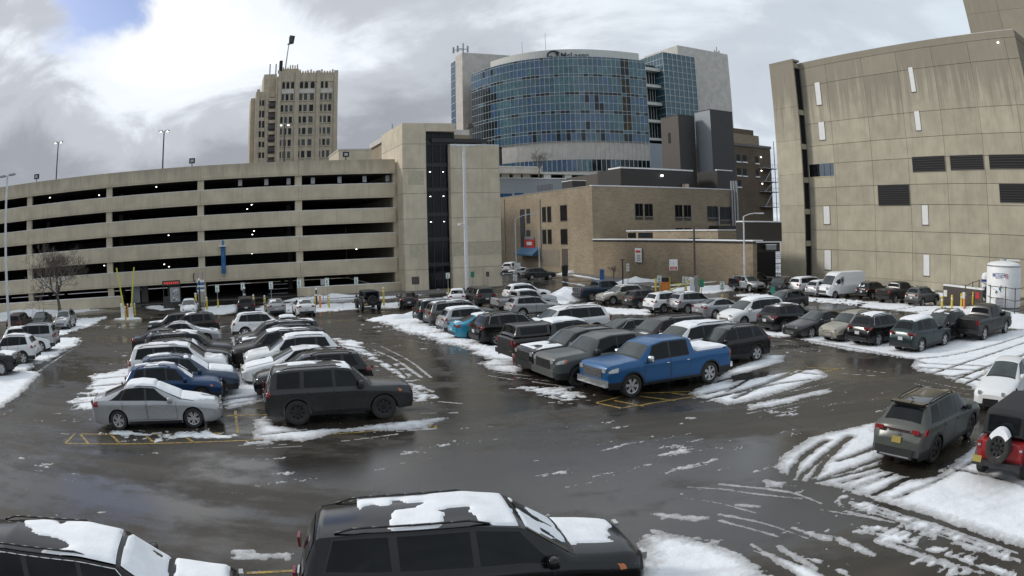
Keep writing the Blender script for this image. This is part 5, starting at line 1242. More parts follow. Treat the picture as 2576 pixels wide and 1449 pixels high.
T['van'] = dict(H=2.56, R=.36, tw=.23, xf=2.0, xr=-1.95, zb=.28, keys=[(2.98,.82,.70,.86,.78),(2.93,1.02,.80,.94,.82),(2.80,1.18,.96,.98,.84),(2.35,1.36,1.18,1.0,.84),(1.72,2.18,1.28,1.02,.80),(1.30,2.44,1.32,1.02,.84),(.95,2.545,1.34,1.02,.86),(-2.90,2.545,1.36,1.02,.86),(-2.97,2.50,1.36,1.01,.84),(-3.0,2.42,1.34,1.0,.83)],
    ws=(2.30,1.72), rw=None, wins=[((2.02,1.12),(1.70,1.12))], wtop=.52, quarter=None, doors=[(2.1,1.02)], hz=(.86,1.16), tz=(.9,1.6), grille=(.72,.52,.92), roof=(1.0,-2.9), hood=(2.86,2.36), trunk=None, W=2.04)
T['hatch'] = dict(T['crossover'], H=1.58)

def build_type(tn):
    d = T[tn]; B = Body(d['keys'], d['zb'], (d['xf'], d['xr']), d['R'] + .055, d['R']); d['B'] = B; P = []
    L0, L1 = B.xmin, B.xmax
    P.append(('body', B.mesh('body', [M['black'], M['trim']]), 'paint', None))
    def T_(x0, x1, q0, q1):
        def f(a, b): x = x0 + (x1-x0)*a; y, z = B.top(x, q0 + (q1-q0)*b); return x, y, z
        return f
    def quadside(w, s, t0=.07, t1=.90):
        (xb0, xb1), (xt0, xt1) = w
        def f(a, b): x = (xb0 + (xb1-xb0)*a)*(1-b) + (xt0 + (xt1-xt0)*a)*b; y, z = B.glass(x, t0 + (t1-t0)*b); return x, y*s, z
        return f
    def sidepatch(x0, x1, z0, z1, s, slant=0.0):
        def f(a, b): x = x0 + (x1-x0)*a + slant*b; z = z0 + (z1-z0)*b; z = np.minimum(z, B.prm(x, 2) - .01); return x, B.side(x, z)*s, z
        return f
    P.append(('windscreen', sheet_mesh('windscreen', M['glass_c'], [sheet(T_(d['ws'][0], d['ws'][1], -.95, .95), 12, 13, .008, (.5,0,1))]), None, None))
    P.append(('cowl', sheet_mesh('cowl', M['trim'], [sheet(T_(d['ws'][0] + .09, d['ws'][0] - .02, -.97, .97), 5, 13, .006, (.2,0,1))]), None, None))
    if d['rw']: P.append(('rear_window', sheet_mesh('rear_window', M['glass'], [sheet(T_(d['rw'][0], d['rw'][1], -.88, .88), 10, 13, .008, (-1,0,.5))]), None, None))
    t1 = d.get('wtop', .90)
    for w in d['wins'] + ([d['quarter']] if d['quarter'] else []):
        for s in (1, -1): P.append(('side_window', sheet_mesh('side_window', M['glass'], [sheet(quadside(w, s, .07, t1), 10, 5, .008, (0,s,.3))]), 'side_glass', None))
    # doors: a skin panel with a dark gap round it, and a handle
    for (x0, x1) in d['doors']:
        for s in (1, -1):
            zlo = d['zb'] + .14
            def f(a, b, x0=x0, x1=x1, s=s):
                x = x0 + (x1-x0)*a; z1 = B.prm(x, 2) - .012; z0 = np.maximum(zlo, np.minimum(B.zlow(x) + .05, z1 - .1)); z = z0 + (z1-z0)*b; return x, s*B.side(x, z), z
            aa = np.array([0, .014] + list(np.linspace(.1, .9, 9)) + [.986, 1]); bb = np.array([0, .022, .2, .4, .6, .8, .90, .978, 1])
            A_, B_ = np.meshgrid(aa, bb, indexing='ij'); X_, Y_, Z_ = f(A_, B_); Y_ = Y_ + s*.004; na, nb = A_.shape
            fs, mi = [], []
            for i in range(na-1):
                for j in range(nb-1):
                    q = (i*nb+j, (i+1)*nb+j, (i+1)*nb+j+1, i*nb+j+1); fs.append(q if s < 0 else q[::-1]); mi.append(1 if i in (0, na-2) or j == 0 else 0)
            if x1 > x0: fs = [q[::-1] for q in fs]
            g = MB(); g.v = [tuple(p) for p in np.stack([X_, Y_, Z_], 2).reshape(-1, 3).tolist()]; g.f = [q[::-1] for q in fs]; g.m = mi
            zt1 = float(B.prm(np.array(x1), 2)); hx, hz_ = x1 + .14, min(zt1 - .13, zt1*.89); hy = float(B.side(hx, hz_))
            hb = blob('door_handle', M['black'], (hx, s*(hy + .022), hz_), (.085, .018, .016), 1)
            P.append(('door', g.mesh('door', [M['black'], M['trim']], smooth=True), 'paint', [('door_handle', hb, 'handle')]))
    # black band that carries the side glass
    a_w, b_w = d['wins'][0], (d['quarter'] or d['wins'][-1])
    if tn != 'van':
        for s in (1, -1):
            w = ((a_w[0][0] + .035, b_w[0][1] - .035), (a_w[1][0] + .02, b_w[1][1] - .02))
            P.append(('window_frame', sheet_mesh('window_frame', M['trim'], [sheet(quadside(w, s, .03, t1 + .045), 22, 5, .004, (0,s,.3))]), None, None))
    # sill cladding
    for s in (1, -1):
        x0, x1 = d['xf'] - B.Ra - .02, d['xr'] + B.Ra + .02
        P.append(('sill', sheet_mesh('sill', M['trim'], [sheet(sidepatch(x0, x1, d['zb'] + .0, d['zb'] + .10, s), 14, 3, .006, (0,s,-.2))]), None, None))
    if tn not in ('sedan', 'minivan', 'van'):
        for s in (1, -1):
            for x0, x1, nm in ((d['xf'] + B.Ra + .03, L1 - .03, 'front_apron'), (d['xr'] - B.Ra - .03, L0 + .02, 'rear_apron')):
                P.append((nm, sheet_mesh(nm, M['trim'], [sheet(sidepatch(x0, x1, d['zb'] + .02, d['zb'] + .26, s), 10, 3, .006, (0,s,0))]), 'apron', None))
    if d.get('flare') or tn in ('crossover', 'suv', 'hatch', 'boxy_suv', 'pickup'):
        wfl = d.get('flare', .045)
        for ax in (d['xf'], d['xr']):
            for s in (1, -1):
                def f(a, b, ax=ax, s=s):
                    th = math.radians(-8) + a*math.radians(196); r = B.Ra - .012 + (wfl + .012)*b; x = ax + r*np.cos(th); z = d['R'] + r*np.sin(th); return x, s*B.side(x, np.minimum(z, B.prm(x,2)-.01)), z
                P.append(('arch_trim', sheet_mesh('arch_trim', M['trim'], [sheet(f, 22, 3, .012, (0,s,0))]), 'flare', None))
    # lamps
    for s in (1, -1):
        z0, z1 = d['hz']; y = .86
        P.append(('headlight', sheet_mesh('headlight', M['lamp'], [sheet(sidepatch(L1 - .40, L1 - .035, z0 + .03, z1, s, -.05), 8, 4, .008, (1,s,0))]), None,
                  [('indicator', sheet_mesh('indicator', M['amber'], [sheet(sidepatch(L1 - .46, L1 - .36, z0 + .05, z1 - .02, s, -.04), 3, 3, .011, (1,s,0))]), None)]))
        z0, z1 = d['tz']
        wd = .10 if tn in ('pickup', 'van') else .18 if tn in ('boxy_suv', 'minivan', 'suv') else .26
        P.append(('taillight', sheet_mesh('taillight', M['red'], [sheet(sidepatch(L0 + .012, L0 + wd, z0, z1, s), 6, 4, .009, (-1,s,0))] ), None, None))
        yin = (.74, .93) if tn in ('pickup', 'van') else (.62, .94)
        ye = float(B.side(L0 + .02, (z0+z1)/2))
        P.append(('taillight', MB().box(L0 - .046, L0 - .005, s*ye*yin[0], s*ye*yin[1], z0 + (z1-z0)*.25, z1 - .02).mesh('taillight', [M['red']]), None, None))
        ze = d['hz']; yf = float(B.side(L1 - .02, (ze[0]+ze[1])/2))
        P.append(('headlight', MB().box(L1 - .03, L1 + .042, s*yf*.70, s*yf*.93, ze[0] + .04, ze[1] - .02).mesh('headlight', [M['lamp']]), None, None))
    gw, g0, g1 = d['grille']; zq = float(B.prm(np.array(L1), 1))
    g1 = min(g1, zq - .03); yw = float(B.side(L1, (g0+g1)/2))*gw
    gm = MB().box(L1 + .01, L1 + .046, -yw, yw, g0, g1); P.append(('grille', gm.mesh('grille', [M['trim']]), 'grille', [('grille_bar', MB().box(L1 + .046, L1 + .056, -yw*.96, yw*.96, g0 + (g1-g0)*k, g0 + (g1-g0)*k + .022).mesh('grille_bar', [M['chrome']]), 'bar') for k in ((.12,.45,.80) if tn != 'pickup' else (.04,.22,.40,.58,.76,.92))]))
    if tn == 'pickup': P.append(('front_bumper', MB().box(L1 - .10, L1 + .09, -.93, .93, .48, .72).mesh('front_bumper', [M['trim']]), 'fbumper', None))
    else: P.append(('front_bumper', MB().box(L1 - .02, L1 + .04, -float(B.side(L1, g0))*.86, float(B.side(L1, g0))*.86, d['zb'] + .12, g0 - .06).mesh('front_bumper', [M['trim']]), 'fbumper', None))
    zr1 = d['tz'][0] - .12
    P.append(('rear_bumper', MB().box(L0 - .045, L0 + .02, -float(B.side(L0, .5))*.90, float(B.side(L0, .5))*.90, d['zb'] + .12, d['zb'] + .30).mesh('rear_bumper', [M['trim']]), 'rbumper', None))
    zp = d['tz'][0] - .16 if tn not in ('pickup',) else d['zb'] + .22
    P.append(('number_plate', MB().box(L0 - .06, L0 - .03, -.155, .155, zp - .08, zp + .08).mesh('number_plate', [M['plate']]), 'plate', None))
    # mirrors
    xm = d['wins'][0][0][0] - .12; ym, zm = B.glass(xm, .10); ym, zm = float(ym), float(zm); mr = (.085, .11, .085) if tn not in ('pickup', 'van', 'boxy_suv') else (.09, .13, .13)
    for s in (1, -1): P.append(('mirror', blob('mirror', M['black'], (xm + .02, s*(ym + mr[1]*.9 + .015), zm + mr[2]*.5), mr, 2), 'mirror', None))
    # wheels
    tm, rm, rd = wheel_meshes(d['R'], d['tw'], d.get('style', 'five'))
    d['wheels'] = []
    for ax in (d['xf'], d['xr']):
        for s in (1, -1):
            y = float(B.side(ax + B.Ra + .03 if ax > 0 else ax - B.Ra - .03, d['R']))
            d['wheels'].append((ax, s*(y - d['tw']/2 + .005), d['R'], s))
    if d.get('rails'):
        x0, x1, _ = d['rails']
        for s in (1, -1):
            pts = []
            for k in range(9):
                x = x0 + (x1-x0)*k/8; y, z = B.top(x, np.array(.90)); pts.append((x, s*float(y), float(z) + (.055 if 0 < k < 8 else .01)))
            P.append(('roof_rail', MB().path(pts, .018, 6).mesh('roof_rail', [M['trim']], smooth=True), 'rails', None))
    if d.get('bed'):
        P.append(('bed_cover', sheet_mesh('bed_cover', M['trim'], [sheet(T_(d['bed'][0], d['bed'][1], -.93, .93), 14, 9, .006, (0,0,1))]), None, None))
        for s in (1, -1): P.append(('bed_gap', sheet_mesh('bed_gap', M['trim'], [sheet(sidepatch(-1.075, -1.045, d['zb'] + .1, 9, s), 3, 10, .006, (0,s,0))]), None, None))
        P.append(('rear_bumper', MB().box(L0 - .13, L0 - .02, -.92, .92, .52, .72).mesh('rear_bumper', [M['trim']]), 'rbumper', None))
        P.append(('tailgate', MB().box(L0 - .05, L0 - .02, -.74, .74, .80, 1.24).mesh('tailgate', [M['black']]), 'paint', None))
    # chrome line over the side glass, fitted only to some cars
    for s in (1, -1):
        a, b = d['wins'][0], (d['quarter'] or d['wins'][-1]); pts = []
        x_a, x_b = a[0][0] + .03, b[0][1] - .03; xt_a, xt_b = a[1][0] + .02, b[1][1] - .02
        for k in range(6):
            t = k/5; x = x_a*(1-t) + xt_a*t; y, z = B.glass(x, .05 + t*(t1 - .02)); pts.append((x, s*(float(y) + .014), float(z)))
        for k in range(1, 12):
            x = xt_a + (xt_b-xt_a)*k/11; y, z = B.glass(x, .03 + t1); pts.append((x, s*(float(y) + .014), float(z)))
        for k in range(1, 5):
            t = 1 - k/4; x = x_b*(1-t) + xt_b*t; y, z = B.glass(x, .05 + t*(t1 - .02)); pts.append((x, s*(float(y) + .014), float(z)))
        d.setdefault('trimline', []).append(MB().path(pts, .012, 5).mesh('window_trim', [M['chrome']], smooth=True))
    d['parts'] = P
for tn in T: build_type(tn)
SNOWM = {}
def car_snow(tn, spec, seed):
    """snow lying on roof (r), bonnet (h), windscreen (w), boot or bed (t), rear window (b); capital letters: deep"""
    k = (tn, spec, seed)
    if k in SNOWM: return SNOWM[k]
    d = T[tn]; B = d['B']; parts = []
    def reg(x0, x1, q, thr, th, na, nb, sx=1.6, fade=0.0):
        def f(a, b): x = x0 + (x1-x0)*a; qq = -q + 2*q*b; y, z = B.top(x, qq); return x, y, z
        def h(P):
            n = fbm(P[...,0]*sx*.75 + seed*7.3, P[...,1]*1.5 + seed*3.1, seed, 3)
            a, b = np.meshgrid(np.linspace(0,1,na), np.linspace(0,1,nb), indexing='ij'); e = np.minimum(np.minimum(a, 1-a)*abs(x1-x0)/.10, np.minimum(b, 1-b)*B.prm(np.array((x0+x1)/2), 4)*2*q/.10)
            v = (n - thr - fade*a)*4; v = np.minimum(v, e - .12 + (n-.5)); return np.where(v > 0, np.minimum(np.sqrt(np.maximum(v,0)), 1)*th + .009, -.02)
        parts.append(sheet(f, na, nb, 0, (0,0,1), hfun=h))
    for c in spec:
        deep = c.isupper(); thr = .22 if deep else .50; th = .07 if deep else .03; l = c.lower()
        if l == 'r': reg(d['roof'][0] + .1, d['roof'][1], .97, thr, th, 44, 26)
        if l == 'f': reg(d['roof'][0] + .12, d['roof'][0] - 2.1, .97, .24, .035, 54, 30, fade=.36)
        if l == 'h': reg(d['hood'][0], d['hood'][1], .93, thr, th*.7, 30, 26)
        if l == 'w': reg(d['ws'][0] + .05, d['ws'][1] - .02, .93, thr, th*.6, 26, 24)
        if l == 'b' and d['rw']: reg(d['rw'][0], d['rw'][1], .85, thr, th*.6, 16, 20)
        if l == 't' and d['trunk']: reg(d['trunk'][0], d['trunk'][1], .92, thr, th, 26, 24)
    mb = MB()
    for v, f in parts: mb.add(v, f)
    SNOWM[k] = mb.mesh('snow_cover', [M['snow_car']], smooth=True); return SNOWM[k]
PAINT = {}
def pt(name):
    if name in PAINT: return PAINT[name]
    col, metal, rough, dirt = dict(black=((.006,.006,.007),.1,.14,.10), grime=((.014,.0135,.013),.1,.38,.30), white=((.74,.75,.75),.0,.30,.20), silver=((.38,.39,.40),.35,.26,.25), grey=((.105,.112,.108),.3,.36,.30),
        dgrey=((.034,.035,.036),.3,.24,.22), blue=((.010,.088,.235),.15,.30,.12), navy=((.008,.040,.12),.3,.30,.2), slate=((.06,.085,.13),.4,.34,.45), teal=((.03,.28,.42),.2,.30,.25), tan=((.36,.34,.28),.35,.38,.4),
        green=((.058,.066,.058),.10,.52,.45), maroon=((.035,.012,.014),.3,.32,.35), red=((.30,.018,.022),.1,.35,.35), dteal=((.012,.028,.032),.3,.28,.3), dblue=((.015,.035,.06),.3,.3,.35), brown=((.04,.03,.027),.35,.26,.3))[name]
    PAINT[name] = paint('paint_' + name, col, metal, rough, dirt); return PAINT[name]
WREF = dict(fl=(0,1), fr=(0,-1), rl=(1,1), rr=(1,-1))
GROUP = 'vehicles parked in the hospital car park'
TYPECAT = dict(sedan='car', crossover='SUV', suv='SUV', boxy_suv='SUV', pickup='pickup truck', minivan='minivan', van='van', hatch='car')
TYPENAME = dict(sedan='parked_sedan', crossover='parked_suv', suv='parked_suv', boxy_suv='parked_suv', pickup='pickup_truck', minivan='parked_minivan', van='cargo_van', hatch='parked_hatchback')
def car(tn, color, ref, px, bearing, label, snow='', trim=False, rim='alloy', opts=(), seed=1, scale=1.0, group=GROUP):
    d = T[tn]; rz = math.radians(90 - bearing); R = Matrix.Rotation(rz, 3, 'Z')
    if ref in WREF:
        ax, s = WREF[ref]; off = Vector(((d['xf'], d['xr'])[ax], s*(d['W']/2 - .03), 0))*scale; g = at_z(*px)
    elif ref == 'roof':
        off = Vector(((d['roof'][0] + d['roof'][1])/2, 0, 0))*scale; g = at_z(*px, d['H']*scale)
    elif ref == 'front': off = Vector((d['B'].xmax, 0, 0))*scale; g = at_z(*px, .25)
    else: off = Vector((d['B'].xmin, 0, 0))*scale; g = at_z(*px, .3)
    p = g - R @ off; p.z = zg(p.x, p.y)
    root = thing(TYPENAME[tn], label, TYPECAT[tn], p, rz, group)
    # follow the fall of the ground
    root.scale = (scale,)*3
    pm = pt(color)
    for name, me, key, subs in d['parts']:
        if key == 'flare' and 'noflare' in opts: continue
        if key == 'rails' and 'norails' in opts: continue
        if key == 'apron' and ('bodyflare' in opts or 'noflare' in opts): continue
        if name == 'tailgate' and 'notail' in opts: continue
        mats = None
        if key == 'paint': mats = [pm]
        elif key == 'mirror': mats = [M['chrome'] if 'chromemirror' in opts else pm if 'darkmirror' not in opts else M['trim']]
        elif key == 'flare' and 'bodyflare' in opts: mats = [pm]
        elif key in ('fbumper', 'rbumper') and 'chrome' in opts: mats = [M['chrome']]
        elif key == 'fbumper' and 'paintbumper' in opts: mats = [pm]
        elif key == 'plate' and 'goldplate' in opts: mats = [M['plate_y']]
        o = link(name, me, root, mats)
        for sn, sm, sk in subs or ():
            if sn == 'indicator' and 'amber' not in opts: continue
            if sk == 'bar' and 'nobar' in opts: continue
            link(sn, sm, o, [M['chrome'] if 'chrome' in opts else pm] if sk == 'handle' else [M['alloy_d']] if sk == 'bar' and 'darkbar' in opts else None)
    tm, rm, rd = wheel_meshes(d['R'], d['tw'], d.get('style', 'split' if 'split' in opts else 'six' if 'six' in opts else 'five'))
    for x, y, z, s in d['wheels']:
        w = link('wheel', tm, root); w.location = (x, y, z); w.rotation_euler = (0, random.uniform(0, 1), 0 if s > 0 else math.pi)
        link('rim', rm if rim == 'alloy' else rd, w)
    if trim:
        for me in d['trimline']: link('window_trim', me, root)
    if snow: link('snow_cover', car_snow(tn, snow, seed), root)['kind'] = 'stuff'
    return root
# ---- wrangler style off-roader: open tub, separate flares, boxy soft top, spare wheel on the tailgate
def build_jeep():
    d = dict(H=1.84, R=.41, tw=.26, xf=1.22, xr=-1.22, zb=.42)
    tub = Body([(2.02,1.10,1.0,.56,.50),(1.98,1.14,1.06,.60,.54),(1.2,1.18,1.08,.68,.60),(.72,1.20,1.10,.80,.72),(.62,1.16,1.10,.82,.76),(-2.0,1.14,1.10,.82,.78),(-2.04,1.10,1.06,.80,.76)], .48, (1.22,-1.22), .52, .44)
    P = [('body', tub.mesh('body', [M['black'], M['trim']]), 'paint', None)]
    top = Body([(.74,1.22,1.16,.74,.70),(.50,1.80,1.25,.76,.66),(.30,1.84,1.26,.77,.68),(-1.9,1.83,1.26,.77,.68),(-2.0,1.78,1.22,.76,.66)], 1.12, (), .1, 0, soft=.04)
    P.append(('soft_top', top.mesh('soft_top', [M['black'], M['trim']]), 'top', None))
    def T_(B, x0, x1, q):
        def f(a, b): x = x0 + (x1-x0)*a; y, z = B.top(x, -q + 2*q*b); return x, y, z
        return f
    P.append(('windscreen', sheet_mesh('windscreen', M['glass_c'], [sheet(T_(top, .71, .53, .9), 6, 9, .012, (1,0,.5))]), None, None))
    for x0, x1 in ((.46,-.32),(-.42,-1.12),(-1.24,-1.86)):
        for s in (1,-1):
            def f(a, b, x0=x0, x1=x1, s=s): x = x0 + (x1-x0)*a + .10*b*(x0 > .4)*(a < .5)*-1; y, z = top.glass(x, .08 + .80*b); return x, s*y, z
            P.append(('side_window', sheet_mesh('side_window', M['glass'], [sheet(f, 6, 4, .010, (0,s,.2))]), None, None))
    P.append(('rear_window', MB().box(-2.05,-2.035,-.55,.55,1.30,1.70).mesh('rear_window', [M['glass']]), None, None))
    for ax in (1.22,-1.22):
        for s in (1,-1):
            def f(a, b, ax=ax, s=s):
                th = math.radians(12) + a*math.radians(156); r = .56; x = ax + r*1.12*np.cos(th); z = .42 + r*np.sin(th); return x, s*(.66 + .30*b), z
            P.append(('fender_flare', sheet_mesh('fender_flare', M['trim'], [sheet(f, 14, 3, 0.0, (0,0,1)), sheet(lambda a,b,ax=ax,s=s: (ax + (.56 - .06*b)*1.12*np.cos(math.radians(12)+a*math.radians(156)), s*(.96+0*a), .42 + (.56-.06*b)*np.sin(math.radians(12)+a*math.radians(156))), 14, 2, 0.0, (0,s,0))]), None, None))
    for x0, x1 in ((.62,-.36),(-.38,-1.0)):
        for s in (1,-1):
            hb = blob('door_handle', M['trim'], (x1+.14, s*.845, 1.02), (.07,.02,.02), 1)
            g = MB().box(x1+.012, x0-.012, s*.822, s*.836, .56, 1.10)
            P.append(('door', g.mesh('door', [M['black']]), 'paint', [('door_handle', hb, None)]))
    for s in (1,-1):
        P.append(('taillight', MB().box(-2.09,-2.03, s*.66, s*.80, .86, 1.06).mesh('taillight', [M['red']]), None, [('lens_guard', MB().box(-2.10,-2.09, s*.68, s*.78, .93, .98).mesh('lens_guard', [M['lamp']]), None)]))
        P.append(('headlight', MB().lathe([(0,.03),(.09,.0),(.09,-.04)], (0,0,0), 14).mesh('headlight', [M['lamp']]), ('hl', s), None))
        P.append(('mirror', blob('mirror', M['trim'], (.52, s*.95, 1.24), (.06,.11,.09), 2), None, None))
    P.append(('grille', MB().box(2.03,2.06,-.36,.36,.74,1.06).mesh('grille', [M['trim']]), None, [('grille_slot', MB().box(2.06,2.065,-.30+.1*k,-.26+.1*k,.78,1.02).mesh('grille_slot', [M['void']]), None) for k in range(7)]))
    P.append(('front_bumper', MB().box(2.05,2.25,-.80,.80,.50,.66).mesh('front_bumper', [M['trim']]), None, None))
    P.append(('rear_bumper', MB().box(-2.24,-2.05,-.82,.82,.50,.64).mesh('rear_bumper', [M['trim']]), None, None))
    P.append(('number_plate', MB().box(-2.28,-2.255,.50,.80,.58,.74).mesh('number_plate', [M['plate_y']]), None, None))
    for s in (1,-1): P.append(('sill', MB().box(-.68,.68, s*.78, s*.84, .44, .52).mesh('sill', [M['trim']]), None, None))
    d['parts'] = P; d['tub'], d['topb'] = tub, top
    return d
JEEP = build_jeep()
def jeep(color, ref, px, bearing, label, topcol='soft', spare=True, snow=False, scale=1.0):
    d = JEEP; rz = math.radians(90 - bearing); R = Matrix.Rotation(rz, 3, 'Z')
    off = Vector((-2.1, 0, 0))*scale if ref == 'rear' else Vector((-1.22, (.93 if ref == 'rl' else -.93), 0))*scale
    p = at_z(*px, .45 if ref == 'rear' else 0) - R @ off; p.z = zg(p.x, p.y)
    root = thing('off_roader', label, 'SUV', p, rz, GROUP); root.scale = (scale,)*3
    for name, me, key, subs in d['parts']:
        o = link(name, me, root, [pt(color)] if key == 'paint' else [MATS['soft_top_cloth']] if key == 'top' else None)
        if isinstance(key, tuple): o.location = (2.03, key[1]*.44, .95); o.rotation_euler = (0, math.pi/2, 0)
        for sn, sm, sk in subs or (): link(sn, sm, o)
    tm, rm, rd = wheel_meshes(.41, .26, 'offroad')
    for ax in (1.22,-1.22):
        for s in (1,-1):
            w = link('wheel', tm, root); w.location = (ax, s*.80, .41); w.rotation_euler = (0, .4, 0 if s > 0 else math.pi); link('rim', rd, w)
    if spare:
        w = link('spare_wheel', tm, root); w.location = (-2.24, 0, 1.02); w.rotation_euler = (0, 0, math.pi/2); link('rim', rd, w)
        MB().box(-2.12,-2.04,-.14,.14,.9,1.14).build('wheel_carrier', [M['trim']], root)
        if snow:
            mb = MB(); n = 14
            for k in range(n):
                a0, a1 = math.radians(38 + 104*k/n), math.radians(38 + 104*(k+1)/n); t0, t1 = .05*math.sin(math.pi*k/n) + .004, .05*math.sin(math.pi*(k+1)/n) + .004
                for r0, r1, xa, xb in ((.41+t0, .41+t1, -2.37, -2.11),): mb.quad((xa, r0*math.cos(a0), 1.02 + r0*math.sin(a0)), (xa, r1*math.cos(a1), 1.02 + r1*math.sin(a1)), (xb, r1*math.cos(a1), 1.02 + r1*math.sin(a1)), (xb, r0*math.cos(a0), 1.02 + r0*math.sin(a0)))
                mb.quad((-2.375, .30*math.cos(a0), 1.02 + .30*math.sin(a0)), (-2.375, .30*math.cos(a1), 1.02 + .30*math.sin(a1)), (-2.37, (.41+t1)*math.cos(a1), 1.02 + (.41+t1)*math.sin(a1)), (-2.37, (.41+t0)*math.cos(a0), 1.02 + (.41+t0)*math.sin(a0)))
            mb.build('snow_cover', [M['snow_car']], root, smooth=True)['kind'] = 'stuff'
    if snow == 'top':
        B = d['topb']
        def f(a, b): x = .3 - 2.1*a; y, z = B.top(x, -.9 + 1.8*b); return x, y, z
        def h(P): n = fbm(P[...,0]*2.2, P[...,1]*2.2, 9, 4); return np.where(n > .60, .02, -.02)
        link('snow_cover', sheet_mesh('snow_cover', M['snow_car'], [sheet(f, 40, 26, 0, (0,0,1), hfun=h)]), root)['kind'] = 'stuff'
    return root
plain('soft_top_cloth', (.018,.018,.019), .8)

U, NU, V_, NV = 66.8, 246.8, -23.2, 156.8
# -- foreground
car('suv', 'black', 'roof', (1035, 1278), 78, 'black three row SUV across the bottom middle, snow streaked over roof front and bonnet', 'fwh', opts=('six','darkbar','bodyflare','amber'), seed=3, scale=1.03)
car('suv', 'black', 'roof', (112, 1338), 69, 'black SUV cut off at the bottom corner, windscreen buried in snow, chrome window line', 'WHf', trim=True, seed=5, opts=('bodyflare',))
KC = car('crossover', 'green', 'rr', (2350, 1165), 62, 'grey green crossover seen from behind with a gold number plate, beside the red off-roader', '', rim='dark', opts=('goldplate','darkbar'), seed=2)
jeep('red', 'rear', (2506, 1178), 63, 'red off-roader with black top and a snow capped spare wheel on its tail', spare=True, snow=True)
car('sedan', 'white', 'front', (2490, 1022), 236, 'white saloon facing out, nose just beyond the roof of the grey green crossover', '', seed=2)
# -- left fringe
car('boxy_suv', 'black', 'fr', (6, 948), U, 'black SUV cut by the picture edge, its bonnet white with snow', 'h', seed=4)
car('crossover', 'white', 'rl', (60, 917), NU, 'off-white SUV seen from its tail, beside the black SUV at the picture edge', 'r', seed=6)
car('hatch', 'white', 'fr', (104, 887), U, 'small white hatchback with its nose towards the aisle, near the white light pole', 'r', seed=3, opts=('noflare','norails'))
car('boxy_suv', 'silver', 'roof', (95, 812), NU, 'boxy silver SUV with red tail lamp, in front of the dark green car', '', seed=1)
car('crossover', 'silver', 'front', (152, 824), NV, 'silver SUV facing the camera beside the bare tree', 'h', seed=7, trim=False)
car('sedan', 'dteal', 'roof', (103, 784), NV, 'dark green car behind the roof rack of the boxy silver SUV', '', seed=2)
car('suv', 'maroon', 'rear', (34, 834), V_, 'dark maroon SUV showing its tail behind the left light pole', '', seed=2)
# -- first block, cars with noses to the right
car('sedan', 'silver', 'rr', (302, 1083), 67.5, 'silver saloon with snow covered roof and windscreen at the open end of its row', 'RWht', opts=('split','noflare'), seed=2)
car('crossover', 'navy', 'roof', (385, 914), U, 'deep blue small SUV parked directly behind the silver saloon', 'rw', seed=3, scale=.91, opts=('amber',))
car('crossover', 'slate', 'roof', (416, 890), U, 'slate blue SUV with snow on its bonnet, third in the row from the silver saloon', 'rHw', seed=4)
car('suv', 'white', 'roof', (404, 862), U, 'white three row SUV with dark glass, fourth in the row from the silver saloon', 'rh', seed=5, scale=.96)
car('crossover', 'black', 'roof', (428, 849), U, 'black SUV mostly hidden behind the white three row SUV', 'w', seed=6)
car('suv', 'dgrey', 'roof', (432, 832), U, 'dark grey SUV with clean bonnet behind the hidden black SUV', 'r', seed=7)
car('sedan', 'silver', 'roof', (450, 808), U, 'silver car with a snow rimmed roof between the dark grey SUV and the dark pickup', 'rwh', seed=8)
car('sedan', 'dgrey', 'roof', (404, 824), U, 'dark car showing only its tail left of the silver car with a snow rimmed roof', '', seed=9)
car('pickup', 'dgrey', 'roof', (450, 786), NU, 'dark pickup with a white snow sheet on its bed and a red tail lamp', 'Thw', seed=2, scale=.87)
car('crossover', 'grime', 'roof', (500, 785), NU, 'grimy dark SUV behind the red tail lamp of the dark pickup', 'r', seed=11)
# -- first block, noses to the left
car('boxy_suv', 'dgrey', 'rr', (752, 1071), 70, 'big dark grey off-road SUV on chunky tyres, opposite the silver saloon', 'r', rim='dark', opts=('darkbar','amber'), seed=4)
car('crossover', 'black', 'roof', (828, 879), NU, 'black SUV with red tail lamp right behind the dark grey off-road SUV', '', seed=4)
car('sedan', 'white', 'roof', (768, 868), NU, 'white saloon squeezed between the black SUV and the white SUV with a snowy roof', 'rh', seed=4)
car('crossover', 'white', 'roof', (770, 838), NU, 'white SUV with a snowy roof and a bright red tail lamp by the aisle', 'Rh', seed=5)
car('suv', 'grime', 'roof', (740, 823), NU, 'dark SUV with roof rails behind the white SUV with a snowy roof', 'r', seed=5)
car('crossover', 'black', 'roof', (733, 811), NU, 'black SUV second behind the white SUV with a snowy roof', 'h', seed=6)
car('suv', 'dgrey', 'roof', (730, 802), NU, 'dark SUV with a strip of roof snow, before the white car with thick roof snow', 'r', seed=8)
car('sedan', 'white', 'roof', (722, 793), NU, 'white car with a thick slab of snow on its roof', 'Rh', seed=9, scale=.92)
car('crossover', 'white', 'roof', (632, 784), U, 'white SUV turned the other way, red lamp and tail at its left end', 'r', seed=10)
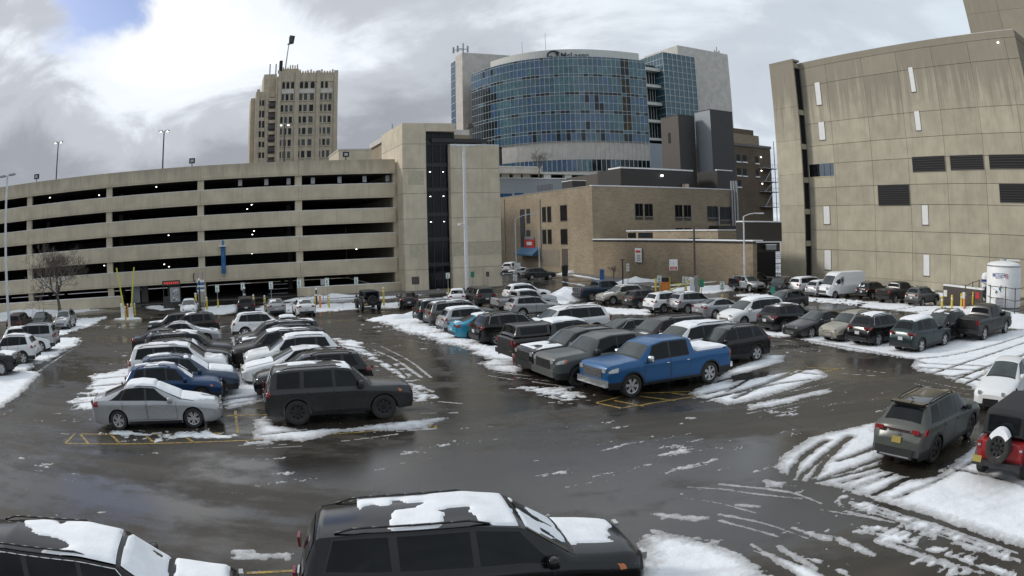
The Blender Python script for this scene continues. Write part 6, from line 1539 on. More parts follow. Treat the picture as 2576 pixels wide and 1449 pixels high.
# -- row by the garage
car('sedan', 'white', 'front', (474, 789), NV, 'white car with a snow loaded roof beside the yellow bollards of the garage entrance', 'Rh', seed=3)
car('crossover', 'black', 'rear', (620, 786), V_, 'black SUV tail-on beside the yellow posts at the garage wall', '', seed=3)
car('sedan', 'silver', 'rear', (697, 786), V_, 'silver saloon tail-on in front of the garage doors', 'b', seed=4)
car('sedan', 'white', 'rear', (772, 788), V_, 'white saloon tail-on, right of the silver saloon in front of the garage', 'b', seed=5)
jeep('black', 'rear', (937, 770), V_, 'black off-roader tail-on in front of the low garage wall', spare=True)
car('sedan', 'black', 'rear', (1030, 770), V_ + 12, 'black saloon parked under the brown square sign by the stair tower', '', seed=6)
car('sedan', 'white', 'rear', (1150, 762), V_ + 20, 'white saloon with snow on its roof near the foot of the tall white pole', 'Rb', seed=7)
car('suv', 'dgrey', 'rear', (1226, 764), V_, 'dark grey SUV tail-on with a roof basket, beside the tall white pole', '', seed=7)
car('crossover', 'white', 'roof', (1306, 714), U, 'white SUV at the street corner with snow on its roof', 'R', seed=8)
# -- middle block, tails to the left
car('boxy_suv', 'dteal', 'roof', (1096, 750), U, 'dark teal SUV first at the snow heap of the middle block', 'r', seed=9)
car('suv', 'grey', 'roof', (1130, 755), U, 'grey three row SUV with a chrome window line, second from the snow heap', 'r', trim=True, seed=3)
car('crossover', 'silver', 'roof', (1160, 771), U, 'silver SUV with a snow dusted roof left of the bright blue saloon', 'R', seed=4)
car('sedan', 'teal', 'roof', (1212, 788), U, 'bright sky blue saloon with snow on its boot', 'Rt', seed=3)
car('crossover', 'black', 'rr', (1252, 868), U, 'black SUV with a chrome window line and bright wheels, right of the sky blue saloon', '', trim=True, seed=5, opts=('split',), scale=1.06)
CAP = car('pickup', 'dgrey', 'roof', (1412, 801), U, 'dark grey pickup with a bed cap, tail lamp glowing red towards the aisle', 'R', seed=5)
car('sedan', 'red', 'roof', (1455, 838), NU, 'red car almost hidden between the capped pickup and the black pickup', '', seed=5)
car('pickup', 'black', 'roof', (1478, 818), NU, 'black pickup with a broad dark grille, third from the aisle end', 'h', seed=6, rim='dark', opts=('darkbar',))
car('pickup', 'grey', 'fl', (1460, 974), NU, 'dull grey pickup beside the bright blue pickup, with snow by its wipers', '', seed=7, rim='dark', opts=('darkbar','darkmirror','paintbumper','amber'))
car('pickup', 'blue', 'fl', (1592, 999), 243.8, 'bright blue crew cab pickup with chrome bumper and snow on its bed cover', 'T', seed=8, opts=('chrome','chromemirror','six'))
# -- middle block, noses to the left
car('crossover', 'black', 'rl', (1905, 908), NU, 'black crossover right behind the bed of the bright blue pickup', '', seed=5)
car('suv', 'white', 'roof', (1775, 806), NU, 'white SUV with a chrome faced mirror between the brown SUV and the black crossover', 'r', seed=6)
car('suv', 'brown', 'roof', (1706, 791), NU, 'dark brown SUV with a bar of snow on its bonnet', 'h', seed=7)
car('sedan', 'black', 'roof', (1585, 797), NU, 'black saloon with a chrome window line left of the dark brown SUV', '', trim=True, seed=7)
car('suv', 'white', 'roof', (1450, 767), NU, 'long white SUV with snowy bonnet, left of the black saloon with a chrome window line', 'rH', seed=8, scale=1.06)
car('pickup', 'silver', 'roof', (1316, 728), U, 'silver pickup with snow on its cab and an open dark bed', 'R', seed=9, scale=.93)
car('crossover', 'silver', 'rr', (1316, 798), U, 'silver SUV with clear glass parked beside the silver pickup', 'h', seed=9, scale=.96)
# -- middle far row
PK = car('pickup', 'dblue', 'rr', (1490, 758), U, 'dark blue lifted pickup with chrome wheel arches and a wire tailgate', '', seed=10, opts=('notail',))
car('crossover', 'tan', 'fl', (1543, 766), NU, 'pale gold SUV nose to tail with the dark blue lifted pickup', 'rh', seed=10)
car('crossover', 'grime', 'rr', (1611, 776), U, 'dirty dark SUV tail-on beside the pale gold SUV', '', seed=11, scale=.94)
car('crossover', 'white', 'rr', (1671, 788), U, 'white SUV tail-on, just right of the dirty dark SUV', 'r', seed=11)
car('crossover', 'silver', 'rr', (1731, 789), U, 'silver white SUV tail-on with a black number plate, left of the grey saloon', 'r', seed=12)
car('sedan', 'silver', 'rr', (1800, 801), U, 'grey silver saloon with a chrome window arc and snow on its boot', 't', trim=True, seed=12)
car('minivan', 'white', 'fl', (1873, 822), NU, 'white minivan with thick snow on its roof', 'R', seed=12)
car('crossover', 'dgrey', 'rl', (2018, 779), NU, 'dark grey crossover with a chrome window arc behind the white minivan', '', trim=True, seed=13)
# -- right block
car('crossover', 'black', 'rr', (1975, 835), U, 'black SUV with snowy roof rails and red tail lamp, first right of the white minivan', 'r', seed=13)
car('sedan', 'dgrey', 'fl', (2043, 851), NU, 'dark grey saloon facing the aisle between black SUV and tan wagon', '', seed=13)
car('crossover', 'tan', 'fl', (2132, 861), NU, 'tan crossover with roof rails facing the aisle', '', seed=14, scale=.95)
car('crossover', 'black', 'rr', (2211, 871), U, 'black SUV with a white number plate right of the tan crossover', 'r', trim=True, seed=14)
car('hatch', 'dteal', 'rr', (2319, 887), U, 'dark blue green crossover with a white snow cap on its roof', 'R', seed=15, opts=('norails',))
car('crossover', 'black', 'rl', (2420, 855), NU, 'black crossover with snow along its roof, behind the dark blue green crossover', 'r', seed=15)
car('crossover', 'dgrey', 'fr', (2443, 843), U, 'dark grey crossover nose right, beside the black pickup at the far right', '', seed=16)
car('pickup', 'grime', 'fr', (2531, 840), U, 'dark pickup nose right at the far right, in front of the white tanks', '', seed=16)
# -- row along the concrete building
car('pickup', 'black', 'rr', (1878, 730), U, 'black pickup tail-on at the end of the brick wing', 'r', seed=17)
car('crossover', 'silver', 'front', (1914, 728), NV, 'silver SUV between the black pickup and the SUV with a bright grille', '', seed=17)
car('suv', 'black', 'front', (1947, 737), 218, 'black SUV with a bright chrome grille facing left', '', opts=('chrome',), seed=17)
car('suv', 'white', 'rr', (2028, 741), U, 'white SUV tail-on left of the white cargo van', 'r', seed=18)
car('crossover', 'silver', 'roof', (2062, 704), U, 'light silver car half hidden behind the white cargo van', 'r', seed=18)
VAN = car('van', 'white', 'fl', (2101, 751), NU + 3, 'tall white cargo van with a dark emblem on its side', '', seed=18)
car('crossover', 'black', 'rr', (2196, 753), U, 'black SUV with a snowy rear window right of the white cargo van', 'b', seed=19)
car('pickup', 'grime', 'rr', (2254, 763), U, 'dark pickup tail-on with its tailgate shut, right of the white cargo van', '', seed=19)
car('crossover', 'grey', 'rr', (2322, 770), U, 'grey SUV tail-on beside the yellow bollards', '', seed=20)
# -- street
car('crossover', 'dgrey', 'rr', (1339, 704), 73, 'dark grey SUV driving up the street beside the tan brick building', '', seed=21, opts=('norails',), group='vehicles in the street')
car('sedan', 'white', 'roof', (1312, 672), 73, 'white car in the street just behind the dark grey SUV', 'r', seed=21, group='vehicles in the street')
car('suv', 'white', 'roof', (1283, 660), 20, 'white SUV in the street with snow on its roof, next to the stair tower corner', 'R', seed=22, group='vehicles in the street')
# cap over the bed of the dark grey pickup
capb = Body([(-1.06,1.87,1.38,.93,.72),(-2.62,1.86,1.38,.93,.72),(-2.78,1.44,1.38,.92,.80),(-2.84,1.40,1.37,.90,.80)], 1.30, (), .1, 0, soft=.04)
link('bed_cap', capb.mesh('bed_cap', [pt('dgrey'), M['trim']]), CAP)
for s in (1, -1):
    def f(a, b, s=s): x = -1.20 - 1.30*a; y, z = capb.glass(x, .15 + .7*b); return x, s*y, z
    link('side_window', sheet_mesh('side_window', M['glass'], [sheet(f, 8, 4, .012, (0,s,.2))]), CAP)
def f(a, b): x = -2.64 - .12*a; y, z = capb.top(x, -.85 + 1.7*b); return x, y, z
link('rear_window', sheet_mesh('rear_window', M['glass'], [sheet(f, 5, 8, .012, (-1,0,.4))]), CAP)
# details of the grey green crossover in the foreground: black roof, spoiler, light bar, lower bumper, maker's letters
Bk = T['crossover']['B']
gloss = plain('gloss_black_panel', (.010,.009,.008), .12, 0, .2, 3, .6)
def f(a, b): x = .25 - 2.0*a; y, z = Bk.top(x, -.98 + 1.96*b); return x, y, z
link('roof_panel', sheet_mesh('roof_panel', gloss, [sheet(f, 22, 15, .006, (0,0,1))]), KC)
MB().prism([(-1.95,-.56),(-1.70,-.60),(-1.70,.60),(-1.95,.56)], 1.585, 1.625).build('spoiler', [gloss], KC)
def f(a, b): x = Bk.xmin + .03 + .11*a; q = -.80 + 1.6*b; y, z = Bk.top(x, q); return x, y, z
MB().box(-2.345,-2.31,-.60,.60,.30,.52).build('lower_bumper', [M['trim']], KC)
MB().box(-2.352,-2.34,-.50,.50,.33,.36).build('bumper_strip', [M['steel']], KC)
MB().box(-2.325,-2.30,-.42,.42,1.0,1.025).build('light_bar', [plain('dark_red_strip', (.06,.006,.008), .3)], KC)
l = link('letters', text_mesh('letters', 'KIA', .11, .004, M['chrome'], 'CENTER'), KC); l.location = (-2.335, 0, .90); l.rotation_euler = (math.pi/2, 0, -math.pi/2)
MB().tube((-1.55,.0,1.64),(-1.72,.0,1.72),.018,n=6).build('aerial_fin', [gloss], KC)
# ---------------------------------------------------------------- street furniture and small things
def ground_at(px, py): return at_z(px, py)
def height_at(p, py_px):                       # height above the lot of a pixel straight above ground point p
    d = ray(*py_px); k = math.hypot(p.x, p.y)/math.hypot(d.x, d.y); return d.z*k + CAM_H - p.z
def at_range(px, py, r):
    d = ray(px, py); k = r/math.hypot(d.x, d.y); return Vector((d.x*k, d.y*k, d.z*k + CAM_H))
# tall white light pole in the middle
def light_pole(name, label, base, top, r0, r1, heads, mat, camera_h=None, headcol=None):
    H = top; o = thing(name, label, 'light pole', base, 0, None)
    MB().tube((0,0,.0),(0,0,H), r0, r1, 14).build('pole', [mat], o, smooth=True, angle=40)
    MB().tube((0,0,0),(0,0,.75), r0*1.9, r0*1.9, 16).build('footing', [M['conc_t']], o, smooth=True, angle=40)
    for a, l in heads:
        c, s = math.cos(a), math.sin(a); mb = MB(); mb.tube((0,0,H-.05),(c*l*.35,s*l*.35,H-.02),.04,n=6).build('arm',[mat],o)
        mb = MB(); p, q = Vector((c*l*.3,s*l*.3,0)), Vector((c*l,s*l,0)); n_ = Vector((-s,c,0))*.22
        vs = [p-n_,q-n_,q+n_,p+n_]; mb.add([(v.x,v.y,H-.10) for v in vs]+[(v.x,v.y,H+.04) for v in vs],[(0,3,2,1),(4,5,6,7),(0,1,5,4),(1,2,6,5),(2,3,7,6),(3,0,4,7)]); mb.build('lamp_head',[headcol or mat],o)
    if camera_h:
        MB().tube((0,0,camera_h+.15),(-.55,-.12,camera_h+.15),.04,n=6).build('camera_bracket',[M['white']],o)
        MB().lathe([(.02,.16),(.16,.14),(.17,0),(.12,-.10),(.01,-.16)],(-.62,-.13,camera_h),12).build('dome_camera',[M['white']],o,smooth=True)
    return o
b = at_z(1176, 752); light_pole('light_pole', 'tall white light pole with a dome camera halfway up, in front of the stair tower', b, height_at(b, (1166, 366)), .21, .15, ((math.radians(8),1.25),(math.radians(188),1.25)), M['pole_w'], height_at(b, (1162, 566)))
b = at_z(26, 845); light_pole('light_pole', 'pale light pole with two flat heads by the picture edge', b, height_at(b, (27, 440)), .16, .11, ((math.radians(10),1.0),(math.radians(190),1.0)), M['pole_w'], None, M['steel'])
for px, pt_, pb, lab in ((147,358,449,'leftmost dark lamp mast on the car park roof'),(413,330,426,'dark lamp mast on the car park roof, second from the picture edge'),(716,314,406,'dark lamp mast on the car park roof in front of the stone tower')):
    s, zt = on_t(px, pt_, 106); s2, zb = on_t(px, pb + 22, 106); o = gthing('roof_lamp_mast', lab, 'lamp mast', s, 106, zb, 'lamp masts on the car park roof')
    MB().tube((s,106,zb),(s,106,zt),.13,.10,8).build('mast',[M['pole_d']],o)
    for dx in (-.55,.55): MB().box(s+dx-.35,s+dx+.35,105.8,106.2,zt-.05,zt+.12).build('lamp_head',[M['steel']],o); MB().box(s+dx-.12,s+dx+.12,105.75,105.85,zt-.16,zt-.06).build('lamp_glow',[M['light']],o)
for px, py, lab in ((92,452,'leftmost small black floodlight on the car park parapet'),(483,412,'small black floodlight on the middle of the car park parapet'),(870,397,'small black floodlight on the parapet near the stair tower')):
    s, z = on_t(px, py, 88.1); o = gthing('parapet_floodlight', lab, 'floodlight', s, 88.1, 15.34, 'floodlights on the parapet')
    MB().tube((s,88.1,15.3),(s,88.1,15.75),.06,n=6).build('stem',[M['black']],o); MB().box(s-.38,s+.38,87.9,88.3,15.75,16.35).build('housing',[M['black']],o); MB().box(s-.22,s+.22,87.87,87.9,15.85,16.2).build('lens',[M['steel']],o)
# street lamps with curved arms
def street_lamp(px, pyb, pyt, xe, ye, lab, r=None):
    b = at_z(px, pyb) if r is None else at_range(px, pyb, r); b.z = zg(b.x, b.y)
    R_ = math.hypot(b.x, b.y); top = at_range(px, pyt, R_); e = at_range(xe, ye, R_)
    o = thing('street_lamp', lab, 'street lamp', b, 0); h = top.z - b.z; v = e - b
    MB().tube((0,0,0),(0,0,h),.11,.08,8).build('pole',[M['pole_w']],o); MB().path([(0,0,h),(v.x*.45,v.y*.45,h+(v.z-h)*.7),(v.x,v.y,v.z)],.05,6).build('arm',[M['pole_w']],o)
    u = Vector((v.x,v.y,0)).normalized(); n_ = Vector((-u.y,u.x,0))*.16; p, q = Vector((v.x,v.y,v.z)), Vector((v.x,v.y,v.z)) + u*.9
    vs = [p-n_,q-n_,q+n_,p+n_]; MB().add([(a.x,a.y,a.z-.1) for a in vs]+[(a.x,a.y,a.z+.05) for a in vs],[(0,3,2,1),(4,5,6,7),(0,1,5,4),(1,2,6,5),(2,3,7,6),(3,0,4,7)]).build('lamp_head',[M['pole_w']],o)
street_lamp(1300, 742, 551, 1338, 538, 'pale street lamp with one arm, on the street corner before the brick building', 100)
street_lamp(1873, 700, 545, 1902, 536, 'pale street lamp with one arm, in front of the brick wing', 81)
# signs on posts
def plate_text(mb, w, h, z, y, mi, rows):
    for k, (x0, x1, zz, hh) in enumerate(rows): mb.box(x0*w, x1*w, y-.012, y-.006, z + zz*h, z + (zz+hh)*h, mi)
def sign_post(px, pyb, pyt, w, h, face, label, kind='p', base_yellow=False, r=None, group=None, name='sign_post'):
    b = at_z(px, pyb) if r is None else at_range(px, pyb, r); b.z = zg(b.x, b.y)
    ht = height_at(b, (px, pyt)); rz = -math.atan2(b.x, b.y)
    o = thing(name, label, 'sign', b, rz, group)
    MB().tube((0,0,0),(0,0,ht-.02),.032,n=6).build('post',[M['steel']],o)
    if base_yellow: MB().tube((0,0,0),(0,0,1.0),.085,.075,10).build('post_sleeve',[M['yellow']],o)
    p = MB().box(-w/2,w/2,-.045,-.033,ht-h,ht).build('plate',[face],o)
    g = MB(); z = ht - h; dk = M['pole_d']
    if kind == 'p':      # accessible parking: dark figure block over two lines of print
        g.box(-w*.40,w*.40,-.052,-.046,z+h*.88,z+h*.94); g.box(-w*.13,w*.13,-.052,-.046,z+h*.62,z+h*.74); g.box(-w*.22,w*.10,-.052,-.046,z+h*.48,z+h*.60); g.box(-w*.26,w*.22,-.052,-.046,z+h*.36,z+h*.46)
        g.box(-w*.36,w*.36,-.052,-.046,z+h*.18,z+h*.24); g.box(-w*.30,w*.30,-.052,-.046,z+h*.07,z+h*.13); mats = [M['sign_g']]
    elif kind == 'r':
        g.box(-w*.36,w*.36,-.052,-.046,z+h*.72,z+h*.82); g.box(-w*.36,w*.2,-.052,-.046,z+h*.52,z+h*.60); g.box(-w*.30,w*.34,-.052,-.046,z+h*.34,z+h*.42); g.box(-w*.26,w*.26,-.052,-.046,z+h*.14,z+h*.22); mats = [dk]
    else: mats = [dk]
    if g.v: g.build('print', mats, p)['kind'] = 'stuff'
    return o, ht, p
SG = 'parking signs along the garage'
for px, pb, pt_, lab in ((498,752,716,'white parking sign just right of the yellow garage bollards'),(549,775,716,'white parking sign on a yellow sleeved post, beside the garage entrance'),(613,768,711,'white parking sign above the black SUV by the garage'),
    (684,768,708,'white parking sign above the silver saloon by the garage'),(755,770,702,'pale parking sign in front of the garage column'),(825,770,699,'white parking sign left of the black off-roader, over the low wall'),(898,755,697,'white parking sign directly above the black off-roader')):
    sign_post(px, pb, pt_, .42, .78, M['white'], lab, 'p', pb == 775, group=SG)
sign_post(814, 765, 702, .42, .60, M['steel'], 'grey back of a sign beside the white one left of the black off-roader', 'x', group=SG)
sign_post(1047, 752, 696, .75, .75, M['metal_b'], 'dark brown square sign on a thin post in front of the stair tower', 'x', r=72)
sign_post(1128, 738, 686, .40, .60, M['white'], 'white sign beside the dark slot of the stair tower', 'p', True, r=78, group=SG)
sign_post(1190, 738, 683, .40, .62, M['sign_g'], 'green sign on a yellow sleeved post right of the tall white pole', 'r', True, r=79, group=SG)
sign_post(1228, 738, 683, .36, .55, M['metal_b'], 'small dark sign near the right edge of the stair tower', 'x', r=80)
sign_post(1296, 735, 692, .40, .60, M['white'], 'white sign in front of the white cars in the street', 'r', r=84)
sign_post(1580, 722, 663, .34, .9, M['white'], 'tall narrow white sign against the brick wing beside the snowbank', 'r', r=88, group='signs at the brick wing')
sign_post(1515, 727, 677, .55, 1.3, M['sign_b'], 'blue sign standing in the snow by the street', 'r', r=88)
for px, pb, pt_, f, lab in ((1659,750,693,'white','white sign on the yellow gate frame'),(1722,748,695,'white','white parking sign among the yellow gate posts'),(1765,765,702,'sign_g','green and white sign left of the small white sign, on the lane edge'),(1817,770,708,'white','small white sign on a yellow based post by the lane'),(1944,745,720,'sign_g','green sign between the black pickup and the SUV with the bright grille')):
    sign_post(px, pb, pt_, .42, .72, M[f], lab, 'p', px == 1817, group='signs along the lane')
# black one way board on its post, stop like red sign behind it
o, ht, p = sign_post(1276, 742, 684, .12, .12, M['pole_d'], 'black and white ONE WAY arrow board at the street corner', 'x', r=92, name='one_way_sign')
MB().box(-.75,.75,-.08,-.05,ht-.42,ht).build('board',[M['pole_d']],o)
MB().add([(-.62,-.09,ht-.21),(-.40,-.09,ht-.34),(-.40,-.09,ht-.26),(.62,-.09,ht-.26),(.62,-.09,ht-.16),(-.40,-.09,ht-.16),(-.40,-.09,ht-.08)],[(0,1,2,3,4,5,6)]).build('arrow',[M['white']],o)
l = link('letters', text_mesh('letters', 'ONE WAY', .16, .001, M['pole_d'], 'CENTER'), o); l.location = (.1,-.10,ht-.265); l.rotation_euler = (math.pi/2,0,0)
o, ht, p = sign_post(1303, 740, 661, .1, .1, M['steel'], 'red and white sign at the street corner behind the white car', 'x', r=96, name='road_sign')
MB().box(-.42,.42,-.07,-.05,ht-.85,ht).build('plate',[M['white']],o); MB().lathe([(.0,.0),(.36,.0),(.36,-.012)],(0,0,0),16).build('disc',[M['sign_r']],o); d_ = o.children[-1]; d_.location = (0,-.085,ht-.42); d_.rotation_euler = (math.pi/2,0,0); MB().box(-.24,.24,-.10,-.09,ht-.47,ht-.37).build('bar',[M['white']],o)
# do-not-enter plate on the wing wall, white board on the wall
o, ht, p = sign_post(1695, 735, 652, .1, .1, M['steel'], 'red and white no entry sign against the brick wing', 'x', r=84, name='no_entry_sign')
MB().box(-.48,.48,-.07,-.05,ht-1.25,ht).build('plate',[M['white']],o)
MB().lathe([(.0,.0),(.36,.0),(.36,-.012)],(0,0,0),18).build('disc',[M['sign_r']],o); d_ = o.children[-1]; d_.location = (0,-.085,ht-.40); d_.rotation_euler = (math.pi/2,0,0)
MB().box(-.25,.25,-.10,-.09,ht-.45,ht-.35).build('bar',[M['white']],o); MB().box(-.40,.40,-.08,-.07,ht-1.18,ht-.84).build('panel',[M['sign_r']],o)
l = link('letters', text_mesh('letters', 'DO NOT\nENTER', .15, .001, M['white'], 'CENTER'), o); l.location = (0,-.09,ht-.98); l.rotation_euler = (math.pi/2,0,0)
o, ht, p = sign_post(1732, 745, 697, .78, .80, M['white'], 'square white sign with a slashed black arrow beside the yellow gate', 'x', r=82, name='turn_sign')
z0 = ht-.4; g = MB(); g.path([(.05,-.06,z0-.26),(.05,-.06,z0+.08),(-.22,-.06,z0+.08)],.035,6); g.build('arrow',[M['pole_d']],o)
g = MB(); g.path([(.30*math.cos(a*math.pi/9),-.062,z0+.30*math.sin(a*math.pi/9)) for a in range(19)],.03,6); g.tube((-.21,-.062,z0+.21),(.21,-.062,z0-.21),.03,n=6); g.build('ring',[M['pole_d']],o)
t_, z_ = on_s(1608, 641, 54.9); o = gthing('wall_notice', 'white notice board hung on the brick wing', 'sign', 54.8, t_, z_-.9)
MB().box(54.72,54.82,t_-.8,t_+.8,z_-1.0,z_+.9).build('board',[M['white']],o); MB().box(54.70,54.72,t_-.6,t_+.6,z_+.3,z_+.6).build('print',[M['sign_r']],o)
for k in range(4): MB().box(54.70,54.72,t_-.6,t_+.3,z_-.75+k*.22,z_-.68+k*.22).build('print',[M['pole_d']],o)
for px, pb, pt_, lab, m in ((1358,712,644,'thin pale pole beside the blue awning','pole_w'),):
        b = at_range(px, pb, 108); b.z = zg(b.x,b.y); o = thing('utility_pole', lab, 'pole', b, 0); MB().tube((0,0,0),(0,0,height_at(b,(px,pt_-70))),.09,.07,8).build('pole',[M[m]],o)
# posts, bollards, gate arms
BG = 'yellow bollards by the garage'
def bollard(px, pb, pt_, mat, label, r=.095, grp=BG, rng=None, cap=True):
    b = at_z(px, pb) if rng is None else at_range(px, pb, rng); b.z = zg(b.x,b.y); h = height_at(b, (px, pt_)); o = thing('bollard', label, 'bollard', b, 0, grp)
    MB().tube((0,0,0),(0,0,h-.05),r,r,12).build('tube',[mat],o,smooth=True,angle=40)
    MB().lathe([(r,-.05),(r*.85,.02),(r*.4,.05),(0.001,.055)],(0,0,h),12).build('cap',[M['snow_car'] if cap else mat],o,smooth=True)
    if mat is M['yellow']: MB().tube((0,0,h-.32),(0,0,h-.22),r*1.03,r*1.03,12,cap=False).build('band',[M['white']],o)
    return o
for px, pb, pt_, m, lab, r in ((309,806,764,'white','white concrete bollard at the left foot of the yellow gate arms',.16),(317,808,772,'yellow','yellow bollard between the white ones under the gate arms',.10),(323,800,765,'orange','orange bollard under the gate arms',.09),(333,798,764,'white','tall white bollard under the right gate arm',.14),(340,794,764,'yellow','yellow bollard at the right foot of the gate arms',.10),
    (494,782,738,'yellow','yellow bollard left of the dark lamp post at the garage entrance',.13),(521,780,748,'yellow','slim yellow bollard right of the dark lamp post at the garage entrance',.10),(639,782,742,'yellow','yellow bollard behind the black SUV at the garage',.10),(667,782,744,'yellow','slim yellow bollard left of the silver saloon at the garage',.10),
    (793,765,742,'yellow','yellow bollard by the boot of the white saloon at the garage',.09),(806,775,742,'orange','orange bollard right of the white saloon at the garage',.10),(828,775,742,'yellow','yellow bollard left of the black off-roader',.08),(966,770,724,'yellow','yellow bollard at the right rear corner of the black off-roader',.09)):
    bollard(px, pb, pt_, M[m], lab, r)
for x0, y0, x1, y1, lab in ((313,778,293,674,'leaning yellow barrier arm raised at the lane into the garage'),(331,776,337,672,'upright yellow barrier arm raised at the lane into the garage')):
    b = at_z(x0, 806); R_ = math.hypot(b.x,b.y); p = at_range(x0,y0,R_); q = at_range(x1,y1,R_); o = thing('barrier_arm', lab, 'barrier arm', (b.x,b.y,zg(b.x,b.y)), 0, 'raised barrier arms')
    O_ = Vector((b.x,b.y,zg(b.x,b.y))); MB().tube(p-O_,q-O_,.085,.07,6).build('arm',[M['yellow_g']],o)
    MB().box(-.2,.2,-.2,.2,0,(p-O_).z+.1).build('housing',[M['white']],o)
b = at_z(322, 806); o = thing('traffic_island', 'small raised island with a snow rim under the yellow gate arms', 'traffic island', b, 0)
pts = [(1.7*math.cos(2*math.pi*k/18)*(1+.15*math.sin(3*k)), .9*math.sin(2*math.pi*k/18)) for k in range(18)]; MB().prism(pts, -.05, .14).build('kerb',[M['conc_t']],o); MB().prism([(x*.93,y*.93) for x,y in pts], .141, .20).build('snow_cover',[M['snow']],o,smooth=False)
for px, pb, pt_, lab in ((505,790,706,'dark lamp post with a white collar at the garage entrance'),(617,785,727,'black lamp post with white rings behind the black SUV'),(797,768,729,'short dark post by the white saloon at the garage')):
    b = at_z(px, pb); h = height_at(b,(px,pt_)); o = thing('lamp_post', lab, 'post', b, 0); MB().tube((0,0,0),(0,0,h),.10,.09,10).build('tube',[M['pole_d']],o); MB().lathe([(.10,0),(.14,.05),(.10,.18),(.02,.24)],(0,0,h),10).build('cap',[M['snow_car']],o,smooth=True); MB().tube((0,0,h-.6),(0,0,h-.45),.11,.11,10).build('ring',[M['white']],o)
# tall information board with stacked plates by the garage column
b = at_z(508, 778); R_ = math.hypot(b.x,b.y); o = thing('direction_board', 'tall board of blue and white plates in front of the garage column', 'sign', b, -math.atan2(b.x,b.y)); 
for (y0,y1,m) in ((704,710,'white'),(711,717,'sign_b'),(718,722,'white'),(723,727,'sign_b'),(728,733,'white'),(734,740,'steel')):
    z1, z0 = height_at(b,(508,y0)), height_at(b,(508,y1)); MB().box(-.42,.42,-.05,0,z0,z1).build('plate',[M[m]],o)
MB().tube((-.30,.03,0),(-.30,.03,3.9),.05,n=6).tube((.30,.03,0),(.30,.03,3.9),.05,n=6).build('posts',[M['steel']],o)
# red and white kiosk sign in the garage mouth
b = at_z(434, 776); o = thing('pay_kiosk', 'dark kiosk with a red lit sign and cluttered white notices in the garage mouth', 'kiosk', b, -math.atan2(b.x,b.y))
MB().box(-1.1,1.1,.1,.9,0,1.3).build('cabinet',[M['metal_d']],o); MB().box(-.2,1.0,.05,.1,.7,2.3).build('notice_board',[M['steel']],o); MB().box(-1.1,1.1,0,.5,2.55,3.05).build('sign_box',[M['metal_d']],o)
rr = random.Random(3)
for k in range(9): x, z = rr.uniform(-.1,.8), rr.uniform(.8,2.1); MB().box(x,x+rr.uniform(.1,.2),.03,.05,z,z+rr.uniform(.08,.18)).build('notice',[M['white'] if k % 3 else M['pole_d']],o)
em = emit('red_sign_glow', (1,.10,.07), .12)
for k, (x, w) in enumerate(((-.9,.2),(-.62,.22),(-.32,.16),(-.08,.22),(.22,.2),(.5,.14),(.72,.2))): MB().box(x,x+w,-.02,0,2.68,2.92).build('red_letter',[em],o)
for s in (-1,1): MB().box(s*1.0-.05,s*1.0+.05,.1,.2,1.3,2.55).build('leg',[M['metal_d']],o)
# blue banner on the spandrels
s0, z1 = on_t(561, 620, 87.6); _, z0 = on_t(561, 688, 87.6); o = gthing('vertical_banner', 'narrow blue vertical banner with a white cap fixed to the garage front', 'banner', s0, 87.6, z0)
MB().box(s0-.28,s0+.28,87.5,87.6,z0,z1).build('cloth',[M['banner']],o); MB().box(s0-.6,s0+.45,87.35,87.75,z1,z1+.12).build('cap',[M['white']],o); MB().tube((s0,87.6,z0-.5),(s0,87.6,z0),.06,n=6).build('bracket',[M['steel']],o)
for k in range(3): MB().box(s0-.12,s0+.12,87.48,87.5,z0+.6+k*1.3,z0+1.3+k*1.3).build('print',[M['sign_b']],o)
s0, z1 = on_t(486, 688, 87.3); s1, z0 = on_t(489, 708, 87.3); o = gthing('wall_pipe', 'short bent dark pipe on the lowest spandrel left of the banner', 'pipe', s0, 87.3, z0); MB().path([(s0+.1,87.75,z1),(s0,87.5,z1-.3),(s0+.05,87.5,z1-.9),(s1+.1,87.6,z0)],.07,6).build('pipe',[M['pole_d']],o)
# yellow gate frame and cabinets across the lane
b = at_z(1685, 742); R_ = math.hypot(b.x,b.y); rz = -math.atan2(b.x,b.y); o = thing('gate_frame', 'yellow tube gate frame with a slanting bar, before the brick wing', 'gate', b, rz)
def lx(px): q = at_range(px, 742, R_); v = q - b; return v.x*math.cos(-rz) - v.y*math.sin(-rz)
hs = lambda py: height_at(b, (1685, py))
for px, y0 in ((1650,700),(1662,702),(1684,698),(1726,700),(1759,702)): MB().tube((lx(px),0,-.1),(lx(px),0,hs(y0)),.10,n=8).build('post',[M['yellow']],o)
MB().tube((lx(1684),0,hs(733)),(lx(1742),0,hs(702)),.06,n=6).build('slanting_bar',[M['yellow_g']],o)
MB().tube((lx(1684),0,hs(716)),(lx(1740),0,hs(712)),.05,n=6).build('cross_bar',[M['yellow_g']],o)
MB().box(lx(1664),lx(1682),-.25,.25,-.1,hs(708)).build('cabinet',[M['orange']],o); MB().box(lx(1664)-.03,lx(1682)+.03,-.3,.3,hs(708),hs(698)).build('cabinet_head',[M['barrel']],o)
MB().box(lx(1736),lx(1746),-.3,.3,-.1,hs(700)).build('machine',[M['white']],o); MB().box(lx(1747),lx(1756),-.3,.3,-.1,hs(695)).build('machine',[M['metal_l']],o)
# low pale rail across the lane end
MBr = at_z(1765, 716); 
o = thing('guard_rail', 'low white topped rail along the lane before the brick wing', 'rail', at_z(1760,728), 0); O_ = Vector(o.location); p, q = at_z(1640,722,.6), at_z(1850,704,.6)
MB().tube(p-O_,q-O_,.07,n=6).build('rail',[M['snow_car']],o)
for k in range(7): c = p.lerp(q,k/6)-O_; MB().tube((c.x,c.y,c.z-.65),c,.05,n=6).build('post',[M['steel']],o)
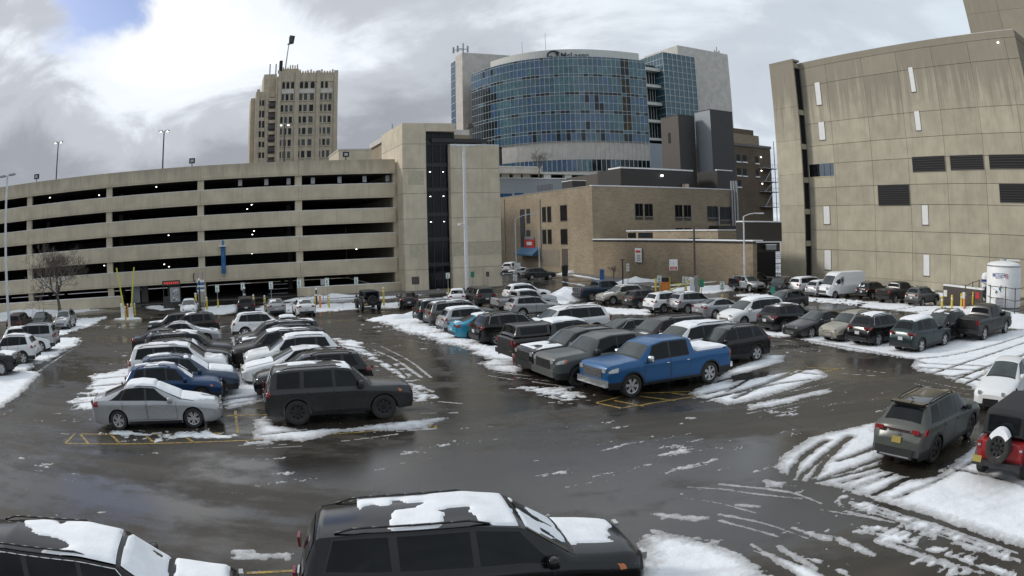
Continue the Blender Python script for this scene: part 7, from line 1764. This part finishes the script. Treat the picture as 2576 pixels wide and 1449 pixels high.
# black bin, statue like dark shrub, posts by the street
b = at_range(1421, 684, 108); b.z = -.7; o = thing('waste_bin', 'black waste bin by the wall at the street edge', 'bin', b, 0); MB().lathe([(.42,0),(.5,1.5),(.5,1.6),(.2,1.75)],(0,0,0),12).build('bin',[M['barrel']],o)
def bare_tree(name, label, base, H, spread, seed, snow=False, trunk_h=.32, r0=.20, depth=5, lean=0.0, cat='bare tree'):
    rnd = random.Random(seed); o = thing(name, label, cat, base, 0); tr, cr, sn = MB(), MB(), MB()
    def grow(p, d, l, r, lv):
        n = 2 if lv < 2 else 3; pts = [p]; dd = d.copy(); pp = p.copy()
        for k in range(n):
            dd = (dd + Vector((rnd.uniform(-1,1),rnd.uniform(-1,1),rnd.uniform(-.3,.6)))*.16).normalized(); pp = pp + dd*l/n; pts.append(pp.copy())
        mb = tr if lv == 0 else cr
        for i in range(n):
            ra, rb = r*(1-.45*i/n), r*(1-.45*(i+1)/n); mb.tube(pts[i], pts[i+1], ra, rb, 8 if lv < 2 else 4, cap=False)
            if snow and 0 < lv < 3 and abs(dd.z) < .8:
                a, b_ = pts[i] + Vector((0,0,ra*.8)), pts[i+1] + Vector((0,0,rb*.8)); sn.tube(a, b_, ra*.85, rb*.85, 5)
        if lv >= depth: return
        nb = rnd.choice((2,3,3)) if lv else 5
        for k in range(nb):
            a = 2*math.pi*(k + rnd.random()*.6)/nb; tilt = rnd.uniform(.35,.85)*spread; ax = dd.orthogonal().normalized(); ax.rotate(Matrix.Rotation(a, 3, dd)); nd = dd.copy(); nd.rotate(Matrix.Rotation(tilt, 3, ax))
            nd = (nd + Vector((0,0,.18 if lv else .10))).normalized(); grow(pts[-1] if k < 2 or lv == 0 else pts[-2], nd, l*rnd.uniform(.66,.90)*(.82 if lv == 0 else 1), max(r*.56, .02), lv+1)
    grow(Vector((0,0,0)), Vector((lean,0,1)).normalized(), H*trunk_h, r0, 0)
    tr.build('trunk',[M['bark']],o,smooth=True); cr.build('crown',[M['bark']],o,smooth=True)
    if sn.v: sn.build('branch_snow',[M['snow_car']],o,smooth=True)['kind'] = 'stuff'
    return o
b = at_z(151, 800); b.z = zg(b.x,b.y); bare_tree('bare_tree', 'bare spreading tree with snow on its boughs in front of the car park', b, 13.5, 1.30, 12, True, .185, .28, 7)
b = at_range(1356, 445, 146); bare_tree('bare_tree', 'small bare tree on the hospital terrace', b, 6.0, .8, 5, False, .28, .16, 5)
b = at_range(1545, 712, 93); b.z = zg(b.x,b.y); bare_tree('bare_shrub', 'thin reddish bare shrub in the snow by the brick wall', b, 2.6, .5, 8, False, .3, .06, 4, 0, 'shrub')
for px, pb, pt_, lab in ((1567,712,652,'dark slim post between the shrub and the tall narrow sign'),):
    b = at_range(1567, pb, 92); b.z = zg(b.x,b.y); o = thing('dark_post', lab, 'post', b, 0); MB().tube((0,0,0),(0,0,height_at(b,(1567,pt_))),.09,n=8).build('tube',[M['pole_d']],o); MB().box(-.3,.3,-.05,.05,height_at(b,(1567,pt_))-.1,height_at(b,(1567,pt_))).build('head',[M['pole_d']],o)
o = thing('dark_pole', 'tall dark brown pole standing before the brick wing near its end', 'pole', at_range(1748, 720, 82), 0); o.location.z = zg(o.location.x,o.location.y); q = Vector(o.location); MB().tube((0,0,0),(0,0,height_at(q,(1748,570))),.13,.11,8).build('pole',[M['metal_b']],o)
MB().tube((-.7,0,height_at(q,(1748,600))),(.7,0,height_at(q,(1748,600))),.05,n=6).build('cross_arm',[M['pole_d']],o)
# gas tanks beside the concrete building
def tanks():
    b = at_z(2524, 772); o = thing('gas_tank', 'large white upright gas tank with blue lettering', 'tank', b, -math.atan2(b.x,b.y)); R_ = math.hypot(b.x,b.y)
    az = lambda x: math.atan2(ray(x, 700).x, ray(x, 700).y); r = R_*math.tan((az(2567)-az(2481))/2); h = height_at(b, (2524, 655)); hc = height_at(b, (2524, 668))
    MB().lathe([(.05,.1),(r,.1),(r,hc),(r*.97,hc+(h-hc)*.25),(r*.8,hc+(h-hc)*.6),(r*.45,h-.08),(.01,h)],(0,0,0),40).build('vessel',[M['white']],o,smooth=True,angle=50)
    MB().lathe([(r*1.012,hc-.05),(r*1.012,hc+.05)],(0,0,0),40).build('seam_band',[M['steel']],o,smooth=True)
    MB().tube((0,0,h-.05),(0,0,h+.18),.30,n=12).build('top_hatch',[M['steel']],o)
    for i in range(4): a = math.pi/4 + i*math.pi/2; MB().box(r*.8*math.cos(a)-.12,r*.8*math.cos(a)+.12,r*.8*math.sin(a)-.12,r*.8*math.sin(a)+.12,-.1,.12).build('leg',[M['steel']],o)
    # wrapped lettering
    def wrap(name, text, size, az, z, mat):
        me = text_mesh(name, text, size, 0, mat, 'CENTER')
        for v in me.vertices:
            a = v.co.x/r + az; zz = v.co.y; v.co = Vector(((r+.012)*math.sin(a), -(r+.012)*math.cos(a), z + zz))
        link(name, me, o)
    wrap('lettering','MESSER', r*.25, -.30, h*.66, plain('blue_lettering',(.02,.05,.22),.5))
    wrap('small_print','Gases for Life', r*.07, -.30, h*.63, MATS['blue_lettering'])
    g = MB()
    for k in range(16): a0, a1 = 2*math.pi*k/16, 2*math.pi*(k+1)/16; P = [(.16 + .05*math.cos(a), h*.69 + .09*r*math.sin(a)) for a in (a0,a1)]; g.tube(*[((r+.02)*math.sin(x), -(r+.02)*math.cos(x), z) for x,z in ((P[0][0]-.0,P[0][1]),(P[1][0],P[1][1]))],.035,n=4)
    g.build('round_mark',[M['sign_r']],o)
    def diamond(az, z, s, mats):
        pts = [(0,s),(s,0),(0,-s),(-s,0)]; P = [((r+.02)*math.sin(az+x/r), -(r+.02)*math.cos(az+x/r), z+y) for x,y in pts]; c = ((r+.022)*math.sin(az), -(r+.022)*math.cos(az), z)
        for k,m in enumerate(mats): a_, b_ = P[k], P[(k+1)%4]; q = [a_,b_,c]; MB().add(q,[(0,2,1)]).build('hazard_diamond',[m],o)
    diamond(-.15, h*.42, r*.16, [M['yellow'],M['white'],M['sign_b'],M['sign_b']]); diamond(-.42, h*.34, r*.09, [M['pole_d'],M['white'],M['pole_d'],M['pole_d']])
    MB().box(-.9*r*.5,-.1,-(r+.35),-(r+.02),h*.10,h*.24).build('control_panel',[M['steel']],o)
    MB().path([(-.5,-(r+.2),h*.1),(-.5,-(r+.2),.2),(.4,-(r+.3),.2),(.4,-(r+.1),.9)],.05,6).build('pipework',[M['steel']],o)
    b2 = at_z(2479, 762); o2 = thing('gas_tank', 'slim white upright tank left of the large one', 'tank', b2, -math.atan2(b2.x,b2.y)); R2 = math.hypot(b2.x,b2.y); r2 = R2*math.tan((az(2490)-az(2468))/2); h2 = height_at(b2,(2479,685))
    MB().lathe([(.02,.3),(r2,.3),(r2,h2-.35),(r2*.8,h2-.12),(r2*.4,h2-.02),(.01,h2)],(0,0,0),24).build('vessel',[M['white']],o2,smooth=True,angle=50); MB().lathe([(r2*1.02,h2*.70),(r2*1.02,h2*.78)],(0,0,0),24).build('blue_band',[MATS['blue_lettering']],o2,smooth=True)
    for i in range(3): a = math.pi/2 + i*2.094; MB().tube((r2*.85*math.cos(a),r2*.85*math.sin(a),-.05),(r2*.85*math.cos(a),r2*.85*math.sin(a),.6),.06,n=6).build('leg',[M['steel']],o2)
    s = r2*.42; z = h2*.5; MB().add([(0,-(r2+.02),z+s),(s,-(r2+.01),z),(0,-(r2+.02),z-s),(-s,-(r2+.01),z)],[(0,3,2,1)]).build('hazard_diamond',[M['sign_b']],o2)
    MB().box(-.4,.4,-(r2+.3),-(r2+.03),.6,1.5).build('valve_box',[M['pole_d']],o2)
    # finned vaporiser behind
    b3 = at_z(2562, 768) + Vector((.6,2.4,0)); o3 = thing('vaporiser', 'tall dark finned vaporiser with a flat white top, behind the large white tank', 'vaporiser', b3, -math.atan2(b3.x,b3.y)); h3 = height_at(b3,(2560,657))
    for k in range(9): MB().box(-1.0+k*.25,-.92+k*.25,-.9,.9,.3,h3).build('fin',[M['metal_b'] if k % 2 else M['steel']],o3)
    MB().box(-1.2,1.3,-1.0,1.0,h3,h3+.10).build('top_plate',[M['white']],o3)
    for x in (-1.0,1.0): MB().box(x-.08,x+.08,-.08,.08,-.1,.4).build('leg',[M['steel']],o3)
    # fence round the compound
    f = thing('mesh_fence', 'black tube fence with dark posts round the white tanks', 'fence', at_z(2450,778), 0); O_ = Vector(f.location); pl = [at_z(x,y) for x,y in ((2427,778),(2446,764),(2462,756),(2490,778),(2528,784),(2552,790),(2590,780))]
    for k in range(len(pl)-1):
        a, c = pl[k]-O_, pl[k+1]-O_
        for z in (.15, 1.0, 1.95): MB().tube(a+Vector((0,0,z)),c+Vector((0,0,z)),.035,n=5).build('rail',[M['pole_d']],f)
    for p in pl: a = p-O_; MB().tube(a,a+Vector((0,0,2.05)),.06,n=6).build('post',[M['pole_d']],f)
    # red notice and small plates on the low wall
    w = thing('low_screen_wall', 'low brown screen wall with notices behind the yellow bollards', 'wall', at_z(2405,765), 0); O_ = Vector(w.location); a, c = at_z(2372,760)-O_, at_z(2470,770)-O_; n_ = (c-a).normalized(); pp = Vector((-n_.y,n_.x,0))*.2
    MB().prism([(a.x,a.y),(c.x,c.y),(c.x+pp.x,c.y+pp.y),(a.x+pp.x,a.y+pp.y)],-.3,1.5).build('wall',[M['metal_b']],w); MB().prism([(a.x,a.y),(c.x,c.y),(c.x+pp.x*2,c.y+pp.y*2),(a.x+pp.x*2,a.y+pp.y*2)],1.501,1.64).build('wall_snow',[M['snow_car']],w)
    for k,(t,m,h0) in enumerate(((.06,'white',.55),(.55,'white',.5),(.88,'sign_r',.6))):
        c_ = a.lerp(c,t) - pp*.12; e = n_*.28; MB().quad((c_-e)+Vector((0,0,h0)),(c_+e)+Vector((0,0,h0)),(c_+e)+Vector((0,0,h0+.6)),(c_-e)+Vector((0,0,h0+.6))).build('notice',[M[m]],w)
tanks()
for px, pb, pt_, m, lab in ((2369,783,746,'yellow','leftmost yellow bollard by the grey SUV'),(2394,776,743,'yellow','yellow bollard at the tail of the grey SUV'),(2418,772,739,'yellow','yellow bollard in the middle of the low screen wall'),(2425,778,752,'orange','short orange and white bollard beside the low screen wall'),(2447,768,736,'yellow','yellow bollard at the corner of the black tube fence')):
    bollard(px, pb, pt_, M[m], lab, .11, 'yellow bollards by the tanks', cap=False)
# cars' own odd bits: van emblem and flags
for s in (1,):
    g = MB()
    for k in range(14): a0, a1 = 2*math.pi*k/14, 2*math.pi*(k+1)/14; g.tube((.9+.20*math.cos(a0),1.035,1.78+.30*math.sin(a0)),(.9+.20*math.cos(a1),1.035,1.78+.30*math.sin(a1)),.03,n=4)
    g.box(.82,.98,1.03,1.045,1.6,1.96).box(.72,1.08,1.03,1.045,1.34,1.40); g.build('side_emblem',[M['pole_d']],VAN)
g = MB()
for k in range(5): g.box(-2.99,-2.97,-.8+k*.38,-.78+k*.38,.85,1.30)
for k in range(4): g.box(-2.99,-2.97,-.82,.76,.85+k*.15,.87+k*.15)
g.build('wire_tailgate',[M['steel']],PK)
# snow heaps and kerbs
def heap(px, py, rx, ry, h, seed, lab):
    b = at_z(px, py); n = 26; vs, fs = [], []
    for j in range(9):
        r = j/8
        for i in range(n):
            a = 2*math.pi*i/n; k = 1 + .28*(vnoise(np.array([math.cos(a)*2+seed]),np.array([math.sin(a)*2+seed]),seed)[0]-.5)*2; x, y = rx*r*k*math.cos(a), ry*r*k*math.sin(a)
            z = h*(1-r**1.6)*(.7 + .6*vnoise(np.array([x*1.2+seed]),np.array([y*1.2]),seed)[0]) - .04; vs.append((x,y,z))
    for j in range(8): fs += [(j*n+i,(j+1)*n+i,(j+1)*n+(i+1)%n,j*n+(i+1)%n) for i in range(n)]
    o = MB().add(vs,fs).build('snow_heap',[M['snow']],smooth=True); o.location = b; o.rotation_euler.z = PHI; tag(o, lab, 'snow heap', 'ploughed snow heaps')
for a in ((1430,752,3.2,2.2,1.25,3,'ploughed snow heap left of the dark blue lifted pickup'),(1382,757,2.6,1.6,.65,5,'lower snow heap beside the silver pickup'),(1015,802,3.4,1.6,.55,7,'long snow heap at the tip of the middle block'),(1445,688,3.0,1.0,.5,9,'snow pile along the brick wall by the street'),(1600,712,4.0,1.2,.7,11,'snow pile at the corner of the brick wing'),(1770,730,6.0,1.6,.6,13,'long snowbank behind the sign posts of the lane'),(820,752,5.5,1.4,.55,15,'snowbank in front of the low garage wall'),(2290,738,6.0,1.2,.7,17,'snowbank at the foot of the concrete building'),(190,770,7.0,1.5,.6,19,'snowbank under the bare tree'),(60,790,6.0,1.5,.6,21,'snowbank behind the dark green car')):
    heap(*a)
# pavement with kerb in front of the garage and along the street
def slab(name, pts, h, mat, lab):
    P = [at_z(*p) for p in pts]; c = P[0]; o = MB().add([(p.x,p.y,p.z-.05) for p in P]+[(p.x,p.y,p.z+h) for p in P],[tuple(range(len(P)-1,-1,-1)),tuple(range(len(P),2*len(P)))]+[(i,(i+1)%len(P),len(P)+(i+1)%len(P),len(P)+i) for i in range(len(P))]).build(name,[mat]); tag(o,lab,kind='structure')
slab('pavement',[(760,757),(960,748),(1130,738),(1262,722),(1262,712),(1130,724),(900,742),(760,750)],.13,M['conc_d'],'raised pavement in front of the car park')
slab('pavement',[(1420,688),(1480,697),(1560,712),(1640,724),(1660,716),(1560,700),(1480,688),(1430,683)],.13,M['conc_d'],'raised pavement along the brick wall')
